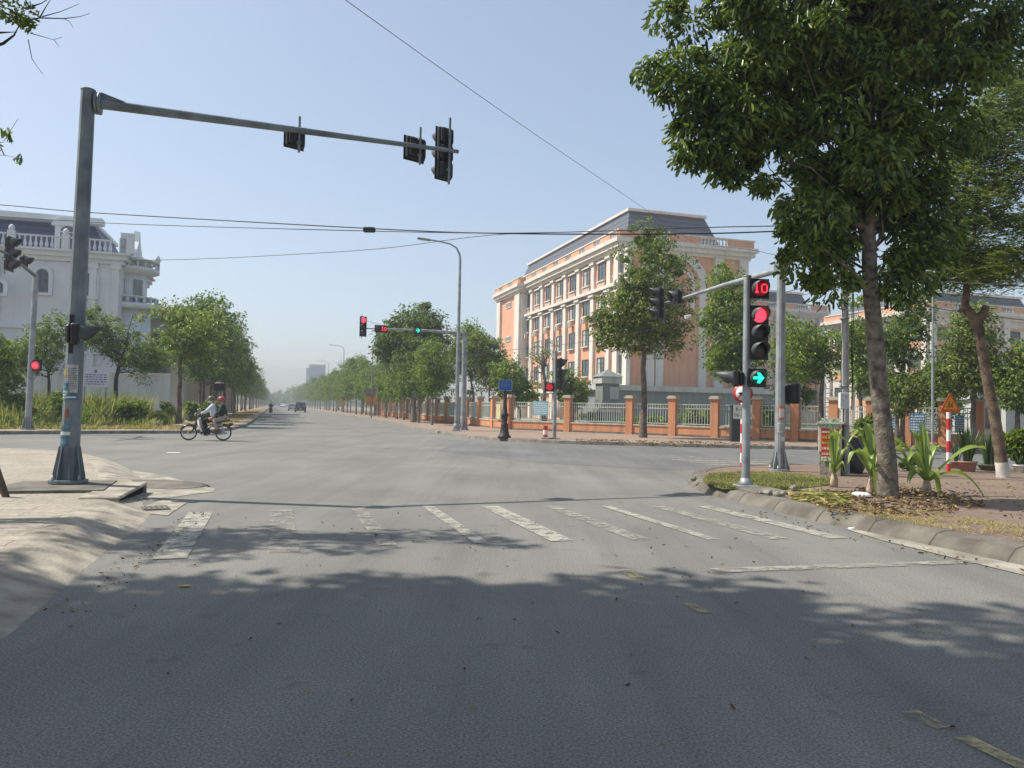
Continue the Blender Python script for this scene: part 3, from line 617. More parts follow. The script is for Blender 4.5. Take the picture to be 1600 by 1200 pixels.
k=rs*.95; mb=MB().box((-.12*k,-.02,.0),(.62*k,.005,.2*k)).box((.32*k,-.02,-.02*k),(.2*k,.005,.26*k))
for x in (-.3,-.08,.33): mb.lathe([(.075*k,0),(.075*k,.004)],12,(x*k,-.019,-.16*k),M=X)
mb.build('lorry_mark',M_blk,sg)
MB().box((0,-.019,0),(rs*1.5,.004,rs*.13),M=Matrix.Rotation(R_(-45),4,'Y')).build('red_bar',mat('sign_red',(.58,.03,.05)),sg)
pl=MB().box((0,0,0),(rs*1.9,.012,rs*1.45)).build('hours_plate',mat('sign_white',(.7,.7,.7)),t,loc=(.0,-.05,zpl))
text('plate_text','6 - 9H',rs*.56,M_blk,pl,(0,-.009,rs*.32)); text('plate_text','16 - 20H',rs*.5,M_blk,pl,(0,-.009,-rs*.33))
# dark post beside it
b2=G(1148,690,.15); o=MB().box((0,0,.8),(.42,.3,1.6),bev=.03).box((0,0,1.63),(.5,.38,.06),bev=.02).build('dark_post',mat('dark_marble',(.035,.035,.04),.5,.3,5)); o.location=b2; tag(o,'short dark stone pillar behind the hours plate, at the foot of the school fence','pillar')
# ---- children warning triangle ----
b=G(1482,742,.1); Yt=b.y; t=thing('road_sign','orange triangular children crossing sign on a red and white banded post','road sign',b,.05)
zc=P(1485,630,Yt).z-b.z; banded(t,zc-.1,.045,6,start=0)
S=30*Yt/F
def tri(s,y,th,mi,mb): 
    q=[(-s*.5,-s*.433),(s*.5,-s*.433),(0,s*.433)]; r=s*.07; pts=[]
    for i,(x,z) in enumerate(q):
        c_=(x*(1-r/s*2.),(z+.14*s*0)*(1-r/s*2.))
        a0={0:200,1:-80,2:40}[i]
        for k in range(5): a=R_(a0+k*25); pts.append((c_[0]+math.cos(a)*r,c_[1]+math.sin(a)*r))
    mb.prism(pts,0,th,mi,M=Matrix.Translation((0,y,0))@X)
mb=MB(); tri(S*1.08,0,.012,0,mb); sg=mb.build('sign_plate',mat('sign_orangered',(.62,.10,.01),.4,.05,6),t,loc=(0,-.05,zc))
mb=MB(); tri(S*.74,-.013,.004,0,mb); mb.build('yellow_field',mat('sign_amber',(.80,.30,.01),.4,.05,6),sg)
mb=MB()
for ox,s_,ln in ((-.03,1.,1),(.13,.82,1)):
    k=S*.30*s_; o_=Vector((ox*S-.02,-.02,-S*.12)); q=lambda x,z:(o_.x+x*k,o_.y,o_.z+z*k)
    mb.lathe([(.11*k,0),(.11*k,.004)],12,q(.08,.62),M=X)
    for a,b_,r in (((.05,.45),(-.05,.0),.07),((-.05,0),(.2,-.2),.05),((.2,-.2),(.1,-.5),.04),((-.05,0),(-.2,-.3),.05),((-.2,-.3),(-.45,-.38),.04),((.05,.4),(.28,.2),.035),((.05,.4),(-.2,.2),.035)):
        mb.tube([q(*a),q(*b_)],r*k,5)
mb.build('children_mark',M_blk,sg)
# ---- blue street name sign on ornate post ----
b=G(788,684,.15); Yb=b.y; s1=Yb/F; zt=P(788,610,Yb).z-.15
t=thing('street_sign','blue street sign on an ornate dark post on the brick corner pavement','street sign',b,.05)
MB().lathe([(.30,0),(.30,.06),(.22,.14),(.15,.5),(.17,.58),(.12,.66),(.15,.95),(.19,1.02),(.12,1.1),(.08,1.5),(.075,zt)],14).build('post',mat('dark_iron',(.035,.022,.02),.5,.3,6),t)
pl=MB().box((0,0,0),(21*s1,.05,17*s1),bev=.01).build('sign_plate',mat('blue_sign',(.02,.09,.30),.45,.08,5),t,loc=(0,-.03,zt+8*s1))
fr=MB(); 
for z in (-8.2,8.2): fr.box((0,-.03,z*s1),(20.5*s1,.012,.5*s1))
for x in (-10.1,10.1): fr.box((x*s1,-.03,0),(.5*s1,.012,16.8*s1))
fr.build('border',M_lt,pl)
mb=MB()
for (x0,z0,x1,z1) in lines(3,.12,.88,7,.82,.3,.32): mb.box((((x0+x1)/2-.5)*20*s1,-.03,((z0+z1)/2-.45)*16*s1),((x1-x0)*20*s1,.01,(z1-z0)*14*s1))
mb.build('lettering',mat('sign_letter',(.22,.34,.5),.6),pl)
# short bollard
b=G(852,686,.15); t=thing('bollard','short red and white marker post between the blue sign and the thin signal post','bollard',b,.0); banded(t,P(852,665,b.y).z-.15,.10,3)
MB().box((0,0,.03),(.36,.36,.1),bev=.02).build('base',M_conc,t)
# leaning post stub at the left edge
b=G(10,776,.155); o=MB().tube([(0,0,-.02),(-.24,.0,.62)],[.045,.04],8).build('leaning_post',mat('old_wood',(.11,.08,.06),.9,.3,8,.5,40)); o.location=b; tag(o,'short dark wooden stake leaning out of the left pavement','stake')
# site notice board
Yn=38; b=P(148,650,Yn); b.z=.15; s1=Yn/F; t=thing('notice_board','white notice board with faded purple text on two legs in the weeds','notice board',b,.06)
zc=P(150,589,Yn).z-.15; hw=20*s1
for x in (-.85,.8): MB().box((x*hw,0,zc/2),(.05,.05,zc)).build('leg',M_galv,t)
pl=MB().box((0,0,0),(hw*2,.05,29*s1)).build('board',mat('board_white',(.55,.55,.60),.6,.08,4),t,loc=(0,-.04,zc))
fr=MB()
for z in (-14.4,14.4): fr.box((0,-.03,z*s1),(hw*2+.04,.02,.04))
for x in (-1,1): fr.box((x*hw,-.03,0),(.04,.022,29*s1-.04))
fr.build('frame',M_lt,pl); mb=MB()
for (x0,z0,x1,z1) in lines(5,.1,.92,9,.68,.05,.45): mb.box(((x0+x1)/2*2*hw-hw,-.028,((z0+z1)/2-.5)*29*s1),((x1-x0)*2*hw,.01,(z1-z0)*29*s1))
mb.lathe([(.08,0),(.08,.006)],12,(0,-.026,.3*29*s1),M=X).build('lettering',mat('faded_purple',(.18,.13,.26),.7,.2,20),pl)
# ---- overhead wires ----
M_wire=mat('wire_black',(.02,.02,.022),.6,.1)
def wire(pts,r,lab,box=None,n=10):
    q=[P(x,y,Y) for x,y,Y in pts]; out=[]
    for i in range(len(q)-1):
        p0=q[max(i-1,0)]; p1=q[i]; p2=q[i+1]; p3=q[min(i+2,len(q)-1)]
        for k in range(n):
            t_=k/n; out.append(.5*((2*p1)+(p2-p0)*t_+(2*p0-5*p1+4*p2-p3)*t_*t_+(-p0+3*p1-3*p2+p3)*t_**3))
    out.append(q[-1]); c_=q[0].copy()
    o=MB().tube([p-c_ for p in out],r,5).build('overhead_wire',M_wire); o.location=c_; tag(o,lab,'overhead wire',None)
    return o
YU=19.1
wire([(-260,302,34),(0,320,31),(140,332,29.5),(577,357,25),(800,365,23),(1100,365,20.5),(1319,356,YU)],.020,'thickest overhead wire crossing the street to the utility pole')
wire([(-260,322,34),(0,338,31),(200,350,29),(577,361,25),(820,364,22.8),(1120,355,20.3),(1319,352,YU)],.014,'thinner overhead wire running just beside the thickest one')
wire([(-200,402,36),(0,406,35),(120,408,34.5),(300,405,33),(450,398,31),(600,388,29),(760,368,27),(905,362,25)],.012,'slack lower overhead wire rising from the white villa to join the others')
wire([(505,-30,14),(540,0,15),(800,185,24),(1010,328,36),(1100,390,50)],.008,'thin high wire slanting from the top of the picture down to the school roof')
wire([(700,560,50),(780,549,46),(900,536,40),(1000,519,34),(1080,496,28),(1150,476,24),(1319,434,YU)],.010,'pale service wire passing in front of the school towards the utility pole')
wire([(1319,384,YU),(1240,402,24),(1165,389,30),(1110,384,36)],.010,'short wire from the utility pole to the school cornice')
wire([(1321,395,YU),(1400,430,16),(1470,440,14.5),(1700,452,12)],.010,'upper wire running right from the utility pole behind the big tree')
wire([(1321,420,YU),(1430,472,20),(1520,490,22),(1700,512,25)],.012,'lower wire running right from the utility pole past the school wing')
wire([(1321,450,YU),(1250,462,22),(1190,480,27),(1100,500,34)],.008,'faint wire sagging left from the utility pole over the mast signal')
wire([(1321,372,YU),(1450,408,24),(1600,398,30)],.008,'thin wire above the school wing roof on the right')
p=P(577,359,25); o=MB().box((0,0,0),(.40,.16,.17),bev=.03).build('cable_junction_box',M_wire); o.location=p; tag(o,'small black junction box hanging on the wires above the road','junction box')
p=P(1075,495,28.3); o=MB().box((0,0,0),(.24,.1,.13),bev=.015,M=Matrix.Rotation(-.2,4,'Y')).build('cable_closure',M_wht); o.location=p; tag(o,'small white cable closure on the service wire in front of the orange gable','cable closure')
# ---------------- vegetation ----------------
def unit(a): return a/np.maximum(np.linalg.norm(a,axis=1,keepdims=True),1e-9)
def leaf_geo(C,Dr,rng,l,wd,fold=.25,shape=1):
    """C centres (n,3), Dr leaf axis (n,3): folded kite leaves, 2 triangles-quads each"""
    n=len(C); r=unit(rng.normal(size=(n,3))); S=unit(np.cross(Dr,r)); Nn=np.cross(S,Dr)
    ll=l*rng.uniform(.5,1.45,size=(n,1)); ww=wd*rng.uniform(.7,1.2,size=(n,1))
    a=C-Dr*ll*.5; b=C+Dr*ll*.5; m=C-Dr*ll*.05
    L=m+S*ww*.5+Nn*ww*fold; Rr=m-S*ww*.5+Nn*ww*fold
    if shape==2:
        m2=C+Dr*ll*.28; L2=m2+S*ww*.36+Nn*ww*fold*.5; R2=m2-S*ww*.36+Nn*ww*fold*.5; b=b-Nn*ww*.3; m1=C-Dr*ll*.25
        L1=m1+S*ww*.42+Nn*ww*fold; R1=m1-S*ww*.42+Nn*ww*fold
        V=np.stack([a,L1,L2,b,R2,R1],1).reshape(-1,3); i=np.arange(n)[:,None]*6
        Fq=np.concatenate([i+np.array([0,1,2,3]),i+np.array([0,3,4,5])]); return V,Fq
    V=np.stack([a,L,b,Rr],1).reshape(-1,3); i=np.arange(n)[:,None]*4
    Fq=np.concatenate([i+np.array([0,1,2]),i+np.array([0,2,3])]); return V,Fq
def clumps(rng,ells,n,noise=.35):
    out=[]; vol=np.array([e[3]*e[4]*e[5] for e in ells]); pr=vol/vol.sum(); ph=rng.uniform(0,6.28,8)
    for _ in range(n):
        e=ells[rng.choice(len(ells),p=pr)]; d=rng.normal(size=3); d/=np.linalg.norm(d)
        r=rng.uniform()**.42*(1-noise*.5+noise*.5*(math.sin(3.1*d[0]+ph[0])+math.sin(4.3*d[1]+ph[1]+2*d[2])+math.sin(3.7*d[2]+ph[2]))/1.6)
        out.append([e[0]+d[0]*r*e[3],e[1]+d[1]*r*e[4],e[2]+d[2]*r*e[5]])
    return np.array(out)
def crown(name,rng,cl,per,cr_,l,wd,m,parent,droop=.45,flat=.7,shape=1,cen=None):
    n=len(cl)*per; idx=np.repeat(np.arange(len(cl)),per); rad=cr_*rng.uniform(.4,1.6,size=len(cl))[idx][:,None]
    d=unit(rng.normal(size=(n,3))); q=d*rad*rng.uniform(.25,1,size=(n,1))**.6; q[:,2]*=flat
    C=cl[idx]+q; out=d.copy(); out[:,2]*=.5
    Dr=unit(out*.8+rng.normal(size=(n,3))*.45+np.array([0,0,-droop]))
    V,Fq=leaf_geo(C,Dr,rng,l,wd,shape=shape)
    return npmesh(name,V,Fq,m,parent)
def limb_curve(a,b,rng,k=5,sag=.12):
    a=Vector(a);b=Vector(b); L=(b-a).length; pts=[]
    j=[Vector(rng.normal(size=3)*L*.045) for _ in range(k)]
    for i in range(k):
        t=i/(k-1); p=a.lerp(b,t); p.z+=math.sin(t*math.pi)*-L*sag*.5+ (t*(1-t))*L*sag*0; 
        if 0<i<k-1: p+=j[i]
        pts.append(p)
    return pts
BARK={}
def barkmat(name,c,c2,sc_=6):
    m=mat(name,c,.92,.3,sc_,1.0,30,c2=c2); return m
M_bark=barkmat('grey_brown_bark',(.085,.066,.048),(.19,.155,.12)); M_barkp=barkmat('pale_bark',(.16,.13,.10),(.28,.24,.19)); M_barkd=barkmat('dark_bark',(.03,.027,.022),(.07,.06,.05))
M_limew=mat('limewash',(.55,.52,.46),.9,.2,6,.4,30)
def trunk(mb,pts,rad,rng,n=12,mi=0):
    mb.tube(pts,rad,n,mi); 
def tree_mesh(seed,h,th,r0,ells,ncl,per,cr_,l,wd,lm,bm,parent,nl=10,droop=.45,bend=(0,0),flat=.7,shape=1,wash=0.,extra=None,fork=.0,twigs=0):
    rng=np.random.default_rng(seed)
    cl=clumps(rng,ells,ncl)
    if extra is not None: cl=np.concatenate([cl,np.array(extra)])
    top=Vector((bend[0],bend[1],th)); mb=MB(); k=7
    pts=[Vector((bend[0]*(i/(k-1))**1.5+rng.normal()*.02*th*.3*(i>0),bend[1]*(i/(k-1))**1.5+rng.normal()*.006*th*(i>0),th*i/(k-1))) for i in range(k)]
    rad=[r0*(1.28 if i==0 else 1.06 if i==1 else 1-.32*i/(k-1)) for i in range(k)]
    mb.tube(pts,rad,12)
    hh=max(e[2]+e[5] for e in ells)
    ctr=Vector((sum(e[0] for e in ells)/len(ells),sum(e[1] for e in ells)/len(ells),0))
    lead=[pts[-1]]+[Vector((pts[-1].x*(1-t)+ctr.x*t+rng.normal()*.1,pts[-1].y*(1-t)+ctr.y*t+rng.normal()*.1,th+(hh-th)*t*.85)) for t in (.25,.5,.75,1)]
    mb.tube(lead,[rad[-1],rad[-1]*.72,rad[-1]*.5,rad[-1]*.3,rad[-1]*.1],8)
    order=rng.permutation(len(cl))[:nl]
    for i in order:
        c_=Vector(cl[i]); t=min(.75,max(0,(c_.z-th)/(hh-th)*.55)) if hh>th else 0
        s=lead[0].lerp(lead[-1],t*.9); s.z=min(s.z,c_.z-.1) if c_.z>th else th*.95
        s=Vector(s); q=limb_curve(s,c_,rng,6); rr=rad[-1]*.45*(1-t*.6)
        mb.tube(q,[rr*(1-.85*j/5) for j in range(6)],6)
        for _ in range(twigs):
            a=q[int(rng.integers(2,5))]; b_=a+Vector(rng.normal(size=3))*cr_*1.1; mb.tube(limb_curve(a,b_,rng,4),[rr*.35,rr*.25,rr*.15,.004],4)
    o=mb.build('trunk',bm,parent)
    if wash>0: MB().tube([pts[0]+Vector((0,0,.0)),Vector((pts[0].x*.5+pts[1].x*.5,pts[0].y*.5+pts[1].y*.5,wash*.6)),Vector((pts[1].x*.8,pts[1].y*.8,wash))],[rad[0]*1.03,rad[1]*1.08,rad[1]*1.06],12,cap=False).build('limewash_band',M_limew,parent)
    c=crown('crown',rng,cl,per,cr_,l,wd,lm,parent,droop,flat,shape)
    return o,c
LM_main=leafmat('big_tree_leaf',(.018,.050,.014),(.06,.125,.026),(.18,.25,.04),.26,.34)
LM_dk=leafmat('dark_leaf',(.022,.060,.018),(.075,.145,.034),(.19,.25,.045),.34,.45)
LM_mid=leafmat('mid_leaf',(.036,.088,.018),(.115,.21,.034),(.26,.34,.05),.38,.45)
LM_olive=leafmat('olive_leaf',(.044,.088,.020),(.135,.20,.042),(.26,.30,.06),.34,.42)
LM_lite=leafmat('bright_leaf',(.05,.10,.02),(.14,.22,.04),(.28,.34,.06),.4,.45)
LM_fea=leafmat('feathery_leaf',(.038,.078,.020),(.10,.155,.032),(.20,.24,.05),.45,.5)
LM_row=leafmat('row_leaf',(.030,.080,.022),(.095,.18,.038),(.22,.30,.05),.38,.45)
# -- big tree, right foreground --
b=G(1387,778,.15); YT=b.y; s1=YT/F
t=thing('street_tree','largest tree, dark dense crown over a thick rough trunk, right foreground','tree',b,0)
def E(px,py,dy,rx,ry,rz): p=P(px,py,YT+dy)-b; return (p.x,p.y,p.z,rx*s1,ry,rz*s1)
ells=[E(1330,60,0,215,2.1,190),E(1180,90,-.3,150,1.6,150),E(1120,60,0,90,1.0,70),E(1085,190,-.2,62,.7,75),E(1170,215,-.2,110,1.2,90),E(1470,60,.2,110,1.4,190),E(1330,250,0,150,1.6,120),E(1440,220,.2,85,1.2,110),E(1290,380,-.2,62,.8,75),E(1250,320,-.2,60,.8,70),E(1330,-120,0,260,2.6,190),E(1535,20,.1,55,.8,90)]
rngm=np.random.default_rng(11)
fork=P(1362,400,YT)-b; mb=MB()
tr=[(1387,778),(1386,720),(1378,650),(1371,580),(1366,510),(1360,450),(1358,400)]; rp_=[.200,.165,.158,.152,.145,.138,.130]
pts=[P(x,y,YT)-b for x,y in tr]; pts[0].z=-.02; pts=[Vector((p.x,p.y,p.z)) for p in pts]; mb.tube(pts,[r*.86 for r in rp_],18)
def br(l,r0,r1,n=8,dy=0):
    q=[P(x,y,YT+d)-b for x,y,d in l]; k=len(q); out=[]
    for i in range(k-1):
        p0=q[max(i-1,0)];p1=q[i];p2=q[i+1];p3=q[min(i+2,k-1)]
        for j in range(4): t_=j/4; out.append(.5*((2*p1)+(p2-p0)*t_+(2*p0-5*p1+4*p2-p3)*t_*t_+(-p0+3*p1-3*p2+p3)*t_**3))
    out.append(q[-1]); m_=len(out); mb.tube(out,[(r0+(r1-r0)*i/(m_-1))*.8 for i in range(m_)],n)
br([(1358,405,0),(1358,350,.05),(1362,300,.1),(1362,200,.3),(1350,60,.6),(1340,-60,.6)],.15,.04)
br([(1359,395,0),(1345,350,.1),(1338,300,.3),(1320,230,.6),(1290,120,.9)],.10,.03)
br([(1362,320,.05),(1375,270,.2),(1400,230,.5),(1450,150,.8),(1480,60,1)],.09,.02)
br([(1356,360,0),(1310,330,.1),(1250,270,.2),(1180,180,.2),(1110,110,0)],.09,.02)
br([(1362,470,0),(1338,430,-.3),(1300,400,-.5),(1260,360,-.6)],.05,.012)
br([(1376,470,0),(1390,420,.1),(1402,360,.2),(1425,300,.4),(1450,240,.6)],.045,.012)
br([(1392,412,.1),(1420,396,.0),(1445,388,-.1)],.02,.006); br([(1362,460,0),(1330,440,.3),(1290,425,.5)],.03,.008); br([(1350,420,0),(1320,400,.5),(1290,360,.9),(1270,300,1.)],.03,.01)
_q=clumps(rngm,ells,90,.3)
for _c in _q:
    _s=P(1360+rngm.uniform(-12,14),rngm.uniform(60,400),YT+rngm.uniform(0,.4))-b; _e=Vector(_c); _e=_s.lerp(_e,.8)
    if _e.z>_s.z-.3: mb.tube(limb_curve(_s,_e,rngm,6,.05),[.028,.022,.017,.012,.008,.004],5)
mb.build('trunk',mat('big_tree_bark',(.10,.08,.062),.95,.3,9,1.0,26,c2=(.23,.195,.155)),t)
ells+=[E(1250,290,-.1,80,.9,70),E(1380,270,.3,90,1.2,80),E(1310,330,.2,70,.9,60),E(1200,180,.4,120,1.3,100)]
cl=clumps(rngm,ells,470,.26)
for l in br.__defaults__ or []: pass
ex=[P(x,y,YT+d)-b for x,y,d in ((1018,118,-.1),(1040,108,0),(1062,198,0),(1080,245,-.1),(1130,268,0),(1150,280,.1),(1040,30,0),(1060,10,0),(1230,400,-.2),(1245,418,-.2),(1280,440,-.3),(1300,448,-.2),(1565,60,.2),(1580,40,.2),(1570,95,.2),(1525,215,.2),(1262,372,0))]
cl=np.concatenate([cl,np.array([list(v) for v in ex])])
_sp=[P(x,y,YT+d)-b for x,y,d in ((1400,398,.1),(1418,410,0),(1430,398,0),(1442,392,-.1),(1385,432,0),(1398,445,0),(1450,365,.1),(1470,372,.2),(1405,360,.2),(1425,340,.2),(1448,330,.3),(1470,345,.3),(1330,440,.1),(1300,425,.3),(1475,395,.3),(1380,350,.3),(1320,385,.5),(1435,430,.0),(1425,445,.0))]
cl=np.concatenate([cl,np.repeat(np.array([list(v) for v in _sp]),1,0)])
crown('crown',rngm,cl,165,.33,.14,.058,LM_main,t,.75,.8,shape=2)
# -- feathery tree on the right edge --
b=G(1566,746,.15); YF=b.y; t=thing('street_tree','leaning crooked trunk tree with light feathery foliage at the right edge','tree',b,0)
mb=MB(); q=[P(x,y,YF)-b for x,y in ((1568,748),(1562,700),(1552,640),(1540,580),(1532,530),(1526,500),(1514,488),(1507,478),(1510,462),(1511,430),(1507,390),(1500,340),(1512,280),(1530,200))]
mb.tube(q,[.135,.12,.112,.108,.104,.108,.105,.088,.075,.066,.056,.045,.032,.014],14)
q=[P(x,y,YF)-b for x,y in ((1528,500),(1538,488),(1541,478))]; mb.tube(q,[.12,.09,.07],10); q=[P(x,y,YF)-b for x,y in ((1508,480),(1499,487))]; mb.tube(q,[.08,.04],8)
rngf=np.random.default_rng(5)
for l in (((1507,390,0),(1550,340,.3),(1610,290,.6)),((1503,350,0),(1480,300,-.3),(1465,240,-.5)),((1511,430,0),(1560,400,-.4),(1620,380,-.6)),((1505,370,0),(1470,350,.4),(1430,330,.6)),((1515,270,0),(1560,210,.2),(1610,170,.4)),((1508,400,0),(1540,300,-.4),(1580,200,-.8))):
    mb.tube(limb_curve(P(l[0][0],l[0][1],YF+l[0][2])-b,P(l[1][0],l[1][1],YF+l[1][2])-b,rngf,4)+limb_curve(P(l[1][0],l[1][1],YF+l[1][2])-b,P(l[2][0],l[2][1],YF+l[2][2])-b,rngf,4)[1:],[.045,.04,.034,.028,.02,.014,.006],6)
mb.build('trunk',mat('orange_brown_bark',(.085,.062,.042),.95,.3,5,1.,26,c2=(.21,.155,.105)),t)
q=P(1568,748,YF)-b; MB().tube([P(1568,748,YF)-b,P(1565,722,YF)-b],[.139,.131],14,cap=False).build('limewash_band',M_limew,t)
# fronds: rachis with two rows of tiny leaflets
def fronds(rng,cen,n,L,parent,m,name='crown',lf=.055,wd=.02,spread=.5):
    Vs=[];Fs=[];o=0
    C=[];Dd=[]
    for _ in range(n):
        c_=np.array(cen[rng.integers(len(cen))])+rng.normal(size=3)*np.array([spread,spread,spread*.45])
        a=rng.uniform(0,2*math.pi); ax=np.array([math.cos(a),math.sin(a),rng.uniform(-.45,.25)]); ax/=np.linalg.norm(ax); sd=np.cross(ax,[0,0,1]); sd/=np.linalg.norm(sd)
        k=9; LL=L*rng.uniform(.6,1.2)
        for i in range(k):
            t=i/(k-1); p=c_+ax*LL*t+np.array([0,0,-.35*LL*t*t])
            for s in (-1,1): C.append(p+sd*s*lf*.9); Dd.append(sd*s+ax*.5+np.array([0,0,-.15]))
    C=np.array(C);Dd=unit(np.array(Dd)); V,Fq=leaf_geo(C,Dd,rng,lf*2,wd,.1); return npmesh(name,V,Fq,m,parent)
fc=[list(P(x,y,YF+d)-b) for x,y,d in [(1500,400,.2),(1530,395,-.3),(1560,400,.2),(1590,390,0),(1490,420,-.2),(1475,390,.3),(1520,430,.3),(1550,420,-.4),(1585,425,.3),(1600,350,.3),(1570,340,-.3),(1540,330,.4),(1510,310,-.3),(1545,290,.3),(1580,280,-.2),(1605,250,.1),(1520,250,.2),(1550,230,-.2),(1585,210,.3),(1600,170,0),(1560,170,.3),(1530,190,-.2),(1590,130,.2),(1565,140,-.2),(1480,340,.4),(1460,310,.3),(1470,260,.2),(1495,280,0),(1640,300,0),(1650,380,0),(1640,200,0),(1660,140,.4),(1620,110,0),(1480,365,-.4),(1500,215,.2)]]
fronds(rngf,fc,3700,.50,t,LM_fea,lf=.055,wd=.026,spread=.36)
# -- out-of-frame shade tree on the left pavement, and the one whose twigs hang into the top left --
t=thing('street_tree','tall tree left of the camera, seen only by its broad shade over the road','tree',(-7.7,4.25,.15),0)
tree_mesh(21,12,4.5,.26,[(0,.0,9.6,5.3,4.4,2.4),(1.8,-.4,8.4,3.6,3.9,1.6),(-1,.6,11,3.4,3.4,2),(3.2,-2.6,10,3.6,2.4,2),(-3.6,-.6,9.4,3.4,3.6,2),(-4.2,1.4,9.2,3.0,2.6,1.7)],600,72,.62,.28,.16,LM_dk,M_bark,t,nl=16)
t=thing('street_tree','tree whose bare twigs and leaf tufts hang into the top left corner','tree',(-10.6,8.6,.15),0)
fb=Vector((-10.6,8.6,.15))
tw=[P(28,30,9.2),P(10,15,9.3),P(45,40,9.1),P(40,20,9.4),P(0,10,9.),P(20,-10,9.2),P(5,205,9.6),P(12,215,9.6),P(-10,230,9.5),P(30,250,9.6),P(-20,-30,9),P(60,-40,9.2)]
tree_mesh(22,8,4.0,.16,[(3.0,.6,7.7,2.0,.9,.7),(1.4,.3,7.8,1.8,1.3,1.0),(4.2,.9,8.1,1.5,.7,.5)],60,42,.36,.16,.08,LM_dk,M_bark,t,nl=16,twigs=3)
rngt=np.random.default_rng(8); cc=np.array([list(p-fb) for p in tw[:6]]); crown('leaf_tufts',rngt,cc,46,.11,.075,.035,LM_dk,t,.3,1.,shape=2)
cc=np.array([list(p-fb) for p in tw[6:10]]); crown('leaf_tufts',rngt,cc,10,.09,.10,.04,LM_dk,t,.9,.6,shape=2)
mb=MB()
def twig(l,r0):
    q=[P(x,y,Y)-fb for x,y,Y in l]; mb.tube(q,[max(.0025,r0*(1-.85*i/(len(q)-1))) for i in range(len(q))],6)
twig([(-90,60,9.2),(-20,75,9.2),(5,68,9.2),(22,55,9.2),(30,40,9.2)],.030); twig([(-60,50,9.2),(0,51,9.2),(24,50,9.2)],.022)
twig([(30,35,9.2),(62,28,9.2),(100,29,9.1),(125,26,9.1),(140,21,9.1)],.010); twig([(62,28,9.2),(72,10,9.2),(82,-5,9.2)],.009); twig([(66,26,9.2),(95,18,9.1),(124,6,9.1)],.007)
twig([(50,10,9.2),(65,5,9.2),(85,-8,9.2)],.010); twig([(48,52,9.2),(66,57,9.1),(84,62,9.1),(97,58,9.1)],.006); twig([(84,62,9.1),(92,72,9.1)],.004)
twig([(44,62,9.2),(50,92,9.1),(58,104,9.1),(67,116,9.1)],.006); twig([(100,29,9.1),(108,33,9.1),(114,43,9.1)],.005); twig([(-30,230,9.6),(5,222,9.6),(28,186,9.6)],.006); twig([(-30,240,9.6),(10,243,9.6),(32,248,9.6)],.005)
mb.build('hanging_twigs',M_barkd,t)
# -- trees by the school --
def placed(px,py,Y0,label,seed,th_px,ellpx,ncl,per,cr_,l,wd,lm,bm,r0,nl=12,bend=None,z=.15,cat='tree',name='tree',droop=.45,group=None,twigs=0,wash=0.):
    b=P(px,py,Y0); b.z=z; s=Y0/F; t=thing(name,label,cat,b,0,group)
    E_=[]
    for x,y,rx,rz in ellpx: p=P(x,y,Y0)-b; E_.append((p.x,rx*s*.05,p.z,rx*s,rx*s*.9,rz*s))
    th=P(px,th_px,Y0).z-z
    bd=(bend*s,0) if bend else (0,0)
    tree_mesh(seed,0,th,r0,E_,ncl,per,cr_,l,wd,lm,bm,t,nl=nl,bend=bd,droop=droop,twigs=twigs,wash=wash); return t
placed(1005,684,38,'tall olive tree with full crown on the far pavement before the orange gable','x' and 31,555,[(1008,455,82,90),(1010,380,42,40),(990,500,80,60),(1035,520,50,45),(960,510,45,60)],260,75,.55,.20,.095,LM_olive,M_bark,.17,nl=22)
placed(1160,690,44,'dense green tree behind the no lorries sign, left of the right mast',32,600,[(1140,500,58,85),(1135,440,40,38),(1150,560,55,50)],190,60,.6,.22,.11,LM_mid,M_barkd,.2)
placed(1283,684,34,'branchy tree with open crown behind the electric cabinet',33,600,[(1270,540,48,42),(1245,520,35,35),(1295,560,35,35),(1262,580,40,30),(1225,560,30,40)],120,42,.5,.17,.08,LM_mid,M_bark,.14,nl=18,twigs=3)
placed(1410,690,33,'dark tree with twin slim stems just right of the big trunk',34,630,[(1405,530,50,55),(1400,600,48,45),(1430,500,30,40),(1415,470,35,22)],170,60,.48,.16,.08,LM_dk,M_bark,.11)
placed(1402,693,32,'second slim stem small tree just right of the big trunk',35,620,[(1415,625,32,26),(1440,610,28,26)],60,60,.4,.15,.075,LM_olive,M_bark,.09)
placed(1521,700,31,'thin trunk tree with round crown between the warning sign and the feathery tree',36,620,[(1515,540,55,50),(1500,590,60,35),(1545,580,45,40),(1520,500,38,25)],190,56,.48,.16,.08,LM_olive,M_bark,.12,nl=16)
placed(1590,690,30,'bright leaved tree behind the feathery tree at the right edge',37,640,[(1590,600,40,60),(1610,560,40,40)],90,50,.45,.18,.09,LM_lite,M_bark,.12)
placed(1470,690,36,'low tree in front of the yellow canopy, left of the warning sign',38,640,[(1462,600,34,40),(1478,640,30,24)],80,50,.45,.16,.08,LM_mid,M_bark,.09)
placed(1240,690,42,'dark green tree right of the mast, behind the railings',39,640,[(1235,560,30,50),(1245,610,32,40)],100,50,.5,.18,.09,LM_dk,M_bark,.12)
placed(1345,690,40,'tree behind the utility pole in the school yard',40,620,[(1345,530,34,45),(1350,580,34,40),(1335,480,22,25)],110,50,.5,.18,.09,LM_mid,M_bark,.12)
placed(895,672,56,'small round bushy tree behind the railings below the school windows',41,640,[(893,612,29,34),(880,590,18,18)],90,70,.55,.22,.11,LM_olive,M_bark,.12)
placed(850,672,66,'almost bare tree with knotted limbs before the school facade',42,590,[(852,548,36,26),(840,565,30,18)],26,12,.5,.22,.1,LM_olive,M_barkp,.2,nl=22,twigs=3)
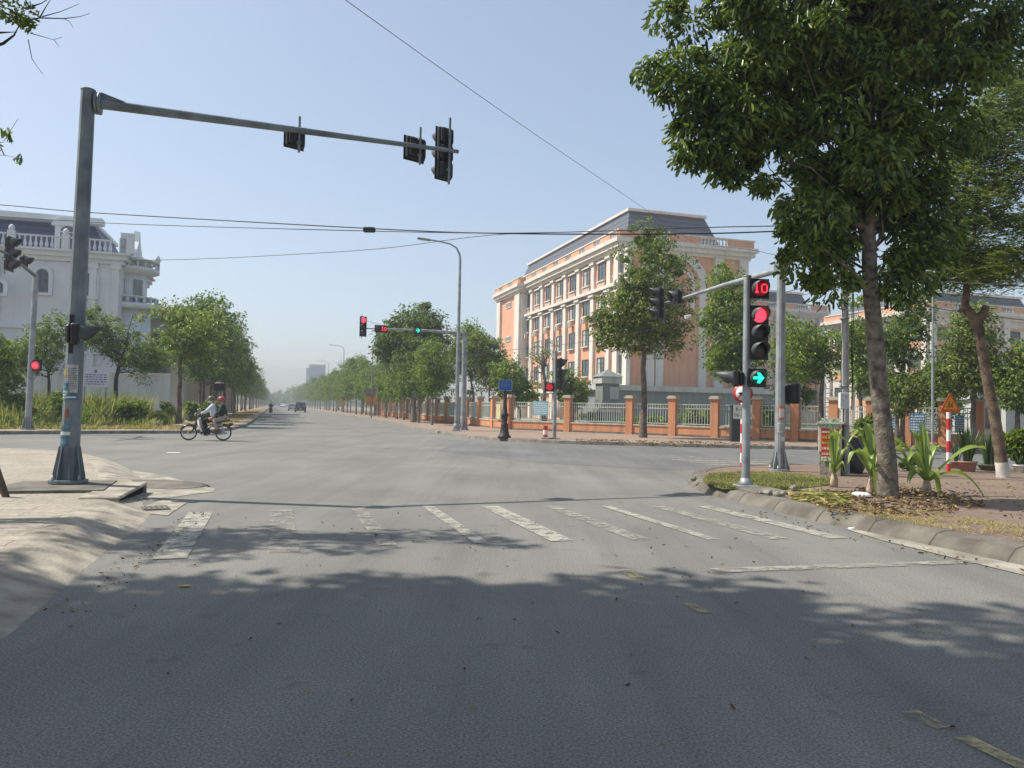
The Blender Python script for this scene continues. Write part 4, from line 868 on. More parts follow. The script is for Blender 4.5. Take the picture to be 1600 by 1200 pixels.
placed(812,672,58,'middling leafy tree just right of the street sign behind the fence',43,645,[(812,612,32,30),(795,585,30,32)],90,60,.6,.24,.12,LM_mid,M_bark,.12)
placed(765,668,66,'leafy tree behind the fence between lamp and street sign',44,640,[(768,575,34,52),(745,545,28,40),(790,600,24,30)],120,60,.7,.26,.13,LM_olive,M_bark,.14)
placed(739,668,74,'tallest leafy tree directly behind the far street lamp',45,620,[(742,560,40,60),(730,520,24,26),(712,555,30,50)],150,60,.8,.28,.14,LM_mid,M_bark,.18)
placed(646,659,64,'biggest tree of the right hand row, tall dark crown under the far mast arm',46,575,[(640,530,52,45),(655,500,38,34),(610,540,28,50),(675,530,26,34)],210,80,.8,.28,.14,LM_dk,M_barkp,.22,nl=16)
# shrubs
def shrub(px,py,Y,w_,h_,lm,label,seed,n=40,per=50,l=.14,z=.15,name='shrub',cat='shrub'):
    b=P(px,py,Y); b.z=z; s=Y/F; t=thing(name,label,cat,b,0); rng=np.random.default_rng(seed); W_=w_*s;H_=h_*s
    cl=clumps(rng,[(0,0,H_*.5,W_*.45,W_*.4,H_*.45)],n,.3); mb=MB()
    for i in range(10): c_=Vector(cl[i]); mb.tube(limb_curve((rng.normal()*.05,rng.normal()*.05,0),c_,rng,4),[.03,.022,.015,.006],5)
    mb.build('stems',M_bark,t); crown('foliage',rng,cl,per,H_*.16,l,l*.5,lm,t,.3,.8,shape=2); return t
shrub(1597,745,19,56,75,LM_lite,'glossy bright green bush at the right edge behind the tree base',51,46,50,.13)
shrub(1358,684,30,50,60,LM_lite,'yellow green leafy shrub left of the big trunk beyond the side street',52,30,40,.2)
shrub(925,650,57,50,30,LM_mid,'low hedge bush behind the railings by the grey gate tower',53,30,40,.2)
shrub(1090,655,46,80,45,LM_lite,'loose bright shrub inside the railings before the grey podium',54,44,40,.2)
shrub(1010,655,50,90,30,LM_mid,'long clipped shrub inside the railings left of the podium',55,50,40,.2)
shrub(1190,650,43,70,60,LM_mid,'leafy shrub inside the railings behind the right mast',56,50,40,.2)
# -- rows of street trees: four variants, copied --
def variant(seed,h,th,rw,lm,bm,ncl,per,l,label,grp,r0=.12):
    t=thing('street_tree',label,'tree',(0,0,0),0,grp)
    tree_mesh(seed,h,th,r0,[(0,0,th+(h-th)*.52,rw,rw,(h-th)*.5),(rw*.25,0,th+(h-th)*.3,rw*.85,rw*.85,(h-th)*.32),(-.2,.1,h-(h-th)*.22,rw*.6,rw*.6,(h-th)*.25)],ncl,per,.62,l,l*.5,lm,bm,t,nl=9); return t
GL='street trees in a row along the left kerb'; GR='street trees in a row along the right pavement'
def row(prefix,grp,vars_,us,vfun,seed,sc0,side):
    rr=random.Random(seed); first=[True]*len(vars_)
    for i,u in enumerate(us):
        k=rr.randrange(len(vars_)) if i>3 else i%len(vars_); o=vars_[k]
        if first[k]: first[k]=False
        else: o=copy_tree(o)
        v=vfun(u,rr); p=W(u,v,.15); o.location=p; o.rotation_euler=(0,0,rr.uniform(0,6.28)); s=sc0(u,rr); o.scale=(s*rr.uniform(.92,1.1),s*rr.uniform(.92,1.1),s)
        o['group']=grp
        o['label']=(f'{ORD[i]} tree from the crossing in the row along the {side}' if i<20 else (f'far tree beyond the twentieth in the row along the {side}' if u<220 else f'hazy distant tree at the far end of the row along the {side}'))
vl=[variant(61,9.0,2.9,2.4,LM_dk,M_bark,120,46,.26,'x',GL),variant(62,9.4,2.8,2.5,LM_row,M_bark,120,46,.26,'x',GL),variant(63,8.6,2.6,2.3,LM_mid,M_bark,110,46,.26,'x',GL)]
lite=variant(64,7.4,3.6,2.5,LM_lite,M_bark,100,55,.24,'single bright leaved tree on the left verge beside the motorbike','x',.16); lp=G(278,660,.15); lp=P(279,662,46); lp.z=.15; lite.location=lp; del lite['group']; lite['label']='bright leaved umbrella shaped tree on the left verge, just left of the motorbike riders'
row('l',GL,vl,[58,65,71,77,83,89,95,101,107,113,119,126,133,140,147,154,162,170,178,186,195,205,215,226,238,250,264,280,298,318,340,365,395,430,470,520],lambda u,r:-5.3-r.uniform(-.5,.6),3,lambda u,r:r.uniform(.9,1.12),'left kerb')
vr=[variant(65,7.2,1.8,2.25,LM_mid,M_barkp,135,56,.22,'x',GR,.10),variant(66,7.8,2.0,2.4,LM_row,M_barkp,140,56,.22,'x',GR,.10),variant(67,6.8,1.8,2.2,LM_mid,M_barkp,130,52,.22,'x',GR,.09)]
row('r',GR,vr,[54.9,61,65.5,68.5,73,77.4,80.7,84.5,89,93.9,98,102,107,111,116,122,128,134,141,148,156,164,173,182,192,203,215,228,242,258,276,296,320,350,385,425,470],lambda u,r:(11.0 if u<66 else 11.8)+r.uniform(-.3,.5),4,lambda u,r:(.85+.1*r.random() if u<100 else r.uniform(.98,1.15)+.0012*(u-100)),'right pavement')
GB='taller trees behind the right hand row'
vb=[variant(68,8.6,2.6,2.6,LM_dk,M_bark,130,44,.3,'x',GB,.14),variant(69,9.0,2.6,2.9,LM_row,M_bark,130,44,.3,'x',GB,.14)]
row('b',GB,vb,[82,92,101,110,120,131,143,156,170,185,202,222,246,275,310,350],lambda u,r:15.5+r.uniform(-.8,1.5),9,lambda u,r:r.uniform(.9,1.1),'fence behind the right pavement')
# far tree mass closing the road
rng=np.random.default_rng(77); pts=[]
for _ in range(260):
    a=rng.uniform(-70,90); u=rng.uniform(560,640); p=W(u,a+4,0); pts.append([p.x,p.y,rng.uniform(1,9.5+3*math.sin(a*.13))])
o=crown('distant_woodland',rng,np.array(pts),60,4.2,2.2,1.4,LM_row,None,.2,.8); tag(o,None,None,None,'stuff')
# -- left side trees before the villa --
placed(75,640,41,'small open tree with dark stem left of the big mast, before the white villa',71,600,[(65,545,50,42),(95,520,35,34),(35,560,35,40)],110,48,.45,.19,.075,LM_row,M_barkd,.11,nl=16,twigs=3)
placed(180,640,42,'spreading acacia like tree behind the notice board',72,590,[(165,525,55,38),(215,555,50,35),(150,490,34,20),(245,560,24,22),(225,590,22,22)],150,55,.42,.18,.07,LM_row,M_barkd,.15,nl=20,twigs=3)
placed(0,645,36,'bushy tree at the left edge in the weeds',73,625,[(0,570,34,40),(-20,540,40,40),(15,600,30,24)],90,55,.45,.18,.08,LM_mid,M_barkd,.12)
shrub(98,650,38,46,60,LM_lite,'tall light green weed bush behind the foot of the left masts',74,44,44,.17)
shrub(205,655,39,66,46,LM_mid,'dark green castor like bush right of the notice board',75,44,40,.2)
shrub(140,652,39,34,30,LM_dk,'low dark bush under the notice board',76,24,40,.16)
shrub(20,660,36,70,52,LM_mid,'rounded dark green bush by the weeds at the left edge',78,50,44,.18)
shrub(245,655,41,36,26,LM_lite,'small light bush beside the bright leaved tree',79,24,40,.16)
shrub(318,664,44,26,32,LM_mid,'bush behind the motorbike riders by the left kerb',80,24,40,.18)
shrub(332,655,50,34,34,LM_mid,'leafy bush behind the passenger in the red helmet',81,34,40,.2)
shrub(300,650,52,30,40,LM_lite,'light bush between the bright leaved tree and the left row',82,34,40,.2)
shrub(165,655,43,60,40,LM_mid,'broad green bush in the weeds under the acacia like tree',83,44,44,.18)
shrub(262,652,46,34,36,LM_dk,'dark bush against the compound wall by the pale gate pier',84,30,40,.18)
_w=np.random.default_rng(15); _c=[]
for _ in range(420):
    u=_w.uniform(39,50); v=_w.uniform(-26,-7.2); p=W(u,v,.14+_w.uniform(.05,.85)*min(1,(u-38)/3.)); _c.append(list(p))
o=crown('ground_cover',_w,np.array(_c),42,.34,.15,.075,LM_mid,None,.2,.8); tag(o,None,None,None,'stuff')
p=P(341,652,62); p.z=.15; t=thing('lamp_post','short grey post with dark box between the trunks of the left row','lamp post',p,0); zt=P(341,545,62).z; MB().tube([(0,0,0),(0,0,zt)],[.14,.11],8).build('pole',M_galv,t); MB().box((.1,-.1,P(345,607,62).z),(.9,.4,.7),bev=.1).build('control_box',M_blk,t)
# -- weeds and grass --
def blades(name,n,area,hfun,wd,m,seed,z=.14,lean=.5,seg=2):
    rng=np.random.default_rng(seed); B=area(rng,n)
    if 'straw' in name or 'lawn' in name: k_=np.sin(B[:,0]*6.3+2)+np.sin(B[:,1]*8.1+B[:,0]*3.3)+np.sin(B[:,0]*15-B[:,1]*12)*.7; B=B[k_+rng.normal(size=len(B))*.7>(-.1 if 'straw' in name else -.9)]
    n=len(B); h=hfun(B,rng)[:,None]
    a=rng.uniform(0,2*math.pi,n); d=np.stack([np.cos(a),np.sin(a),np.zeros(n)],1); s=np.stack([-np.sin(a),np.cos(a),np.zeros(n)],1)*wd*rng.uniform(.5,1.3,(n,1))
    ln=rng.uniform(.1,lean,(n,1)); up=np.array([0,0,1.])
    m1=B+up*h*.55+d*h*ln*.35; tp=B+up*h*(1-ln*.35)+d*h*ln
    V=np.stack([B-s,B+s,m1+s*.8,m1-s*.8,tp],1).reshape(-1,3); i=np.arange(n)[:,None]*5
    q=i+np.array([0,1,2,3]); tr_=np.concatenate([i+np.array([0,1,2]),i+np.array([0,2,3]),i+np.array([3,2,4])])
    o=npmesh(name,V,tr_,m); o['kind']='stuff'; return o
GM=leafmat('weed_blade',(.045,.10,.02),(.14,.23,.045),(.36,.34,.11),.4,.6,1.2)
GMd=leafmat('dry_grass_blade',(.22,.20,.06),(.40,.33,.13),(.50,.40,.2),.3,.7,1.0)
GMg=leafmat('lawn_blade',(.06,.10,.02),(.17,.21,.04),(.36,.33,.12),.3,.6,1.2)
def area_uv(u0,u1,v0,v1):
    def f(rng,n):
        u=rng.uniform(u0,u1,n); v=rng.uniform(v0,v1,n); return np.stack([D.x*u+RR.x*v,D.y*u+RR.y*v,np.full(n,.14)],1)
    return f
def hw(B,rng):
    u=B[:,0]*D.x+B[:,1]*D.y; v=B[:,0]*RR.x+B[:,1]*RR.y
    k=np.clip((u-(37.6+.16*(v+10)))/4.5,0.1,1)*(.75+.35*np.sin(u*1.1+v*.9)+.25*np.sin(v*2.1))
    return np.clip(k*rng.uniform(.35,1.25,len(B))*1.0,.06,1.7)*np.where(v>-7.5,.5,1.0)
def area_poly(u0,u1,v0,v1):
    f=area_uv(u0,u1,v0,v1)
    def g(rng,n):
        B=f(rng,n); u=B[:,0]*D.x+B[:,1]*D.y; v=B[:,0]*RR.x+B[:,1]*RR.y
        lim=36.9+.0*v+np.where(v>-12,(v+12)*.28,0)+.8*np.sin(v*1.7)*.5; return B[u>lim]
    return g
blades('weeds',60000,area_poly(36.8,54,-32,-5.6),lambda B,r:np.minimum(hw(B,r)*1.75,2.1),.026,GM,91,lean=.8)
blades('dry_grass',9000,area_poly(37.2,42,-24,-4.2),lambda B,r:r.uniform(.05,.28,len(B)),.014,GMd,92,lean=1.2)
blades('verge_grass',14000,area_uv(46,140,-4.6,-2.4),lambda B,r:r.uniform(.03,.14,len(B)),.02,GMd,93,lean=1.2)
# near right corner: lawn patch, litter
def area_px(poly,z=.15,dens=1.):
    pw=[G(x,y,z) for x,y in poly]; xs=[p.x for p in pw]; ys=[p.y for p in pw]
    def f(rng,n):
        out=[]; 
        X=rng.uniform(min(xs),max(xs),n*3); Yv=rng.uniform(min(ys),max(ys),n*3); ins=np.zeros(len(X),bool); k=len(pw)
        for i in range(k):
            a=pw[i]; b_=pw[(i+1)%k]; c_=((a.y>Yv)!=(b_.y>Yv)); ins^= c_&(X<(b_.x-a.x)*(Yv-a.y)/((b_.y-a.y) or 1e-9)+a.x)
        X=X[ins][:n];Yv=Yv[ins][:n]; return np.stack([X,Yv,np.full(len(X),z)],1)
    return f
lp=[(1098,750),(1110,741),(1180,738),(1250,742),(1310,748),(1300,757),(1240,764),(1180,766),(1130,764),(1105,758)]
ground('lawn_soil',[G(x,y,.16) for x,y in lp],.160,mat('lawn_soil',(.12,.12,.04),.95,.4,4,.5,30,c2=(.22,.19,.08)))
blades('lawn_grass',26000,area_px(lp,.158),lambda B,r:r.uniform(.02,.075,len(B)),.006,GMg,94,lean=1.3)
blades('dry_straw',5200,area_px([(1330,790),(1400,790),(1480,805),(1600,822),(1600,845),(1520,832),(1420,818),(1340,806)],.165),lambda B,r:r.uniform(.01,.05,len(B)),.004,GMd,95,lean=4.)
LM_lit=leafmat('fallen_leaf',(.045,.022,.012),(.20,.11,.055),(.38,.27,.12),.1,.8,1.2); LM_cut=leafmat('cut_leaf',(.16,.20,.03),(.34,.36,.07),(.45,.38,.14),.2,.6,.8)
def litter(name,poly,n,l,wd,m,seed,z=.165,hz=.03):
    rng=np.random.default_rng(seed); B=area_px(poly,z)(rng,n); B[:,2]+=rng.uniform(0,hz,len(B)); k_=np.sin(B[:,0]*7.3+seed)+np.sin(B[:,1]*9.1+B[:,0]*3.3)+np.sin(B[:,0]*17-B[:,1]*13)*.7; B=B[k_+rng.normal(size=len(B))*.8>-.35]; Dr=unit(np.concatenate([rng.normal(size=(len(B),2)),rng.normal(size=(len(B),1))*.22],1)); V,Fq=leaf_geo(B,Dr,rng,l,wd,.3,shape=2); o=npmesh(name,V,Fq,m); o['kind']='stuff'
litter('leaf_litter',[(1262,782),(1310,768),(1400,762),(1490,770),(1545,790),(1460,806),(1370,808),(1290,800)],1900,.085,.034,LM_lit,96,hz=.05)
litter('cut_leaves',[(1222,772),(1260,768),(1330,775),(1320,795),(1270,790)],190,.30,.055,LM_cut,97,hz=.05)
litter('fallen_leaves',[(1250,750),(1600,756),(1600,830),(1320,800)],420,.05,.025,LM_lit,98,z=.155,hz=.01)
litter('gutter_leaves',[(1140,790),(1300,822),(1430,852),(1600,888),(1600,900),(1400,860),(1250,825),(1130,800)],160,.05,.022,LM_lit,100,z=.012,hz=.01)
litter('gutter_grit',[(60,960),(225,842),(300,800),(330,800),(260,860),(110,985)],260,.03,.015,LM_lit,101,z=.01,hz=.008)
litter('road_flecks',[(300,800),(1100,800),(1500,1000),(1500,1190),(100,1190),(200,950)],220,.035,.016,LM_lit,102,z=.008,hz=.006)
litter('fallen_leaves_far',[(900,686),(1100,690),(1240,696),(1080,697),(900,692)],900,.10,.05,LM_lit,99,z=.155,hz=.02)
# roadside pebbles on the corner
for (x,y,s,lab) in ((1190,770,.10,'flat pale stone lying by the foot of the red signal post'),(1200,771,.13,'broken brick piece left of the paired rubble by the signal post'),(1213,773,.12,'grey rubble lump, left of the pair beside the inlet'),(1222,773,.11,'grey rubble lump, right of the pair beside the inlet'),(1240,764,.13,'small stone lump at the edge of the corner lawn'),(1083,748,.12,'pale stone on the curved corner kerb'),(784/4+1060,769,.09,'tiny brick chip between the stones')):
    rng=np.random.default_rng(int(x)); mb=MB(); M_=Matrix.Diagonal((1,.8,.55,1)); q=[]
    mb.lathe([(.02*s,-.4*s),(.42*s,-.3*s),(.55*s,.1*s),(.4*s,.42*s),(.05*s,.5*s)],7,smooth=False)
    mb.v=[(v[0]*(1+rng.normal()*.13),v[1]*(1+rng.normal()*.13),v[2]*(1+rng.normal()*.1)) for v in mb.v]
    o=mb.build('stone',M_conc); o.location=G(x,y,.155+.25*s); o.rotation_euler=(0,0,float(rng.uniform(0,6))); tag(o,lab,'stone','rubble on the right corner')
p=G(1345,775,.17); o=MB().lathe([(.01,.05),(.10,.06),(.16,.03),(.17,0),(.05,-.01)],11,smooth=True).build('white_bag',mat('white_plastic',(.7,.7,.7),.4,.1,8,.4,10)); o.location=p; tag(o,'crumpled white plastic bag in the leaf litter by the big tree','bag')
p=G(1340,847-28,.004); p=G(1333,827,.0); o=MB().box((0,0,.012),(.12,.06,.02),.4,bev=.006).build('litter_scrap',M_wht); o.location=p; tag(o,'small white scrap on the asphalt by the right kerb','litter')
p=G(271,708,0); o=MB().box((0,0,.01),(.34,.22,.012),.3,bev=.004).build('litter_scrap',M_wht); o.location=p; tag(o,'flat white scrap on the road in front of the motorbike','litter')
p=G(288,917,0); o=MB().add([(-.06,0,.004),(0,.035,.014),(.07,0,.006),(0,-.035,.012)],[(0,1,2,3)]).build('fallen_leaf',mat('yellow_leaf',(.5,.36,.08),.7,.1)); o.location=p; tag(o,'single yellow leaf on the asphalt just before the big shade','leaf')
# -- strap leaved lilies --
M_lily=leafmat('lily_leaf',(.10,.20,.035),(.20,.32,.06),(.34,.40,.10),.3,.35,.9); M_lst=mat('lily_stem',(.38,.22,.16),.7,.3,12,.3,30,c2=(.50,.42,.28))
def lily(px,py,Y_,label,leaves,stem,seed,wd=.085,dark=False):
    b=P(px,py,Y_); b.z=.15; t=thing('lily_plant',label,'plant',b,0,'broad leaved lilies by the big tree'); rng=random.Random(seed); s=Y_/F
    MB().lathe([(stem*.30,0),(stem*.33,stem*.3),(stem*.26,stem*.7),(stem*.20,stem*1.05)],12).build('stem',M_lst,t)
    leaves=list(leaves)+[(a_+rng.uniform(25,60),l_*rng.uniform(.55,.95),r_*rng.uniform(.7,1.05),d_*rng.uniform(.8,1.6),w_*.8) for a_,l_,r_,d_,w_ in leaves[:7]]
    for (ang,ln,rise,drop,wk) in leaves:
        ln*=1.08; a=R_(ang); dx,dy=math.cos(a),math.sin(a); n=12; vs=[]
        for i in range(n+1):
            f=i/n; r=ln*f*(1-.12*f); z=stem*.9+rise*math.sin(f*math.pi*.5)*1.15-drop*f**2.6; w2=wd*.72*wk*(.45+1.6*f*(1-f)**.7 if f<1 else 0.02)*(1 if f<.98 else .1); tw=math.sin(f*9+ang)*.02
            nx,ny=-dy,dx; vs+=[(dx*r+nx*w2,dy*r+ny*w2,z+.03*wk+tw),(dx*r,dy*r,z-.012),(dx*r-nx*w2,dy*r-ny*w2,z+.03*wk-tw)]
        fs=[]
        for i in range(n): c_=i*3; fs+=[(c_,c_+1,c_+4,c_+3),(c_+1,c_+2,c_+5,c_+4)]
        MB().add(vs,fs,0,True).build('leaf',M_lily,t)
    return t
lily(1303,772,13.9,'left lily with narrow upright leaves, nearest the signal post',[(175,.18,.62,.1,.8),(95,.12,.66,.05,.8),(20,.75,.85,.15,.7),(150,.22,.4,.25,.8),(10,.28,.5,.1,.9),(70,.2,.75,.05,1.),(-60,.25,.35,.3,.7)],.22,1,.06)
lily(1363,787,12.6,'middle lily with a long drooping front leaf, beside the big trunk',[(170,.75,.75,.2,.9),(185,.45,.62,.5,.9),(100,.2,.85,.1,1),(35,.65,.85,.5,1.),(12,.75,.75,.75,.9),(-100,.35,.42,.95,1.),(150,.3,.8,.1,.9),(60,.3,.85,.1,.9),(-30,.3,.35,.3,.8)],.30,2,.09)
lily(1448,785,12.8,'right lily with wide arching leaves and one hanging to the ground',[(178,.75,.8,.35,.9),(160,.9,.55,.3,.8),(100,.15,.85,.05,1),(75,.22,.8,.1,1),(8,1.15,.62,.15,.9),(-12,.95,.35,.72,.9),(140,.5,.7,.3,1),(200,.4,.25,.3,.7),(40,.5,.7,.3,1.),(-80,.3,.3,.3,.8),(125,.3,.8,.1,1)],.24,3,.085)
# pots with sword leaved plants
def sword(px,py,Y_,label,n,ln,seed,potr,poth,potm,spread=.6):
    b=P(px,py,Y_); b.z=.15; t=thing('potted_plant',label,'potted plant',b,0); rng=np.random.default_rng(seed)
    MB().lathe([(potr*.75,0),(potr,poth),(potr*1.08,poth),(potr*1.08,poth+.03),(potr*.9,poth+.03),(potr*.88,poth-.03)],16).build('pot',potm,t)
    Vs=[];Fs=[];o=0
    for i in range(n):
        a=rng.uniform(0,6.28); d=np.array([math.cos(a),math.sin(a),0]); s_=np.array([-d[1],d[0],0])*.020; L_=ln*rng.uniform(.6,1.1); k=rng.uniform(.05,spread); base=np.array([0,0,poth])+d*potr*.5*rng.uniform()
        for j in range(5):
            f=j/4; p=base+d*L_*k*f**1.4+np.array([0,0,L_*(f-.25*k*f*f)]); w2=(1-f**3)*.9+.03; Vs+= [p-s_*w2,p+s_*w2]
        for j in range(4): Fs.append([o+2*j,o+2*j+1,o+2*j+3,o+2*j+2])
        o+=10
    npmesh('leaves',np.array(Vs),np.array(Fs),leafmat('sword_leaf',(.02,.05,.02),(.05,.10,.035),(.10,.16,.05),.15,.4),t); return t
M_terra=mat('pot_clay',(.34,.20,.15),.8,.2,5,.3,30)
sword(1512,741,18.6,'large dark sword leaved plant in a clay pot right of the warning sign',95,.95,1,.20,.22,M_terra)
sword(1546,745,19.2,'smaller upright dark plant in a shallow pot beside the leaning trunk',60,.9,2,.26,.12,M_concd,.25)
sword(1494,745,19.6,'thin small dark plant just right of the banded sign post',26,.55,3,.16,.16,M_terra,.5)
sword(1592,752,18.6,'green plant in a white pot at the foot of the bright bush',22,.3,4,.12,.16,M_wht,.7)
shrub(1420,745,18.5,40,22,LM_dk,'low dark ground plant behind the middle lily',88,20,40,.09)
class _S:
    def __init__(s): s.l=[]
    def box(s,*a): s.l.append(a)
    def build(s,n,m,p): parts(n,m,p,s.l)
# ---------------- buildings ----------------
def wallmat(name,c,stain=.2,rough=.85):
    m,t,b=_mk(name); N=t.nodes; L=t.links; tc=N.new('ShaderNodeTexCoord')
    def nz(s,d,sc=None):
        n=N.new('ShaderNodeTexNoise'); n.inputs['Scale'].default_value=s; n.inputs['Detail'].default_value=d
        if sc: mp=N.new('ShaderNodeMapping'); mp.inputs['Scale'].default_value=sc; L.new(tc.outputs['Object'],mp.inputs[0]); L.new(mp.outputs[0],n.inputs['Vector'])
        else: L.new(tc.outputs['Object'],n.inputs['Vector'])
        return n.outputs['Fac']
    def rp(s,a,b_,c0,c1):
        r=N.new('ShaderNodeValToRGB'); r.color_ramp.elements[0].position=a; r.color_ramp.elements[1].position=b_; r.color_ramp.elements[0].color=(*c0,1); r.color_ramp.elements[1].color=(*c1,1); L.new(s,r.inputs[0]); return r.outputs[0]
    def mul(a,b_):
        x=N.new('ShaderNodeMix'); x.data_type='RGBA'; x.blend_type='MULTIPLY'; x.inputs[0].default_value=1; L.new(a,x.inputs[6]); L.new(b_,x.inputs[7]); return x.outputs[2]
    a=rp(nz(.6,6),.3,.7,[x*.92 for x in c],[x*1.06 for x in c])
    a=mul(a,rp(nz(1.4,5,(2.2,2.2,.16)),.45,.8,(1,1,1),(1-stain,1-stain*.98,1-stain*.94)))
    L.new(a,b.inputs['Base Color']); b.inputs['Roughness'].default_value=rough; b.inputs['Specular IOR Level'].default_value=.2
    return m
M_or=wallmat('salmon_render',(.69,.365,.23)); M_or2=wallmat('fence_salmon_render',(.58,.27,.145),.4); M_cr=wallmat('cream_render',(.68,.63,.56),.25); M_wh=wallmat('white_render',(.60,.64,.66),.07)
M_gr=wallmat('grey_render',(.22,.235,.225),.3); M_grl=wallmat('pale_grey_render',(.46,.47,.44),.3); M_be=wallmat('beige_render',(.42,.36,.29),.3)
M_glass=mat('window_glass',(.07,.09,.095),.08,.4,.8,spec=.8); M_frame=mat('window_frame',(.12,.13,.13),.5,.1,5); M_curt=mat('pale_curtain',(.40,.42,.40),.7,.25,1.3)
M_slate=None
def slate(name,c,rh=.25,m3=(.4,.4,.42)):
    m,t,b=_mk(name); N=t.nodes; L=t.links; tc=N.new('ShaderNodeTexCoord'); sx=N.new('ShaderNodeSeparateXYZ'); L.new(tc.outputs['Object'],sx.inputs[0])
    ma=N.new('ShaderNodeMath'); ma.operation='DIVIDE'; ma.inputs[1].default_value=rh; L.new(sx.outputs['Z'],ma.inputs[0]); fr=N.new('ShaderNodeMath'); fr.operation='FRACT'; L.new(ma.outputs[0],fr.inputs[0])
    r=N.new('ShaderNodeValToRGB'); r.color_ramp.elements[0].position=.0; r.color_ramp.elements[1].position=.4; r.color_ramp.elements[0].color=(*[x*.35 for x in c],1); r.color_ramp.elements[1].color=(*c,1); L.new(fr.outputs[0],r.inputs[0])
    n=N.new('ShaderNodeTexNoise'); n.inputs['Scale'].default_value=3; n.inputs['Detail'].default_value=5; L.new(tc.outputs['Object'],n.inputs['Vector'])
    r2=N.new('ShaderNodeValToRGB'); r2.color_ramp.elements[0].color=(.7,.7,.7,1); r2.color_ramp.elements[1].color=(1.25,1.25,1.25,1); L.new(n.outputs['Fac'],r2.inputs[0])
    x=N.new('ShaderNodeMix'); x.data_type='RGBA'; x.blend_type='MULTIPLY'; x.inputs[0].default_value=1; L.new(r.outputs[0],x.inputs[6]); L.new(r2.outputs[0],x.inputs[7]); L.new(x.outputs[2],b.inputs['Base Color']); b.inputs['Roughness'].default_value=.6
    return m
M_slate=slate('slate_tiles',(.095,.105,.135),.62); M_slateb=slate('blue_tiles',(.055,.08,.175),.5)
def window(par,c,w_,h_,face,m_glass=None,mull=1,curtain=False,fr=.07,arch=False):
    """face 'x': looks to -X, 'y': looks to -Y; returns window part with pane child"""
    R=Matrix.Rotation(R_(-90),4,'Z') if face=='x' else Matrix.Identity(4)
    c=Vector(c); mb=MB(); q=lambda x,y,z:c+R@Vector((x,y,z)); rz=R_(-90) if face=='x' else 0
    for x in (-w_/2,w_/2): mb.box(q(x,-.03,0),(fr,.10,h_+fr),rz)
    for z in (-h_/2,h_/2): mb.box(q(0,-.03,z),(w_-fr,.10,fr),rz)
    for i in range(mull): mb.box(q(-w_/2+w_*(i+1)/(mull+1),-.02,0),(fr*.7,.06,h_-fr),rz)
    mb.box(q(0,-.02,h_*.2),(w_-fr,.05,fr*.6),rz) if not arch else None
    if arch:
        pts=[(math.cos(a)*w_/2*1.08,math.sin(a)*w_/2*1.08+h_/2) for a in [math.pi*k/10 for k in range(11)]]
        mb.prism(pts,0,.05,M=Matrix.Translation(c)@R@Matrix.Rotation(R_(90),4,'X'))
    o=mb.build('window',M_frame if not arch else mat('dark_arch_frame',(.05,.06,.07),.5),par)
    mb=MB().box(q(0,.015,0),(w_-fr,.02,h_-fr),rz)
    if curtain: mb.box(q(-w_*.22,.0,0),(w_*.4,.012,h_-fr*2),rz,mi=1)
    mb.build('pane',[m_glass or M_glass,M_curt],o)
    return o
def balusters(par,p0,p1,z0,z1,m,sp=.32,name='balustrade',r=.075,wd=.22):
    p0=Vector(p0);p1=Vector(p1); L_=(p1-p0).length; n=max(2,int(L_/sp)); a=math.atan2(p1.y-p0.y,p1.x-p0.x); mb=MB(); h=z1-z0
    mid=(p0+p1)/2
    mb.box((mid.x,mid.y,z1-.05),(L_,wd,.10),a); mb.box((mid.x,mid.y,z0+.04),(L_,wd,.08),a)
    for i in range(n):
        p=p0.lerp(p1,(i+.5)/n); mb.lathe([(r*.6,z0+.08),(r,z0+.08+(h-.18)*.3),(r*.45,z0+.08+(h-.18)*.75),(r*.7,z1-.10)],8,(p.x,p.y,0))
    return mb.build(name,m,par)
def mansard(par,x0,x1,y0,y1,z0,z1,ins,m,cap_m,insx=None,name='roof'):
    ix=insx if insx is not None else ins
    v=[(x0,y0,z0),(x1,y0,z0),(x1,y1,z0),(x0,y1,z0),(x0+ix,y0+ins,z1),(x1-ix,y0+ins,z1),(x1-ix,y1-ins,z1),(x0+ix,y1-ins,z1)]
    o=MB().add(v,[(0,1,5,4),(1,2,6,5),(2,3,7,6),(3,0,4,7),(4,5,6,7)]).build(name,m,par)
    mb=MB(); a,b_,c,d=x0+ix,x1-ix,y0+ins,y1-ins
    mb.box(((a+b_)/2,c,z1+.12),(b_-a+.5,.5,.30)); mb.box(((a+b_)/2,d,z1+.12),(b_-a+.5,.5,.30)); mb.box((a,(c+d)/2,z1+.12),(.5,d-c-.5,.30)); mb.box((b_,(c+d)/2,z1+.12),(.5,d-c-.5,.30))
    mb.build('roof_cap',cap_m,o); return o
# ===== school main block: corner at road coords (U0,V0) =====
U0,V0=76.,35.5
t=thing('school_building','largest salmon and cream five storey school block with slate mansard roof and arched gable','building',W(U0,V0,0),PSI); SB=t
def yv(px):  # u offset of a pixel column on the long facade plane
    a=(px-800)/F; Y=V0/(RR.y+RR.x*a) if False else None
    r=Vector((RT.x*a+FW.x,RT.y*a+FW.y,0)); d=r.x*RR.x+r.y*RR.y; u=V0/d*(r.x*D.x+r.y*D.y); return u-U0
def yv2(px,off):
    a=(px-800)/F; r=Vector((RT.x*a+FW.x,RT.y*a+FW.y,0)); d=r.x*RR.x+r.y*RR.y; return (V0+off)/d*(r.x*D.x+r.y*D.y)-U0
def xv(px):
    a=(px-800)/F; r=Vector((RT.x*a+FW.x,RT.y*a+FW.y,0)); d=r.x*D.x+r.y*D.y; return U0/d*(r.x*RR.x+r.y*RR.y)-V0
LM=yv2(812,-1.0); LP=yv2(777,-1.0); WF=15.8; ZC0,ZC1,ZP=18.9,20.2,21.15
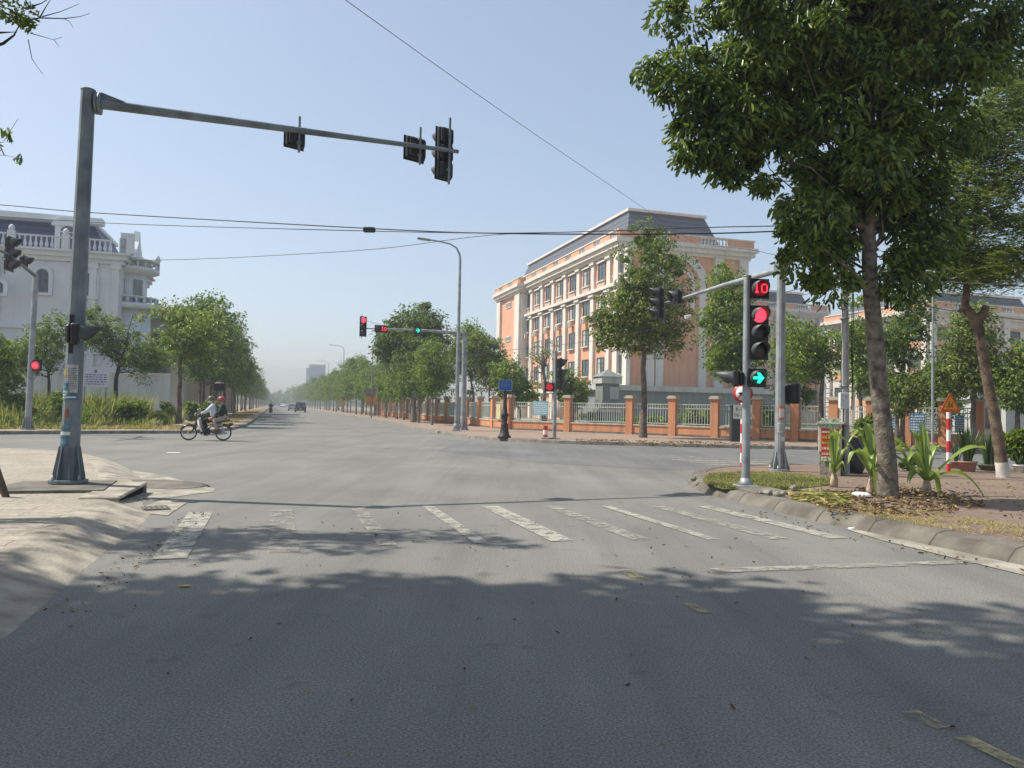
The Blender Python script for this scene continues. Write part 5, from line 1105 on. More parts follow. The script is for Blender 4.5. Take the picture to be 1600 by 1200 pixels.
MB().box((WF/2,LM/2,ZC0/2),(WF,LM,ZC0)).build('wall',M_or,t)
MB().box((WF/2-.5,(LM+LP)/2,ZC0/2),(WF+1.0,LP-LM-.01,ZC0-.2)).build('end_pavilion',M_or,t)
wx=[938.3,913.3,890.9,871.6,854,837.7,822.8]; wy=[yv(x) for x in wx]; pit=(wy[-1]-wy[0])/6
wy=[wy[0]+pit*i for i in range(7)]; wy=[wy[0]-pit]+wy
# pilasters and bands on the long side (proud of wall)
mb=MB()
ps=[y-pit/2 for y in wy]+[wy[-1]+pit/2]
for y in ps[0:]:
    mb.box((-.16,y,7.6),(.32,1.02,15.2-0.0)); mb.box((-.14,y,16.9),(.28,.9,3.4)); mb.box((-.26,y,14.85),(.52,1.5,.3)); mb.box((-.24,y,18.6),(.48,1.3,.25))
mb.box((-.18,.55,9.4),(.36,1.1,18.8))
mb.build('pilasters',M_cr,t)
mb=MB(); mb.box((-.32,LM/2,15.25),(.64,LM-.1,.36)); mb.box((-.24,LM/2,14.6),(.20,LM-.1,.14)); mb.box((-.2,LM/2,3.9),(.44,LM-.1,.5)); mb.build('string_course',M_cr,t)
# cornice + parapet running round
def cornice(par,x0,x1,y0,y1,zc0,zc1,zp,out=.9,segs=((.33,),),orange=M_or,open_x=(),open_y=()):
    mb=MB()
    for o_,a,b_ in ((out,zc1-.45,zc1),(out*.72,zc0+.35,zc1-.45),(out*.35,zc0,zc0+.35)):
        mb.box(((x0+x1)/2,y0-o_/2,(a+b_)/2),(x1-x0+2*o_,o_,b_-a)); mb.box((x0-o_/2,(y0+y1)/2,(a+b_)/2),(o_,y1-y0-.002,b_-a)); mb.box((x1+o_/2,(y0+y1)/2,(a+b_)/2),(o_,y1-y0-.002,b_-a)); mb.box(((x0+x1)/2,y1+o_/2,(a+b_)/2),(x1-x0+2*o_,o_,b_-a))
    mb.build('cornice',M_cr,par)
    pm=MB(); cp_=MB(); e=out*.55; th=.22
    def side(p0,p1,opens):
        L_=(Vector(p1)-Vector(p0)).length; dx=(p1[0]-p0[0])/L_; dy=(p1[1]-p0[1])/L_; a=math.atan2(dy,dx); cur=0
        for s0,s1 in opens+[(L_,L_)]:
            if s0-cur>.05: m_=(cur+s0)/2; MB().box((p0[0]+dx*m_,p0[1]+dy*m_,(zc1+zp-.14)/2),(s0-cur,th,zp-.14-zc1),a).build('parapet',orange,par)
            if s1>s0: balusters(par,(p0[0]+dx*s0,p0[1]+dy*s0,0),(p0[0]+dx*s1,p0[1]+dy*s1,0),zc1,zp-.14,M_cr,.42,r=.12,wd=.2)
            cur=s1
        m_=L_/2; MB().box((p0[0]+dx*m_,p0[1]+dy*m_,zp-.07),(L_+.3 if abs(dx)>.5 else L_-.35,th+.16,.14),a).build('parapet_coping',M_cr,par)
    side((x0-e,y0-e),(x1+e,y0-e),list(open_x)); side((x0-e,y0-e+th),(x0-e,y1+e),list(open_y)); side((x1+e,y0-e+th),(x1+e,y1+e),[])
    
cornice(t,0,WF,0,LM,ZC0,ZC1,ZP,.95,open_x=[(xv(995)+.5,xv(1040)+.5),(xv(1087)+.5,xv(1131)+.5)],open_y=[(y-.9+.5,y+1.0+.5) for y in wy])
cornice(t,-1.0,WF,LM+.01,LP,ZC0-.2,ZC1-.25,ZP-.25,.95,open_y=[(3,5),(8,10)])
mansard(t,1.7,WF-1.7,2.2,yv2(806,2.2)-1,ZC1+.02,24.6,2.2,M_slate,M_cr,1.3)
# windows: rows on the long side
rz_=[17.35,13.75,10.1,6.5]
sil=_S(); lin=_S(); pan=_S()
for r,z in enumerate(rz_):
    for i,y in enumerate(wy):
        window(t,(-.04,y,z),1.85,1.95,'x',curtain=(i+r)%2==0)
        sil.box((-.16,y,z-1.1),(.32,2.2,.12)); 
        if r==0:
            lin.box((-.14,y,z+1.15),(.26,2.2,.16)); lin.box((-.10,y,z+1.30),(.18,1.6,.14)); pan.box((-.1,y,z-1.55),(.18,2.0,.65)); 
            for k in (-.6,0,.6): pan.box((-.20,y+k,z-1.55),(.06,.36,.4))
sil.build('window_sill',M_cr,t); lin.build('window_lintel',M_cr,t); pan.build('balcony_panel',wallmat('pinkish_panel',(.62,.46,.38),.2),t)
rr=random.Random(5)
for i,y in enumerate(wy[1:]):
    o=MB().box((-.42,y,rz_[1]-1.62),(.38,.85,.6),bev=.03).box((-.62,y,rz_[1]-1.62),(.02,.42,.42),mi=1).build('air_conditioner',[M_cr,M_frame],t)
# pavilion pilasters + vents
mb=MB()
for px0,px1 in ((779.5,786.5),(800,814)):
    a,b_=0,0
mb=_S(); mb.box((-1.15,LP-.9,9.3),(.4,1.8,18.6)); mb.box((-1.15,LM+1.2,9.3),(.4,2.4,18.6)); mb.box((-.5,LM-.12,9.3),(1.0,.22,18.6)); mb.build('pavilion_pilaster',M_cr,t)
for z in (17.6,12.3):
    o=MB().box((-1.04,(LM+LP)/2+.3,z),(.14,2.6,.9)).build('vent_grille',M_cr,t); m2=MB()
    for k in range(4): m2.box((-1.12,(LM+LP)/2+.3-.98+k*.65,z),(.03,.4,.62))
    m2.build('slats',M_frame,o)
# gable front: pilasters, arches
def arch_ring(par,cx,cz,ro,ri,zb,y,m,name,th=.18,leg=True):
    mb=MB(); n=24; out=[(cx+ro*math.cos(math.pi*k/n),cz+ro*math.sin(math.pi*k/n)) for k in range(n+1)]; inn=[(cx+ri*math.cos(math.pi*k/n),cz+ri*math.sin(math.pi*k/n)) for k in range(n+1)]
    vs=[(x,y,z) for x,z in out]+[(x,y,z) for x,z in inn]+[(x,y+th,z) for x,z in out]+[(x,y+th,z) for x,z in inn]; N_=n+1
    fs=[(k,k+1,N_+k+1,N_+k) for k in range(n)]+[(k,2*N_+k,2*N_+k+1,k+1) for k in range(n)]+[(N_+k,N_+k+1,3*N_+k+1,3*N_+k) for k in range(n)]
    mb.add(vs,fs)
    if leg:
        for s in (-1,1): mb.box((cx+s*(ro+ri)/2,y+th/2,(cz+zb)/2),(ro-ri,th,cz-zb))
    return mb.build(name,m,par)
cx=xv(1062); ro=xv(1101)-cx; cz_=P(1062,438,84).z
arch_ring(t,cx,cz_,ro,ro-.95,4.0,-.30,M_cr,'arch_surround',.30); arch_ring(t,cx,cz_,ro*.52,ro*.52-.5,cz_-3.0,-.22,M_cr,'inner_arch',.22)
mb=_S(); mb.box((.55,-.19,9.5),(1.1+.0,.38,18.8)); mb.box((WF-.55,-.19,9.5),(1.1,.38,18.8))
for px in (1011.5,1119.5): mb.box((xv(px),-.22,9.5),(1.15,.44,18.8))
mb.build('gable_pilaster',M_cr,t)
MB().box((cx,-.06,cz_-6.2),(2.2,.05,.03)).box((cx,-.06,cz_-8),(4.4,.04,.04)).build('joint_lines',M_or,t)
# podium terrace in front of the gable
xa,xb=xv(905)+0,xv(1160)+2.2
MB().box(((xa+xb)/2,-2.6,1.75),(xb-xa,5.2,3.5)).build('podium',M_gr,t); MB().box(((xa+xb)/2,-2.7,3.78),(xb-xa+1,5.8,.55)).build('podium_slab',M_grl,t)
mb=MB(); 
for k in range(5): mb.box((xb-.8+k*.0,-1-k*.9,4.35),(.1,.1,.6))
mb.build('terrace_posts',M_galv,t)
t2=MB().lathe([(.28,0),(.36,.5),(.40,.5),(.40,.56),(.3,.56)],12).build('plant_pot',M_terra); t2.location=W(U0-4.6,V0+xb-2.2,4.06); tag(t2,'terracotta pot with a plant on the terrace edge right of the orange gable','plant pot')
# ground-floor arches on the long side
for y in (yv(930),yv(905),yv(880)):
    o=MB().lathe([(1.5,0),(1.5,.9),(1.3,.95)],20,(-.9,y,1.9),M=Matrix.Rotation(R_(90),4,'Y')@Matrix.Rotation(0,4,'Z')).build('awning_arch',wallmat('pink_awning',(.50,.34,.31),.2),t)
# ===== middle and right wings =====
def wing(name_l,u0,v0,w_,l_,zc0,zc1,zp,zr,ins,rows,label,nx,pil,row_h=1.6,front_open=()):
    t=thing('school_wing',label,'building',W(u0,v0,0),PSI)
    MB().box((w_/2,l_/2,zc0/2),(w_,l_,zc0)).build('wall',M_cr,t)
    cornice(t,0,w_,0,l_,zc0,zc1,zp,.9,open_x=list(front_open),open_y=[(l_*f,l_*f+2.2) for f in (.15,.4,.65)])
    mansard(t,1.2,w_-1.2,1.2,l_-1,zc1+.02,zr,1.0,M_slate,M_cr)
    mb=MB()
    for x in pil: mb.box((x,-.22,zc0/2),(.9,.44,zc0-.02))
    for y in [l_*f for f in (.0,.25,.5,.75,1.)]: mb.box((-.22,y+.3 if y<1 else y-.3,zc0/2),(.44,.7,zc0-.02))
    mb.build('pilasters',M_cr,t)
    pn=_S()
    for z in rows:
        for i in range(nx):
            x=w_*(i+.5)/nx; window(t,(x,-.07,z),w_/nx*.5,row_h,'y',mull=2); pn.box((x,-.05,z-row_h/2-.6),(w_/nx*.62,.1,.9))
        for f in (.12,.37,.62,.87): window(t,(-.07,l_*f,z),1.9,row_h,'x'); pn.box((-.05,l_*f,z-row_h/2-.6),(.1,2.4,.9))
        pn.box((w_/2,-.03,z+row_h/2+.3),(w_-1,.06,.25))
    pn.build('orange_panel',M_or,t); return t
tw_=wing('w',76.5,78,20,18,14.1,15.1,16.0,17.6,1.0,(12.0,8.3,4.6),'right hand school wing with long slate roof and cream walls behind the feathery tree',5,(.5,4.5,8.5,12.5,16.5,19.5),front_open=[(4,8),(12,14)])
MB().box((22.5,-2,14.2),(6.4,7,1.5)).build('portico_fascia',M_cr,tw_); mansard(tw_,19.8,25.5,-4.5,2,14.96,17.3,1.0,M_slate,M_cr,.8,name='portico_roof')
mb=MB(); mb.box((20.3,-4.8,6.7),(.9,.9,13.4)); mb.box((25,-4.8,6.7),(.9,.9,13.4)); mb.box((22.5,-2.0,9.2),(5.8,.3,1.2),mi=1); mb.box((22.5,-2.0,5.2),(5.8,.3,1.2),mi=1); mb.build('portico_columns',[M_cr,M_or],tw_)
wing('m',101,55,27,14,16.6,17.7,18.6,20.6,1.2,(14.6,11,7.4,3.8),'middle school wing with slate roof seen between the right mast and the utility pole',6,(.5,5,9.5,14,18.5,23,26.5),front_open=[(17,20),(22,25)])
# grey gate tower
b=P(948,668,57); s1=57/F; t=thing('gate_tower','small grey rendered tower with pyramid cap behind the cross street railings','tower',(b.x,b.y,0),PSI)
zt=P(948,587,57).z; MB().box((0,0,(zt-.5)/2),(28*s1,28*s1,zt-.5)).build('shaft',M_gr,t); MB().box((0,0,zt-.35),(34*s1,34*s1,.5)).build('cap_slab',M_grl,t)
z1=P(948,579,57).z; mb=MB().box((0,0,(zt-2.6)/1),(34*s1,34*s1,.2)); mb.build('mid_band',M_grl,t)
w2=19*s1; MB().add([(-w2,-w2,zt-.1),(w2,-w2,zt-.1),(w2,w2,zt-.1),(-w2,w2,zt-.1),(0,0,z1+.1)],[(0,1,4),(1,2,4),(2,3,4),(3,0,4),(3,2,1,0)]).build('pyramid_roof',M_gr,t)
MB().box((.25,-14*s1-.02,zt-1.3),(.7,.05,.9)).build('window_panel',M_grl,t)
MB().box((-.62,-14*s1-.02,1.75),(.24,.04,.42)).box((-.62,-14*s1-.03,1.86),(.12,.04,.08),mi=1).box((-.62,-14*s1-.03,1.66),(.12,.04,.08),mi=1).build('number_plate',[M_frame,M_lt],t)
# yellow canopy and gate house on the right
b=P(1405,690,48); s1=48/F; t=thing('yard_canopy','yellow edged corrugated canopy over the school yard behind the trees','canopy',(b.x,b.y,0),PSI*.6)
zt=P(1405,578,48).z; zb=P(1405,600,48).z; mb=MB(); W2=88*s1
for i in range(26): x=-W2+i*2*W2/26; mb.add([(x,-2,zb),(x+W2/26,-2,zb+.12),(x+2*W2/26,-2,zb),(x,4,zt),(x+W2/26,4,zt+.12),(x+2*W2/26,4,zt)],[(0,1,4,3),(1,2,5,4)])
mb.build('roof_sheet',mat('olive_sheet',(.18,.16,.07),.5,.3,2),t)
MB().box((0,-2.05,zb-.12),(2*W2,.08,.20)).box((0,-1.9,zb-.55),(2*W2,.06,.08)).build('yellow_fascia',mat('yellow_paint',(.55,.40,.06),.5,.15,3),t)
for x in (-.98,-.5,0,.5,.98): MB().box((x*W2,-1.9,zb/2),(.14,.14,zb)).build('post',mat('yellow_paint',(.55,.40,.06)),t)
b=P(1530,700,42); s1=42/F; t=thing('gate_house','small white guard house with grey hipped roof behind the thin trunk tree','guard house',(b.x,b.y,0),PSI*.6)
zt=P(1530,604,42).z; ze=P(1530,622,42).z; w2=30*s1; MB().box((0,0,ze/2),(w2*1.8,w2*1.6,ze)).build('wall',M_grl,t)
MB().box((0,0,ze),(w2*2.1,w2*1.9,.18)).build('fascia',M_wh,t)
MB().add([(-w2,-w2*.9,ze+.09),(w2,-w2*.9,ze+.09),(w2,w2*.9,ze+.09),(-w2,w2*.9,ze+.09),(-w2*.4,0,zt),(w2*.4,0,zt)],[(0,1,5,4),(1,2,5),(2,3,4,5),(3,0,4)]).build('roof',mat('grey_roof',(.16,.16,.18),.6,.2,3),t)
window(t,(-.1,-w2*.8-.02,ze-1.1),1.0,1.1,'y'); MB().box((.62,-w2*.8-.03,ze-1.6),(.5,.05,.8)).build('wall_panel',M_lt,t)
b=P(1600,700,38); t=thing('gate_wall','pale grey gate wall with a blue strip at the right edge behind the bushes','wall',(b.x,b.y,0),PSI*.4); MB().box((.6,0,1.45),(3.4,.3,2.9)).build('wall',M_grl,t); MB().box((.7,-.16,2.0),(1.6,.03,.22)).build('blue_strip',mat('blue_sign',(.02,.09,.30)),t)
t=thing('lattice_mast','thin steel ladder mast in the school yard left of the utility pole','mast',P(1294,684,45),0); t.location.z=0
zt=P(1294,600,45).z; mb=MB()
for x in (-.2,.2): mb.tube([(x,0,0),(x,0,zt)],.03,5)
for k in range(12): mb.tube([(-.2,0,zt*k/12),(.2,0,zt*k/12)],.02,4)
mb.build('ladder_frame',M_galv,t)
t=thing('lattice_mast','thin steel ladder mast in front of the yellow canopy, left of the guard house','mast',P(1496,690,44),0); t.location.z=0
zt=P(1496,575,44).z; mb=MB()
for x in (-.12,.12): mb.tube([(x,0,0),(x,0,zt)],.025,5)
for k in range(16): mb.tube([(-.12,0,zt*k/16),(.12,0,zt*k/16)],.015,4)
mb.build('ladder_frame',M_galv,t)
# ===== fences =====
M_rail=mat('pale_green_rail',(.42,.46,.40),.5,.15,3); M_cap=wallmat('pier_cap_render',(.48,.44,.36),.35)
def fence(label,pts,H_pier,seed,name='school_fence',zr=(.62,1.72),pw=.40):
    p0=pts[0]; t=thing(name,label,'fence',(p0.x,p0.y,.13),0); q=[Vector((p.x-p0.x,p.y-p0.y,0)) for p in pts]; mp=MB()
    for i,p in enumerate(q):
        d=(q[min(i+1,len(q)-1)]-q[max(i-1,0)]).normalized(); a=math.atan2(d.y,d.x)
        pr=MB().box((p.x,p.y,H_pier/2),(pw,pw,H_pier),a).build('pier',M_or2,t)
        MB().box((p.x,p.y,H_pier+.05),(pw+.14,pw+.14,.10),a).box((p.x,p.y,H_pier+.13),(pw+.02,pw+.02,.07),a).build('cap',M_cap,pr)
    for i in range(len(q)-1):
        a_,b_=q[i],q[i+1]; d=b_-a_; L_=d.length-pw-.006; m_=(a_+b_)/2; an=math.atan2(d.y,d.x)
        MB().box((m_.x,m_.y,zr[0]/2-.05),(L_,.24,zr[0]-.10),an).box((m_.x,m_.y,zr[0]-.06),(L_,.32,.08),an,mi=1).box((m_.x,m_.y,.06),(L_,.30,.12),an,mi=2).build('base_wall',[M_or2,M_cap,M_concd],t)
        mb=MB()
        for z in (zr[0]+.06,zr[1],zr[1]-.22): mb.box((m_.x,m_.y,z),(L_,.05,.045),an)
        n=int(L_/.145); u_=d.normalized()
        for k in range(n): p=m_+u_*(-L_/2+(k+.5)*L_/n); mb.box((p.x,p.y,(zr[0]+.06+zr[1])/2),(.028,.028,zr[1]-zr[0]-.10),an)
        mb.build('railing',M_rail,t)
    return t
fc0=G(797,671,.15); fr_=[fc0]; f1=G(1475,698,.15)
dF=(f1-fc0); dF.z=0; dFn=dF.normalized()
def onl(px): # intersect px column with the cross-street fence line
    d=ray(px,640); n=Vector((-dFn.y,dFn.x,0)); k=n.dot(fc0)/n.dot(Vector((d.x,d.y,0))); return Vector((d.x*k,d.y*k,0))
fence('salmon railing fence along the side street, from the corner pier to beyond the big tree',[onl(x) for x in (797,888,985,1052,1118,1183,1243,1303,1361,1417,1475,1530)],2.02,1)
uu=[UV(fc0)[0]+k for k in [0,3.3,6.9,10.4,14,18,22,26,30,34,38,42,46,50,54,58,62,66]]
fence('salmon railing fence along the main road, receding behind the row of trees',[W(u,13.9-.2*(i==0)) if i else fc0 for i,u in enumerate(uu)],2.0,2)
ground('school_yard',[fc0+Vector((0,.3,0)),onl(1530),W(20,60),W(20,160),W(200,160),W(200,14.2)],.158,mat('yard_concrete',(.30,.28,.24),.9,.3,.5,.4,8,c2=(.20,.20,.10)))
# fence banners
def banner(px0,px1,py0,py1,lab,ms,seed,off=.25,kind='banner'):
    a=onl(px0); b_=onl(px1); n=Vector((dFn.y,-dFn.x,0)); c_=(a+b_)/2+n*off*(1 if n.y<0 else -1); Yc=c_.y; z0=P((px0+px1)/2,py1,Yc).z; z1=P((px0+px1)/2,py0,Yc).z; w_=(b_-a).length; h=z1-z0
    mb=MB().box((0,0,0),(w_,.03,h)); 
    for i,(x0,zz0,x1,zz1) in enumerate(lines(6,.06,.94,seed,.92,.08,.5)): mb.box(((x0+x1)/2*w_-w_/2,-.02,((zz0+zz1)/2-.5)*h),((x1-x0)*w_,.008,(zz1-zz0)*h),mi=1+(i%2 if len(ms)>2 else 0))
    o=mb.build('fence_banner',ms); o.location=Vector((c_.x,c_.y,(z0+z1)/2)); o.rotation_euler=(0,0,math.atan2(dFn.y,dFn.x)); tag(o,lab,'banner'); return o
m_cy=mat('cyan_banner',(.16,.36,.42),.6,.2,3); m_bb=mat('blue_banner',(.03,.14,.38),.6,.4,1.6,c2=(.12,.30,.50)); m_gb=mat('printed_green_banner',(.10,.22,.12),.6,.4,2,c2=(.35,.36,.30))
banner(836,860,627,649,'pale cyan banner tied to the railings just right of the corner pier',[m_cy,M_lt],3)
banner(1388,1402,644,672,'narrow blue banner on the railings right of the big trunk',[m_bb,M_lt],4)
banner(1423,1447,646,676,'wide blue notice banner on the railings left of the warning sign',[m_bb,M_lt],5)
banner(1448,1466,650,676,'printed green and grey banner on the railings next to the wide blue one',[m_gb,M_lt],6)
banner(1493,1508,650,676,'small blue banner on the railings right of the warning sign post',[m_bb,M_lt],7)
o=MB().box((0,0,0),(.95,.03,.95)).box((.0,-.02,.05),(.5,.01,.35),-.0,mi=1).box((-.2,-.021,-.2),(.4,.01,.3),mi=2).build('fence_banner',[mat('pale_yellow_banner',(.50,.45,.25),.6,.2,3),m_bb,mat('yellow_banner',(.65,.45,.07))]); p=W(UV(fc0)[0]+1.6,13.7,1.25); o.location=p; o.rotation_euler=(0,0,PSI+math.pi/2); tag(o,'yellow and blue poster on the main road railings left of the corner pier','banner')
# ===== left: compound wall, villas =====
def stone_wall(a,b_,h,label,m,name='boundary_wall',th=.3):
    d=b_-a; L_=d.length; t=thing(name,label,'wall',(a.x,a.y,0),math.atan2(d.y,d.x)); MB().box((L_/2,0,h/2),(L_,th,h)).build('wall',m,t); MB().box((L_/2,0,h+.06),(L_+.1,th+.14,.12)).build('coping',M_grl,t); return t
Yw=56; a=P(-160,640,Yw+1.5); b_=P(268,640,Yw); a.z=b_.z=0; hW=P(200,585,Yw).z
stone_wall(a,b_,hW,'long pale blue grey compound wall in front of the white villa',wallmat('blue_grey_render',(.34,.40,.40),.25))
b=P(277,640,Yw-.3); t=thing('gate_pier','pale square gate pier at the right end of the compound wall','pier',(b.x,b.y,0),PSI); hp=P(277,577,Yw).z; MB().box((0,0,hp/2),(.95,.95,hp)).build('shaft',wallmat('pier_render',(.42,.44,.42),.25),t); MB().box((0,0,hp+.08),(1.15,1.15,.16)).build('cap',M_grl,t)
a=P(283,640,Yw); a.z=0; stone_wall(a,a+D*24,3.6,'beige boundary wall running back beside the trees of the left row',M_be)
# villa: local x to the right along RR, front faces -Y
Yv=66; c=P(181,640,Yv); c.z=0; s1=Yv/F
t=thing('villa','white stucco villa with blue tiled mansard roof and balustrades behind the left masts','building',c,PSI); VW=26; VL=14
def hz_(py,px=181): return P(px,py,Yv).z
zc=hz_(405); zb0=hz_(398); zb1=hz_(378); zr1=hz_(347)
MB().box((-VW/2,VL/2,zc/2),(VW,VL,zc)).build('wall',M_wh,t)
mb=MB()
for o_,a_,b2 in ((.8,zc+.25,zb0+.0),(.5,zc-.15,zc+.25),(.25,zc-.5,zc-.15)):
    mb.box((-VW/2+.0,-o_/2,(a_+b2)/2),(VW+2*o_,o_,b2-a_)); mb.box((o_/2,VL/2,(a_+b2)/2),(o_,VL-.01,b2-a_)); 
mb.box((-VW/2,VL/2,zb0-.1),(VW-.02,VL-.02,.18)); mb.build('cornice',M_wh,t)
for x0,x1 in ((-13,-8.6),(-7.8,-4.6),(-3.8,-.6)): balusters(t,(x0,-.45,0),(x1,-.45,0),zb0,zb1,M_wh,.36,r=.13,wd=.28)
balusters(t,(.45,0.2,0),(.45,VL,0),zb0,zb1,M_wh,.36,r=.13,wd=.28)
for x in (-13.4,-8.2,-4.2,.2): mb=MB(); mb.box((x,-.45,(zb0+zb1)/2+.1),(.55,.4,zb1-zb0+.2)); mb.lathe([(.12,0),(.22,.12),(.24,.28),(.12,.46),(.02,.52)],10,(x,-.45,zb1+.2)); mb.build('balustrade_pier',M_wh,t)
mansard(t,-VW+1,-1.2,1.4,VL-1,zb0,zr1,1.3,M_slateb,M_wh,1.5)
mb=MB(); mb.box((-VW/2-.1,1.9,zr1+.2),(VW-3.5,1.2,.5)); mb.build('roof_cornice',M_wh,t)
# gabled bay left
xg=-12.0; mb=MB(); gw=3.4; mb.box((xg-1.5,-.6,zc/2),(gw,1.2,zc)); 
sh=[(-gw/2,zb1-.5),(gw/2,zb1-.5),(gw/2,zb1+.4),(gw*.4,zb1+.5),(gw*.3,zb1+1.0),(gw*.12,zb1+1.9),(-gw*.12,zb1+1.9),(-gw*.3,zb1+1.0),(-gw*.4,zb1+.5),(-gw/2,zb1+.4)]
mb.prism(sh,0,.4,M=Matrix.Translation((xg-1.5,-.9,0))@X); mb.box((xg-1.5,-.6,zb0+.1),(gw+.6,1.5,.5)); mb.build('gabled_bay',M_wh,t)
# dormer
_d=ray(97,500); _k=c.dot(D)/Vector((_d.x,_d.y,0)).dot(D); xd=(Vector((_d.x*_k,_d.y*_k,0))-c).dot(RR); dz=zb0+.1; o=MB().box((xd,1.5,dz+1.1),(2.0,1.4,2.2)).prism([(-1.3,0),(1.3,0),(1.2,.25),(.5,.75),(-.5,.75),(-1.2,.25)],0,1.6,M=Matrix.Translation((xd,2.3,dz+2.2))@X).build('dormer',M_wh,t)
MB().box((xd,.78,dz+.95),(1.15,.06,1.5)).prism([(math.cos(math.pi*k/8)*.575,math.sin(math.pi*k/8)*.5) for k in range(9)],0,.04,M=Matrix.Translation((xd,.79,dz+1.7))@X).build('dormer_window',M_glass,o)
MB().box((xd,.74,dz+.95),(.06,.04,1.5)).box((xd,.74,dz+1.65),(1.15,.04,.06)).build('mullions',M_wh,o)
for px,py0,py1,w_ in ((64,421,456,.85),(138,427,462,.80),(64,505,545,.85),(138,508,548,.85),(2,443,460,.8)):
    d=ray(px,500); # intersection with villa front
    n=D; k=(c.dot(n))/Vector((d.x,d.y,0)).dot(n); p=Vector((d.x*k,d.y*k,0)); xl=(p-c).dot(RR); z0=P(px,py1,p.y).z; z1=P(px,py0,p.y).z
    y_=-.05 if px>30 else -1.25
    arch_ring(t,xl,z1-w_/2,w_/2+.35,w_/2+.05,z0-.1,y_-.1,M_wh,'window_surround',.15); 
    mb=MB().box((xl,y_,(z0+z1-w_/2)/2),(w_,.06,z1-w_/2-z0)).prism([(math.cos(math.pi*q/10)*w_/2,math.sin(math.pi*q/10)*w_/2) for q in range(11)],0,.06,M=Matrix.Translation((xl,y_+.03,z1-w_/2))@X)
    wn=mb.build('window',mat('blue_grey_glass',(.05,.07,.10),.15,.3,1),t); MB().box((xl,y_-.05,(z0+z1)/2-.1),(.06,.04,z1-z0-.2)).box((xl,y_-.05,z0+(z1-z0)*.6),(w_,.04,.06)).build('mullions',M_frame,wn); MB().box((xl,y_-.12,z0-.2),(w_+.7,.3,.18)).build('sill',M_wh,wn)
mb=MB()
for x in (-.35,-2.1,-9.3,-10.1,-14,-18): mb.box((x,-.12,zc/2),(.55,.24,zc-.6)); mb.box((x,-.16,zc-.75),(.8,.32,.4))
mb.box((-VW/2,-.1,zc*.55),(VW,.2,.35)); mb.build('wall_pilasters',M_wh,t)
# right side bow balcony tower
px_=P(203,640,Yv+4)-c; xl=px_.dot(RR); mb=MB(); mb.lathe([(1.9,0),(1.9,hz_(478))],20,(xl-.3,3.2,0)); mb.lathe([(2.6,hz_(478)),(2.7,hz_(476)+.1),(2.7,hz_(473)+.2)],20,(xl-.3,3.2,0)); mb.lathe([(1.5,hz_(473)),(1.5,hz_(420))],20,(xl-.3,3.2,0)); mb.lathe([(1.6,hz_(422)),(2.5,hz_(416)),(2.5,hz_(411))],20,(xl-.3,3.2,0)); mb.build('bow_tower',M_wh,t)
mb=MB()
for (zz0,zz1) in ((hz_(473)+.2,hz_(458)),(hz_(411),hz_(398))):
    for k in range(22): a=2*math.pi*k/22; mb.lathe([(.06,zz0),(.11,zz0+.3),(.05,zz0+.7),(.07,zz1-.1)],6,(xl-.3+2.4*math.cos(a),3.2+2.4*math.sin(a),0))
    mb.lathe([(2.5,zz1-.12),(2.5,zz1)],24,(xl-.3,3.2,0))
mb.lathe([(.15,hz_(398)),(.28,hz_(398)+.2),(.2,hz_(398)+.5),(.03,hz_(398)+.8)],10,(xl+2,3.2,0)); mb.build('bow_balconies',M_wh,t)
for ang in (-1.9,-.9): 
    v=Vector((xl-.3+1.51*math.cos(ang),3.2+1.51*math.sin(ang),hz_(448))); MB().box(v,(.8,.06,2.0),ang+math.pi/2).build('tower_window',M_glass,t)
# side gable of the villa
mb=MB(); sg_=[(0,0),(3.4,0),(3.0,.8),(2.1,1.6),(1.7,2.6),(1.3,1.6),(.4,.8)]; mb.prism(sg_,0,.5,M=Matrix.Translation((.55,.6,zb0))@Matrix.Rotation(R_(90),4,'Z')@X); mb.box((.5,-.3,zb0+.9),(1.,.7,1.8)); mb.build('side_gable',M_wh,t)
# second, brown house behind
c2=P(222,640,78); c2.z=0; t=thing('house','beige house with brown tiled roof half hidden behind the white villa','building',c2,PSI); z_=P(230,497,78).z; z2=P(225,470,78).z
MB().box((1.5,7,z_/2),(7,14,z_)).build('wall',M_be,t); MB().box((1.5,7,z_+.15),(8,15,.3)).build('cornice',M_wh,t)
MB().add([(-2.3,-.3,z_+.3),(5.3,-.3,z_+.3),(5.3,14,z_+.3),(-2.3,14,z_+.3),(-.6,2.5,z2),(3.5,2.5,z2-.3),(3.5,11,z2),(-.6,11,z2)],[(0,1,5,4),(1,2,6,5),(2,3,7,6),(3,0,4,7),(4,5,6,7)]).build('roof',slate('brown_tiles',(.22,.15,.12),.3),t)
for px,py in ((248,533),(248,567),(232,567)): x_=P(px,py,78)-c2; window(t,(x_.dot(RR),-.06,P(px,py,78).z),1.2,1.7,'y')
c3=P(262,640,100); c3.z=0; t=thing('house','farther beige house between the pier and the bright leaved tree','building',c3,PSI); z_=P(262,500,100).z; MB().box((3,6,z_/2),(9,12,z_)).build('wall',M_be,t)
for k in range(3):
    for j in range(3): window(t,(.6+k*2.3,-.06,3+j*3.4),1.3,1.8,'y')
MB().box((3,6,z_+.2),(9.8,12.8,.4)).build('parapet',M_wh,t)
# far blue tower
c4=P(494,632,620); c4.z=0; s4=620/F; t=thing('tower_block','distant blue glass tower block above the right hand trees','building',c4,PSI); zt=P(494,573,620).z
MB().box((0,0,zt/2),(24*s4,20*s4,zt)).build('tower',mat('blue_glass',(.16,.26,.40),.3,.2,.05),t); MB().box((-14*s4,0,zt*.48),(6*s4,14*s4,zt*.96)).build('side_slab',mat('tower_pale',(.5,.55,.6),.6,.1,.05),t); MB().box((0,0,zt+.8),(25*s4,21*s4,1.4)).build('roof_slab',M_grl,t)
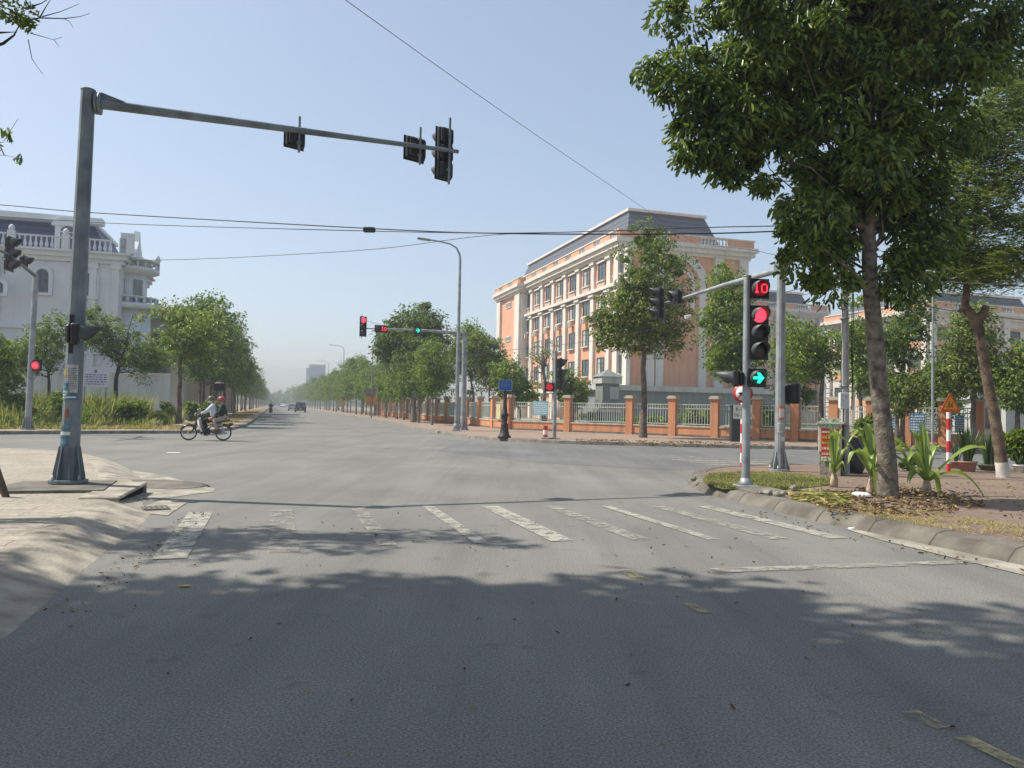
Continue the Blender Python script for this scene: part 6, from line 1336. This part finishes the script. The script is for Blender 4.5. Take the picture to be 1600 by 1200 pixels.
# low wall with poster board on the right pavement far: parked clutter
# ---------------- vehicles & people ----------------
def skin(name,verts,edges,rad,m,parent,sub=1,root=0):
    me=bpy.data.meshes.new(name); me.from_pydata([tuple(v) for v in verts],edges,[]); o=bpy.data.objects.new(name,me); col.objects.link(o)
    md=o.modifiers.new('s','SKIN'); md.use_smooth_shade=True
    for i,r in enumerate(rad): me.skin_vertices[0].data[i].radius=(r,r) if not hasattr(r,'__len__') else r
    for i in range(len(verts)): me.skin_vertices[0].data[i].use_root=(i==root)
    s=o.modifiers.new('d','SUBSURF'); s.levels=sub; s.render_levels=sub
    dg=bpy.context.evaluated_depsgraph_get(); m2=bpy.data.meshes.new_from_object(o.evaluated_get(dg)); bpy.data.objects.remove(o)
    return m2
def join(name,meshes,mats,parent):
    bm=bmesh.new(); 
    for i,(me,mi,mx) in enumerate(meshes):
        n0=len(bm.faces); nv=len(bm.verts); bm.from_mesh(me); bm.faces.ensure_lookup_table(); bm.verts.ensure_lookup_table()
        for f in bm.faces[n0:]: f.material_index=mi; f.smooth=True
        if mx is not None: bmesh.ops.transform(bm,matrix=mx,verts=bm.verts[nv:])
    me=bpy.data.meshes.new(name); bm.to_mesh(me); bm.free()
    for m in mats: me.materials.append(m)
    o=bpy.data.objects.new(name,me); col.objects.link(o); o.parent=parent; return o
def mbmesh(mb):
    me=bpy.data.meshes.new('t'); me.from_pydata(mb.v,[],mb.f); bm=bmesh.new(); bm.from_mesh(me); bmesh.ops.recalc_face_normals(bm,faces=bm.faces); bm.to_mesh(me); bm.free(); return me
M_skin=mat('skin',(.42,.25,.17),.6,.06,8); M_hair=mat('black_hair',(.015,.012,.01),.5,.2,20)
def person(parent_pose,label,shirt,trouser,helmet,shoe,J,loc,rz,mask=None,sleeve=True,vest=None):
    """J: joints in bike frame (x forward, y left, z up)"""
    t=thing('person',label,'person',loc,rz); V=Vector
    pel,chest,neck,head=[V(J[k]) for k in ('pelvis','chest','neck','head')]
    verts=[pel,(pel*.5+chest*.5),chest,neck,neck*.5+head*.5]; rad=[(.15,.13),(.14,.12),(.17,.13),.062,.058]; edges=[(0,1),(1,2),(2,3),(3,4)]
    def chain(start,pts,rs):
        p=start
        for q,r in zip(pts,rs): verts.append(V(q)); rad.append(r); edges.append((p,len(verts)-1)); p=len(verts)-1
        return p
    hands=[]
    for s in (-1,1):
        sh=V(J['chest'])+V((0,s*.17,.10)); el=V(J['elbow']); el.y*=s; ha=V(J['hand']); ha.y*=s
        chain(2,[sh,sh.lerp(el,.5),el,el.lerp(ha,.5),ha],[.062,.052,.043,.038,.03]); hands.append((ha,(ha-el).normalized(),s))
        hp=pel+V((.02,s*.09,-.03)); kn=V(J['knee']); kn.y*=s; ft=V(J['ankle']); ft.y*=s; toe=ft+V((.17,0,-.04))
        chain(0,[hp,hp.lerp(kn,.5),kn,kn.lerp(ft,.5),ft,toe],[.095,.085,.062,.056,.042,.036])
    ms=[(skin('b',verts,edges,rad,None,None,1),0,None)]
    # head: lathe-ish ellipsoid with jaw, nose, ears
    hb=MB(); n=14; rows=[(-.115,.030),(-.10,.055),(-.07,.070),(-.03,.078),(.02,.084),(.06,.080),(.095,.055),(.112,.01)]
    vs=[]
    for z,r in rows:
        for j in range(n):
            a=2*math.pi*j/n; x=math.cos(a)*r*(1.16)+(.018 if z<-.05 and math.cos(a)>0 else 0); vs.append((head.x+x,head.y+math.sin(a)*r*.9,head.z+z))
    hb.add(vs,[(i*n+j,i*n+(j+1)%n,(i+1)*n+(j+1)%n,(i+1)*n+j) for i in range(len(rows)-1) for j in range(n)]+[tuple(range(n-1,-1,-1)),tuple(range((len(rows)-1)*n,len(rows)*n))])
    hb.lathe([(.018,0),(.012,.02),(.004,.03)],8,(head.x+.088,head.y,head.z-.02),M=Matrix.Rotation(R_(90),4,'Y'))
    for s in (-1,1): hb.lathe([(.028,-.006),(.03,0),(.02,.012)],8,(head.x-.005,head.y+s*.072,head.z-.005),M=Matrix.Rotation(R_(90)*-s,4,'X')); 
    ms.append((mbmesh(hb),0,None)); eb=MB()
    for s in (-1,1): eb.lathe([(.012,0),(.008,.006),(.001,.008)],8,(head.x+.086,head.y+s*.032,head.z+.012),M=Matrix.Rotation(R_(90),4,'Y'))
    eb.box((head.x+.090,head.y,head.z-.06),(.012,.05,.008)); ms.append((mbmesh(eb),1,None))
    # hands: palm and five curled fingers
    for ha,dr,s in hands:
        up=V((0,0,1)); sd=dr.cross(up).normalized(); dn=-up
        pv=[ha-dr*.02,ha+dr*.05]; pr=[.022,.028]; ms.append((skin('h',pv,[(0,1)],pr,None,None,1),0,None))
        for k,(o_,ln) in enumerate(((-.03,.065),(-.010,.078),(.011,.072),(.031,.058))):
            b0=ha+dr*.07+sd*o_; f=[b0,b0+dr*ln*.5+dn*.012,b0+dr*ln*.55+dn*(.012+ln*.45),b0+dr*ln*.1+dn*(.02+ln*.6)]
            ms.append((skin('f',f,[(0,1),(1,2),(2,3)],[.010,.009,.008,.007],None,None,1),0,None))
        b0=ha+dr*.01-sd*s*.028; f=[b0,b0+dr*.035-sd*s*.02+dn*.02,b0+dr*.06-sd*s*.005+dn*.05]; ms.append((skin('f',f,[(0,1),(1,2)],[.012,.010,.008],None,None,1),0,None))
    join('body',ms,[M_skin,M_hair],t)
    # clothes: slightly larger shells
    vt=[];et=[];rt=[]
    def C(pts,rs,start=None):
        p=start
        for q,r in zip(pts,rs):
            vt.append(V(q)); rt.append(r)
            if p is not None: et.append((p,len(vt)-1))
            p=len(vt)-1
        return p
    C([pel+V((0,0,-.06)),pel*.5+chest*.5,chest,chest.lerp(neck,.65)],[(.185,.165),(.17,.145),(.19,.148),.10])
    for s in (-1,1):
        sh=V(J['chest'])+V((0,s*.175,.10)); el=V(J['elbow']); el.y*=s; ha=V(J['hand']); ha.y*=s
        if sleeve: C([sh,sh.lerp(el,.5),el,el.lerp(ha,.5),el.lerp(ha,.93)],[.078,.066,.058,.052,.040],2)
        else: C([sh,sh.lerp(el,.5),sh.lerp(el,.8)],[.078,.068,.062],2)
    join('shirt',[(skin('s',vt,et,rt,None,None,2),0,None)],[shirt],t)
    vt.clear();et.clear();rt.clear(); C([pel+V((0,0,.06)),pel-V((0,0,.03))],[(.18,.155),(.185,.16)])
    for s in (-1,1):
        hp=pel+V((.03,s*.09,-.03)); kn=V(J['knee']); kn.y*=s; ft=V(J['ankle']); ft.y*=s
        C([hp,hp.lerp(kn,.5),kn,kn.lerp(ft,.5),kn.lerp(ft,.93)],[.108,.098,.078,.068,.060],1)
    join('trousers',[(skin('s',vt,et,rt,None,None,2),0,None)],[trouser],t)
    for s in (-1,1):
        ft=V(J['ankle']); ft.y*=s; mb=MB().box(ft+V((.06,0,-.045)),(.31,.12,.11),bev=.035).box(ft+V((0,0,-.01)),(.14,.12,.12),bev=.03); mb.build('shoe',shoe,t)
    hl=MB(); hl.lathe([(.118,-.03),(.125,.0),(.122,.05),(.10,.10),(.06,.135),(.012,.148)],20,(0,0,0),M=Matrix.Scale(1.12,4,(1,0,0)))
    hl.add([(.10,-.09,-.02),(.10,.09,-.02),(.20,.06,-.035),(.215,0,-.035),(.20,-.06,-.035),(.10,-.09,-.005),(.10,.09,-.005),(.20,.06,-.025),(.215,0,-.025),(.20,-.06,-.025)],[(0,1,2,3,4),(9,8,7,6,5),(0,4,9,5),(4,3,8,9),(3,2,7,8),(2,1,6,7)])
    ho=hl.build('helmet',helmet,t,loc=head+V((-.005,0,.035)))
    for f in ho.data.polygons: f.use_smooth=True
    MB().tube([head+V((.01,-.082,.0)),head+V((.03,-.06,-.08)),head+V((.035,0,-.125)),head+V((.03,.06,-.08)),head+V((.01,.082,.0))],.006,5).build('chin_strap',M_blk,t)
    if mask: MB().lathe([(.070,-.05),(.088,-.02),(.086,.015)],14,head+V((.014,0,-.035)),M=Matrix.Scale(.92,4,(0,1,0))).build('face_mask',mask,t)
    return t
def wheel(t,x,r,m_t,m_r,name='wheel',w_=.05,spokes=18,cy=0):
    Y_=Matrix.Rotation(R_(90),4,'X'); mb=MB(); n=32; vs=[]
    for i in range(n):
        a=2*math.pi*i/n
        for j in range(8): b_=2*math.pi*j/8; rr_=r-w_/2+math.cos(b_)*w_/2; vs.append((math.cos(a)*rr_,math.sin(b_)*w_/2,math.sin(a)*rr_))
    mb.add(vs,[(i*8+j,((i+1)%n)*8+j,((i+1)%n)*8+(j+1)%8,i*8+(j+1)%8) for i in range(n) for j in range(8)],0,True)
    o=mb.build('wheel',m_t,t,loc=(x,cy,r)); mb=MB(); vs=[]
    for i in range(n):
        a=2*math.pi*i/n
        for rr_,yy in ((r-w_*.95,-w_*.3),(r-w_*.95,w_*.3),(r-w_*1.35,w_*.2),(r-w_*1.35,-w_*.2)): vs.append((math.cos(a)*rr_,yy,math.sin(a)*rr_))
    mb.add(vs,[(i*4+j,((i+1)%n)*4+j,((i+1)%n)*4+(j+1)%4,i*4+(j+1)%4) for i in range(n) for j in range(4)],0)
    for k in range(spokes): a=2*math.pi*k/spokes; s=(-1)**k; mb.tube([(math.cos(a+.3*s)*.04,.02*s,math.sin(a+.3*s)*.04),(math.cos(a)*(r-w_*1.2),0,math.sin(a)*(r-w_*1.2))],.003,4)
    mb.lathe([(.02,-.06),(.055,-.03),(.055,.03),(.02,.06)],12,M=Y_); mb.build('rim',m_r,o); return o
def motorbike(loc,rz,label,body=M_wht,s=1.):
    t=thing('motorbike',label,'motorbike',loc,rz); t.scale=(s,s,s)
    M_t=mat('tyre_rubber',(.02,.02,.02),.8,.2,10); M_ch=mat('chrome',(.5,.5,.5),.25,.1,5,metal=.9); M_bk=mat('gloss_black',(.015,.015,.018),.25,.2,4,spec=.6)
    wheel(t,.64,.30,M_t,M_ch); wheel(t,-.60,.30,M_t,M_ch)
    mb=MB(); # front fender + fork
    for (x0,r,a0,a1,w_) in ((.64,.335,20,150,.10),):
        vs=[]; n=12
        for i in range(n+1):
            a=R_(a0+(a1-a0)*i/n)
            for yy,dr in ((-w_/2,-.03),(0,.012),(w_/2,-.03)): vs.append((x0+math.cos(a)*(r+dr),yy,.30+math.sin(a)*(r+dr)))
        mb.add(vs,[(i*3+j,i*3+j+1,(i+1)*3+j+1,(i+1)*3+j) for i in range(n) for j in range(2)],0,True)
    mb.tube([(.30,0,.90),(.40,0,.62),(.43,0,.52)],[.05,.055,.05],10)
    for s_ in (-1,1): mb.tube([(.42,s_*.07,.60),(.50,s_*.075,.38),(.60,s_*.07,.27)],[.026,.022,.016],8)
    mb.build('front_fork_and_fender',M_bk,t)
    # leg shield
    vs=[]; prof=[(.33,.88,.07),(.37,.78,.12),(.36,.66,.19),(.30,.50,.22),(.23,.36,.22),(.18,.22,.19),(.10,.17,.16)]
    for x,z,w_ in prof:
        for f in (-1,-.6,0,.6,1): vs.append((x-.10*f*f,f*w_,z))
    k=len(vs); vs+=[(x-.02,y,z-.005) for x,y,z in vs]
    fs=[(i*5+j,i*5+j+1,(i+1)*5+j+1,(i+1)*5+j) for i in range(len(prof)-1) for j in range(4)]; fs+=[tuple(q+k for q in reversed(f)) for f in fs]
    MB().add(vs,fs,0,True).build('leg_shield',body,t)
    mb=MB(); mb.tube([(.30,0,.84),(.12,0,.50),(-.05,0,.46),(-.20,0,.60),(-.55,0,.66)],[.035,.04,.05,.045,.03],8); mb.build('frame_tube',body,t)
    mb=MB(); mb.box((.05,0,.34),(.36,.24,.26),bev=.05); mb.lathe([(.10,-.12),(.12,-.06),(.12,.06),(.10,.12)],14,(-.02,0,.30),M=Matrix.Rotation(R_(90),4,'X')); mb.tube([(.16,0,.34),(.34,0,.36)],[.07,.06],10); mb.build('engine',mat('engine_grey',(.16,.16,.17),.4,.3,10,metal=.6),t)
    MB().box((-.34,-.085,.33),(.52,.04,.09),bev=.02).tube([(.0,.12,.22),(-.3,.13,.24),(-.75,.13,.30)],[.025,.03,.04],8).build('chain_case_and_exhaust',M_ch,t)
    mb=MB().box((-.38,0,.60),(.40,.20,.20),bev=.06); mb.build('side_cover',mat('silver_grey',(.35,.36,.37),.4,.1,5),t)
    mb=MB(); vs=[]; pr=[(-.02,.70,.08,.05),(-.12,.745,.12,.06),(-.35,.75,.135,.06),(-.62,.78,.125,.06),(-.82,.80,.09,.05)]
    for x,z,w_,h_ in pr: vs+=[(x,-w_,z-h_),(x,-w_*.9,z+.02),(x,0,z+.04),(x,w_*.9,z+.02),(x,w_,z-h_)]
    mb.add(vs,[(i*5+j,i*5+(j+1)%5,(i+1)*5+(j+1)%5,(i+1)*5+j) for i in range(4) for j in range(5)]+[(4,3,2,1,0),(20,21,22,23,24)],0,True); mb.build('seat',M_bk,t)
    mb=MB(); vs=[]; n=12
    for i in range(n+1):
        a=R_(25+(150)*i/n)
        for yy,dr in ((-.06,-.03),(0,.012),(.06,-.03)): vs.append((-.60-math.cos(a)*(.34+dr),yy,.30+math.sin(a)*(.34+dr)))
    mb.add(vs,[(i*3+j,i*3+j+1,(i+1)*3+j+1,(i+1)*3+j) for i in range(n) for j in range(2)],0,True); mb.box((-.86,0,.62),(.12,.16,.12),bev=.03); mb.build('rear_fender',M_bk,t)
    MB().box((-.935,0,.64),(.03,.12,.07),bev=.01).build('tail_light',mat('tail_red',(.35,.02,.02),.3,.1,5),t)
    mb=MB(); 
    for s_ in (-1,1): mb.tube([(-.5,s_*.11,.76),(-.75,s_*.12,.80),(-.93,s_*.09,.80)],.012,6); mb.tube([(-.62,s_*.09,.32),(-.52,s_*.10,.62)],[.022,.026],8)
    mb.tube([(-.93,-.09,.80),(-.93,.09,.80)],.012,6); mb.build('rack_and_shocks',M_ch,t)
    mb=MB(); mb.box((.31,0,.98),(.20,.17,.14),bev=.05); mb.tube([(.24,-.34,.99),(.28,-.2,1.0),(.30,0,.98),(.28,.2,1.0),(.24,.34,.99)],.016,8); hb=mb.build('handlebar',M_bk,t)
    MB().lathe([(.075,0),(.07,.03),(.001,.045)],16,(.41,0,.98),M=Matrix.Rotation(R_(90),4,'Y')).build('headlight',M_lt,hb)
    for s_ in (-1,1): 
        MB().tube([(.26,s_*.22,1.0),(.30,s_*.27,1.12)],.006,5).lathe([(.055,0),(.05,.015)],12,(.30,s_*.27,1.16),M=Matrix.Rotation(R_(-90),4,'Y')).build('mirror',M_ch,t)
        MB().tube([(-.03,s_*.12,.28),(-.03,s_*.26,.28)],.014,6).tube([(-.38,s_*.12,.30),(-.38,s_*.23,.30)],.014,6).build('footpeg',M_blk,t)
    return t
a=G(292.5,688,0); b=G(350.5,688.5,0); dd=(a-b); rzb=math.atan2(dd.y,dd.x); mid=b+dd*.485; mid.z=0
motorbike(mid,rzb,'white step through motorbike crossing the junction with two riders')
M_shw=mat('white_shirt',(.62,.64,.70),.85,.06,3,.2,12); M_trb=mat('black_trousers',(.02,.02,.025),.85,.2,5,.2,15); M_grv=mat('dark_green_jacket',(.02,.058,.045),.85,.25,6,.2,15); M_bei=mat('beige_trousers',(.36,.28,.24),.85,.12,5,.2,15)
person(None,'motorbike driver in a white shirt, black trousers, olive helmet and white face mask','',None,None,None,None,(0,0,0),0) if False else None
person(None,'motorbike driver in white shirt, black trousers, olive helmet and face mask',M_shw,M_trb,mat('olive_helmet',(.12,.12,.07),.35,.15,6),M_blk,
 dict(pelvis=(-.27,0,.88),chest=(-.20,0,1.24),neck=(-.17,0,1.41),head=(-.12,0,1.53),elbow=(.02,.27,1.10),hand=(.22,.30,1.02),knee=(.13,.15,.74),ankle=(-.02,.20,.37)),mid,rzb,mask=mat('mask_white',(.7,.72,.75),.8,.05,5))
person(None,'motorbike passenger in dark green jacket, beige trousers and red helmet',M_grv,M_bei,mat('red_helmet',(.36,.06,.08),.35,.1,6),mat('brown_shoe',(.12,.08,.06),.6),
 dict(pelvis=(-.62,0,.90),chest=(-.56,0,1.25),neck=(-.53,0,1.42),head=(-.49,0,1.52),elbow=(-.44,.28,1.05),hand=(-.30,.20,.96),knee=(-.27,.20,.76),ankle=(-.40,.22,.38)),mid,rzb)
# far rider seen from the front
c=P(423,643,112); c.z=0
rz2=math.atan2(-D.y,-D.x); motorbike(c,rz2,'tiny far motorbike coming along the left kerb of the main road',M_redp)
person(None,'tiny far rider in dark jacket and pale helmet by the left kerb',mat('grey_jacket',(.12,.12,.13),.8),M_trb,M_lt,M_blk,dict(pelvis=(-.27,0,.88),chest=(-.20,0,1.24),neck=(-.17,0,1.41),head=(-.12,0,1.53),elbow=(.02,.27,1.10),hand=(.22,.30,1.02),knee=(.13,.15,.74),ankle=(-.02,.20,.37)),c,rz2)
def car(loc,rz,label,m,L_=4.7,W_=1.85,H_=1.8,suv=True,group=None):
    t=thing('car',label,'car',loc,rz,group); M_gl=mat('car_glass',(.02,.025,.03),.08,.2,2,spec=.8)
    # x forward; side profile extruded with taper
    pr=[(-L_/2,.55),(-L_/2,.95),(-L_/2+.08,1.05),(L_*.14,1.02),(L_*.44,.88),(L_/2,.72),(L_/2,.45),(L_/2-.1,.30),(-L_/2+.1,.30)] 
    top=[(-L_/2+.10,1.05),(-L_/2+.32,H_-.08),(-L_/2+.6,H_),(L_*.02,H_),(L_*.10,H_-.06),(L_*.24,1.02)] if suv else [(-L_*.36,1.0),(-L_*.22,H_-.04),(-L_*.1,H_),(L_*.04,H_),(L_*.24,.98)]
    def ex(poly,w0,w1,zmax,mi,mb):
        n=len(poly); vs=[]
        for s_ in (-1,1):
            for x,z in poly: f=max(0,min(1,(z-.95)/(zmax-.95))) if zmax>.96 else 0; vs.append((x,s_*(w0+(w1-w0)*f)/2,z))
        tri=tessellate_polygon([[Vector((x,z,0)) for x,z in poly]]); mb.add(vs,[tuple(q) for q in tri]+[tuple(i+n for i in reversed(q)) for q in tri]+[(i,(i+1)%n,(i+1)%n+n,i+n) for i in range(n)],mi)
    mb=MB(); ex(pr,W_,W_,.9,0,mb); ex(top,W_*.93,W_*.76,H_,0,mb); mb.build('body',m,t)
    xr=top[0][0]; mb=MB(); ang=math.atan2(H_-1.05,.3) 
    v=[(top[0][0]+.02-.03,-W_*.40,1.10),(top[0][0]+.02-.03,W_*.40,1.10),(top[1][0]-.03,W_*.34,H_-.16),(top[1][0]-.03,-W_*.34,H_-.16)]; mb.add(v,[(0,1,2,3)]); mb.build('rear_window',M_gl,t)
    v=[(top[-1][0]+.02,-W_*.40,1.08),(top[-1][0]+.02,W_*.40,1.08),(top[-2][0]+.03,W_*.34,H_-.12),(top[-2][0]+.03,-W_*.34,H_-.12)]; MB().add(v,[(0,1,2,3)]).build('windscreen',M_gl,t)
    for s_ in (-1,1):
        y0=s_*(W_*.465+.012); y1=s_*(W_*.395+.012); MB().add([(top[0][0]+.35,y0,1.08),(top[-1][0]-.25,y0,1.08),(top[-2][0]-.02,y1,H_-.2),(top[1][0]+.3,y1,H_-.2)],[(0,1,2,3)]).build('side_window',M_gl,t)
        MB().box((-L_/2-.01,s_*W_*.42,.88),(.05,.16,.30),bev=.01).build('tail_light',mat('tail_red',(.35,.02,.02)),t); MB().box((L_/2-.02,s_*W_*.38,.70),(.08,.30,.14),bev=.02).build('headlight',M_lt,t)
        for x in (-L_*.31,L_*.31):
            o=MB().lathe([(.20,-.11),(.33,-.11),(.35,-.07),(.35,.07),(.33,.11),(.20,.11)],20,(0,0,0),M=Matrix.Rotation(R_(90),4,'X')).build('wheel',mat('tyre_rubber',(.02,.02,.02)),t,loc=(x,s_*(W_/2-.10),.35)); MB().lathe([(.20,-.115),(.05,-.10),(.05,.10),(.20,.115)],12,(0,0,0),M=Matrix.Rotation(R_(90),4,'X')).build('rim',M_zinc,o)
    MB().box((-L_/2-.03,0,.60),(.02,.46,.13)).build('number_plate',M_wht,t); MB().box((-L_/2-.02,0,.42),(.10,W_*.92,.16),bev=.03).box((L_/2,0,.40),(.10,W_*.92,.18),bev=.03).build('bumpers',M_blk,t)
    return t
rzc=math.atan2(D.y,D.x)
c=P(469,643,142); c.z=0; car(c,rzc,'dark maroon sport utility car driving away on the main road',mat('maroon_paint',(.035,.018,.022),.25,.1,3,coat=.6),W_=1.95,H_=1.88)
c=P(457,641,170); c.z=0; car(c,rzc,'silver car just ahead and left of the dark maroon car',mat('silver_paint',(.42,.43,.44),.3,.08,3,metal=.4,coat=.5),H_=1.6)
c=W(330,3.0); car(c,rzc+math.pi,'distant white car approaching far down the main road',mat('white_car_paint',(.65,.65,.65),.3,.05,3,coat=.5),H_=1.5,suv=False)
c=W(400,5.6); car(c,rzc,'most distant silver car near the end of the main road',mat('silver_paint',(.42,.43,.44)),H_=1.5,suv=False)
# ---------------- haze ----------------
mb=MB(); x0,x1,y0,y1,z0,z1=-560,420,-60,780,-1.0,34; mb.box(((x0+x1)/2,(y0+y1)/2,(z0+z1)/2),(x1-x0,y1-y0,z1-z0))
hm=bpy.data.materials.new('haze_air'); hm.use_nodes=True; t_=hm.node_tree; t_.nodes.remove(t_.nodes['Principled BSDF'])
pv=t_.nodes.new('ShaderNodeVolumePrincipled'); pv.inputs['Color'].default_value=(.60,.635,.67,1); pv.inputs['Density'].default_value=.0014; pv.inputs['Anisotropy'].default_value=.2
t_.links.new(pv.outputs[0],t_.nodes['Material Output'].inputs['Volume'])
HZ=mb.build('haze',hm); HZ['kind']='stuff'
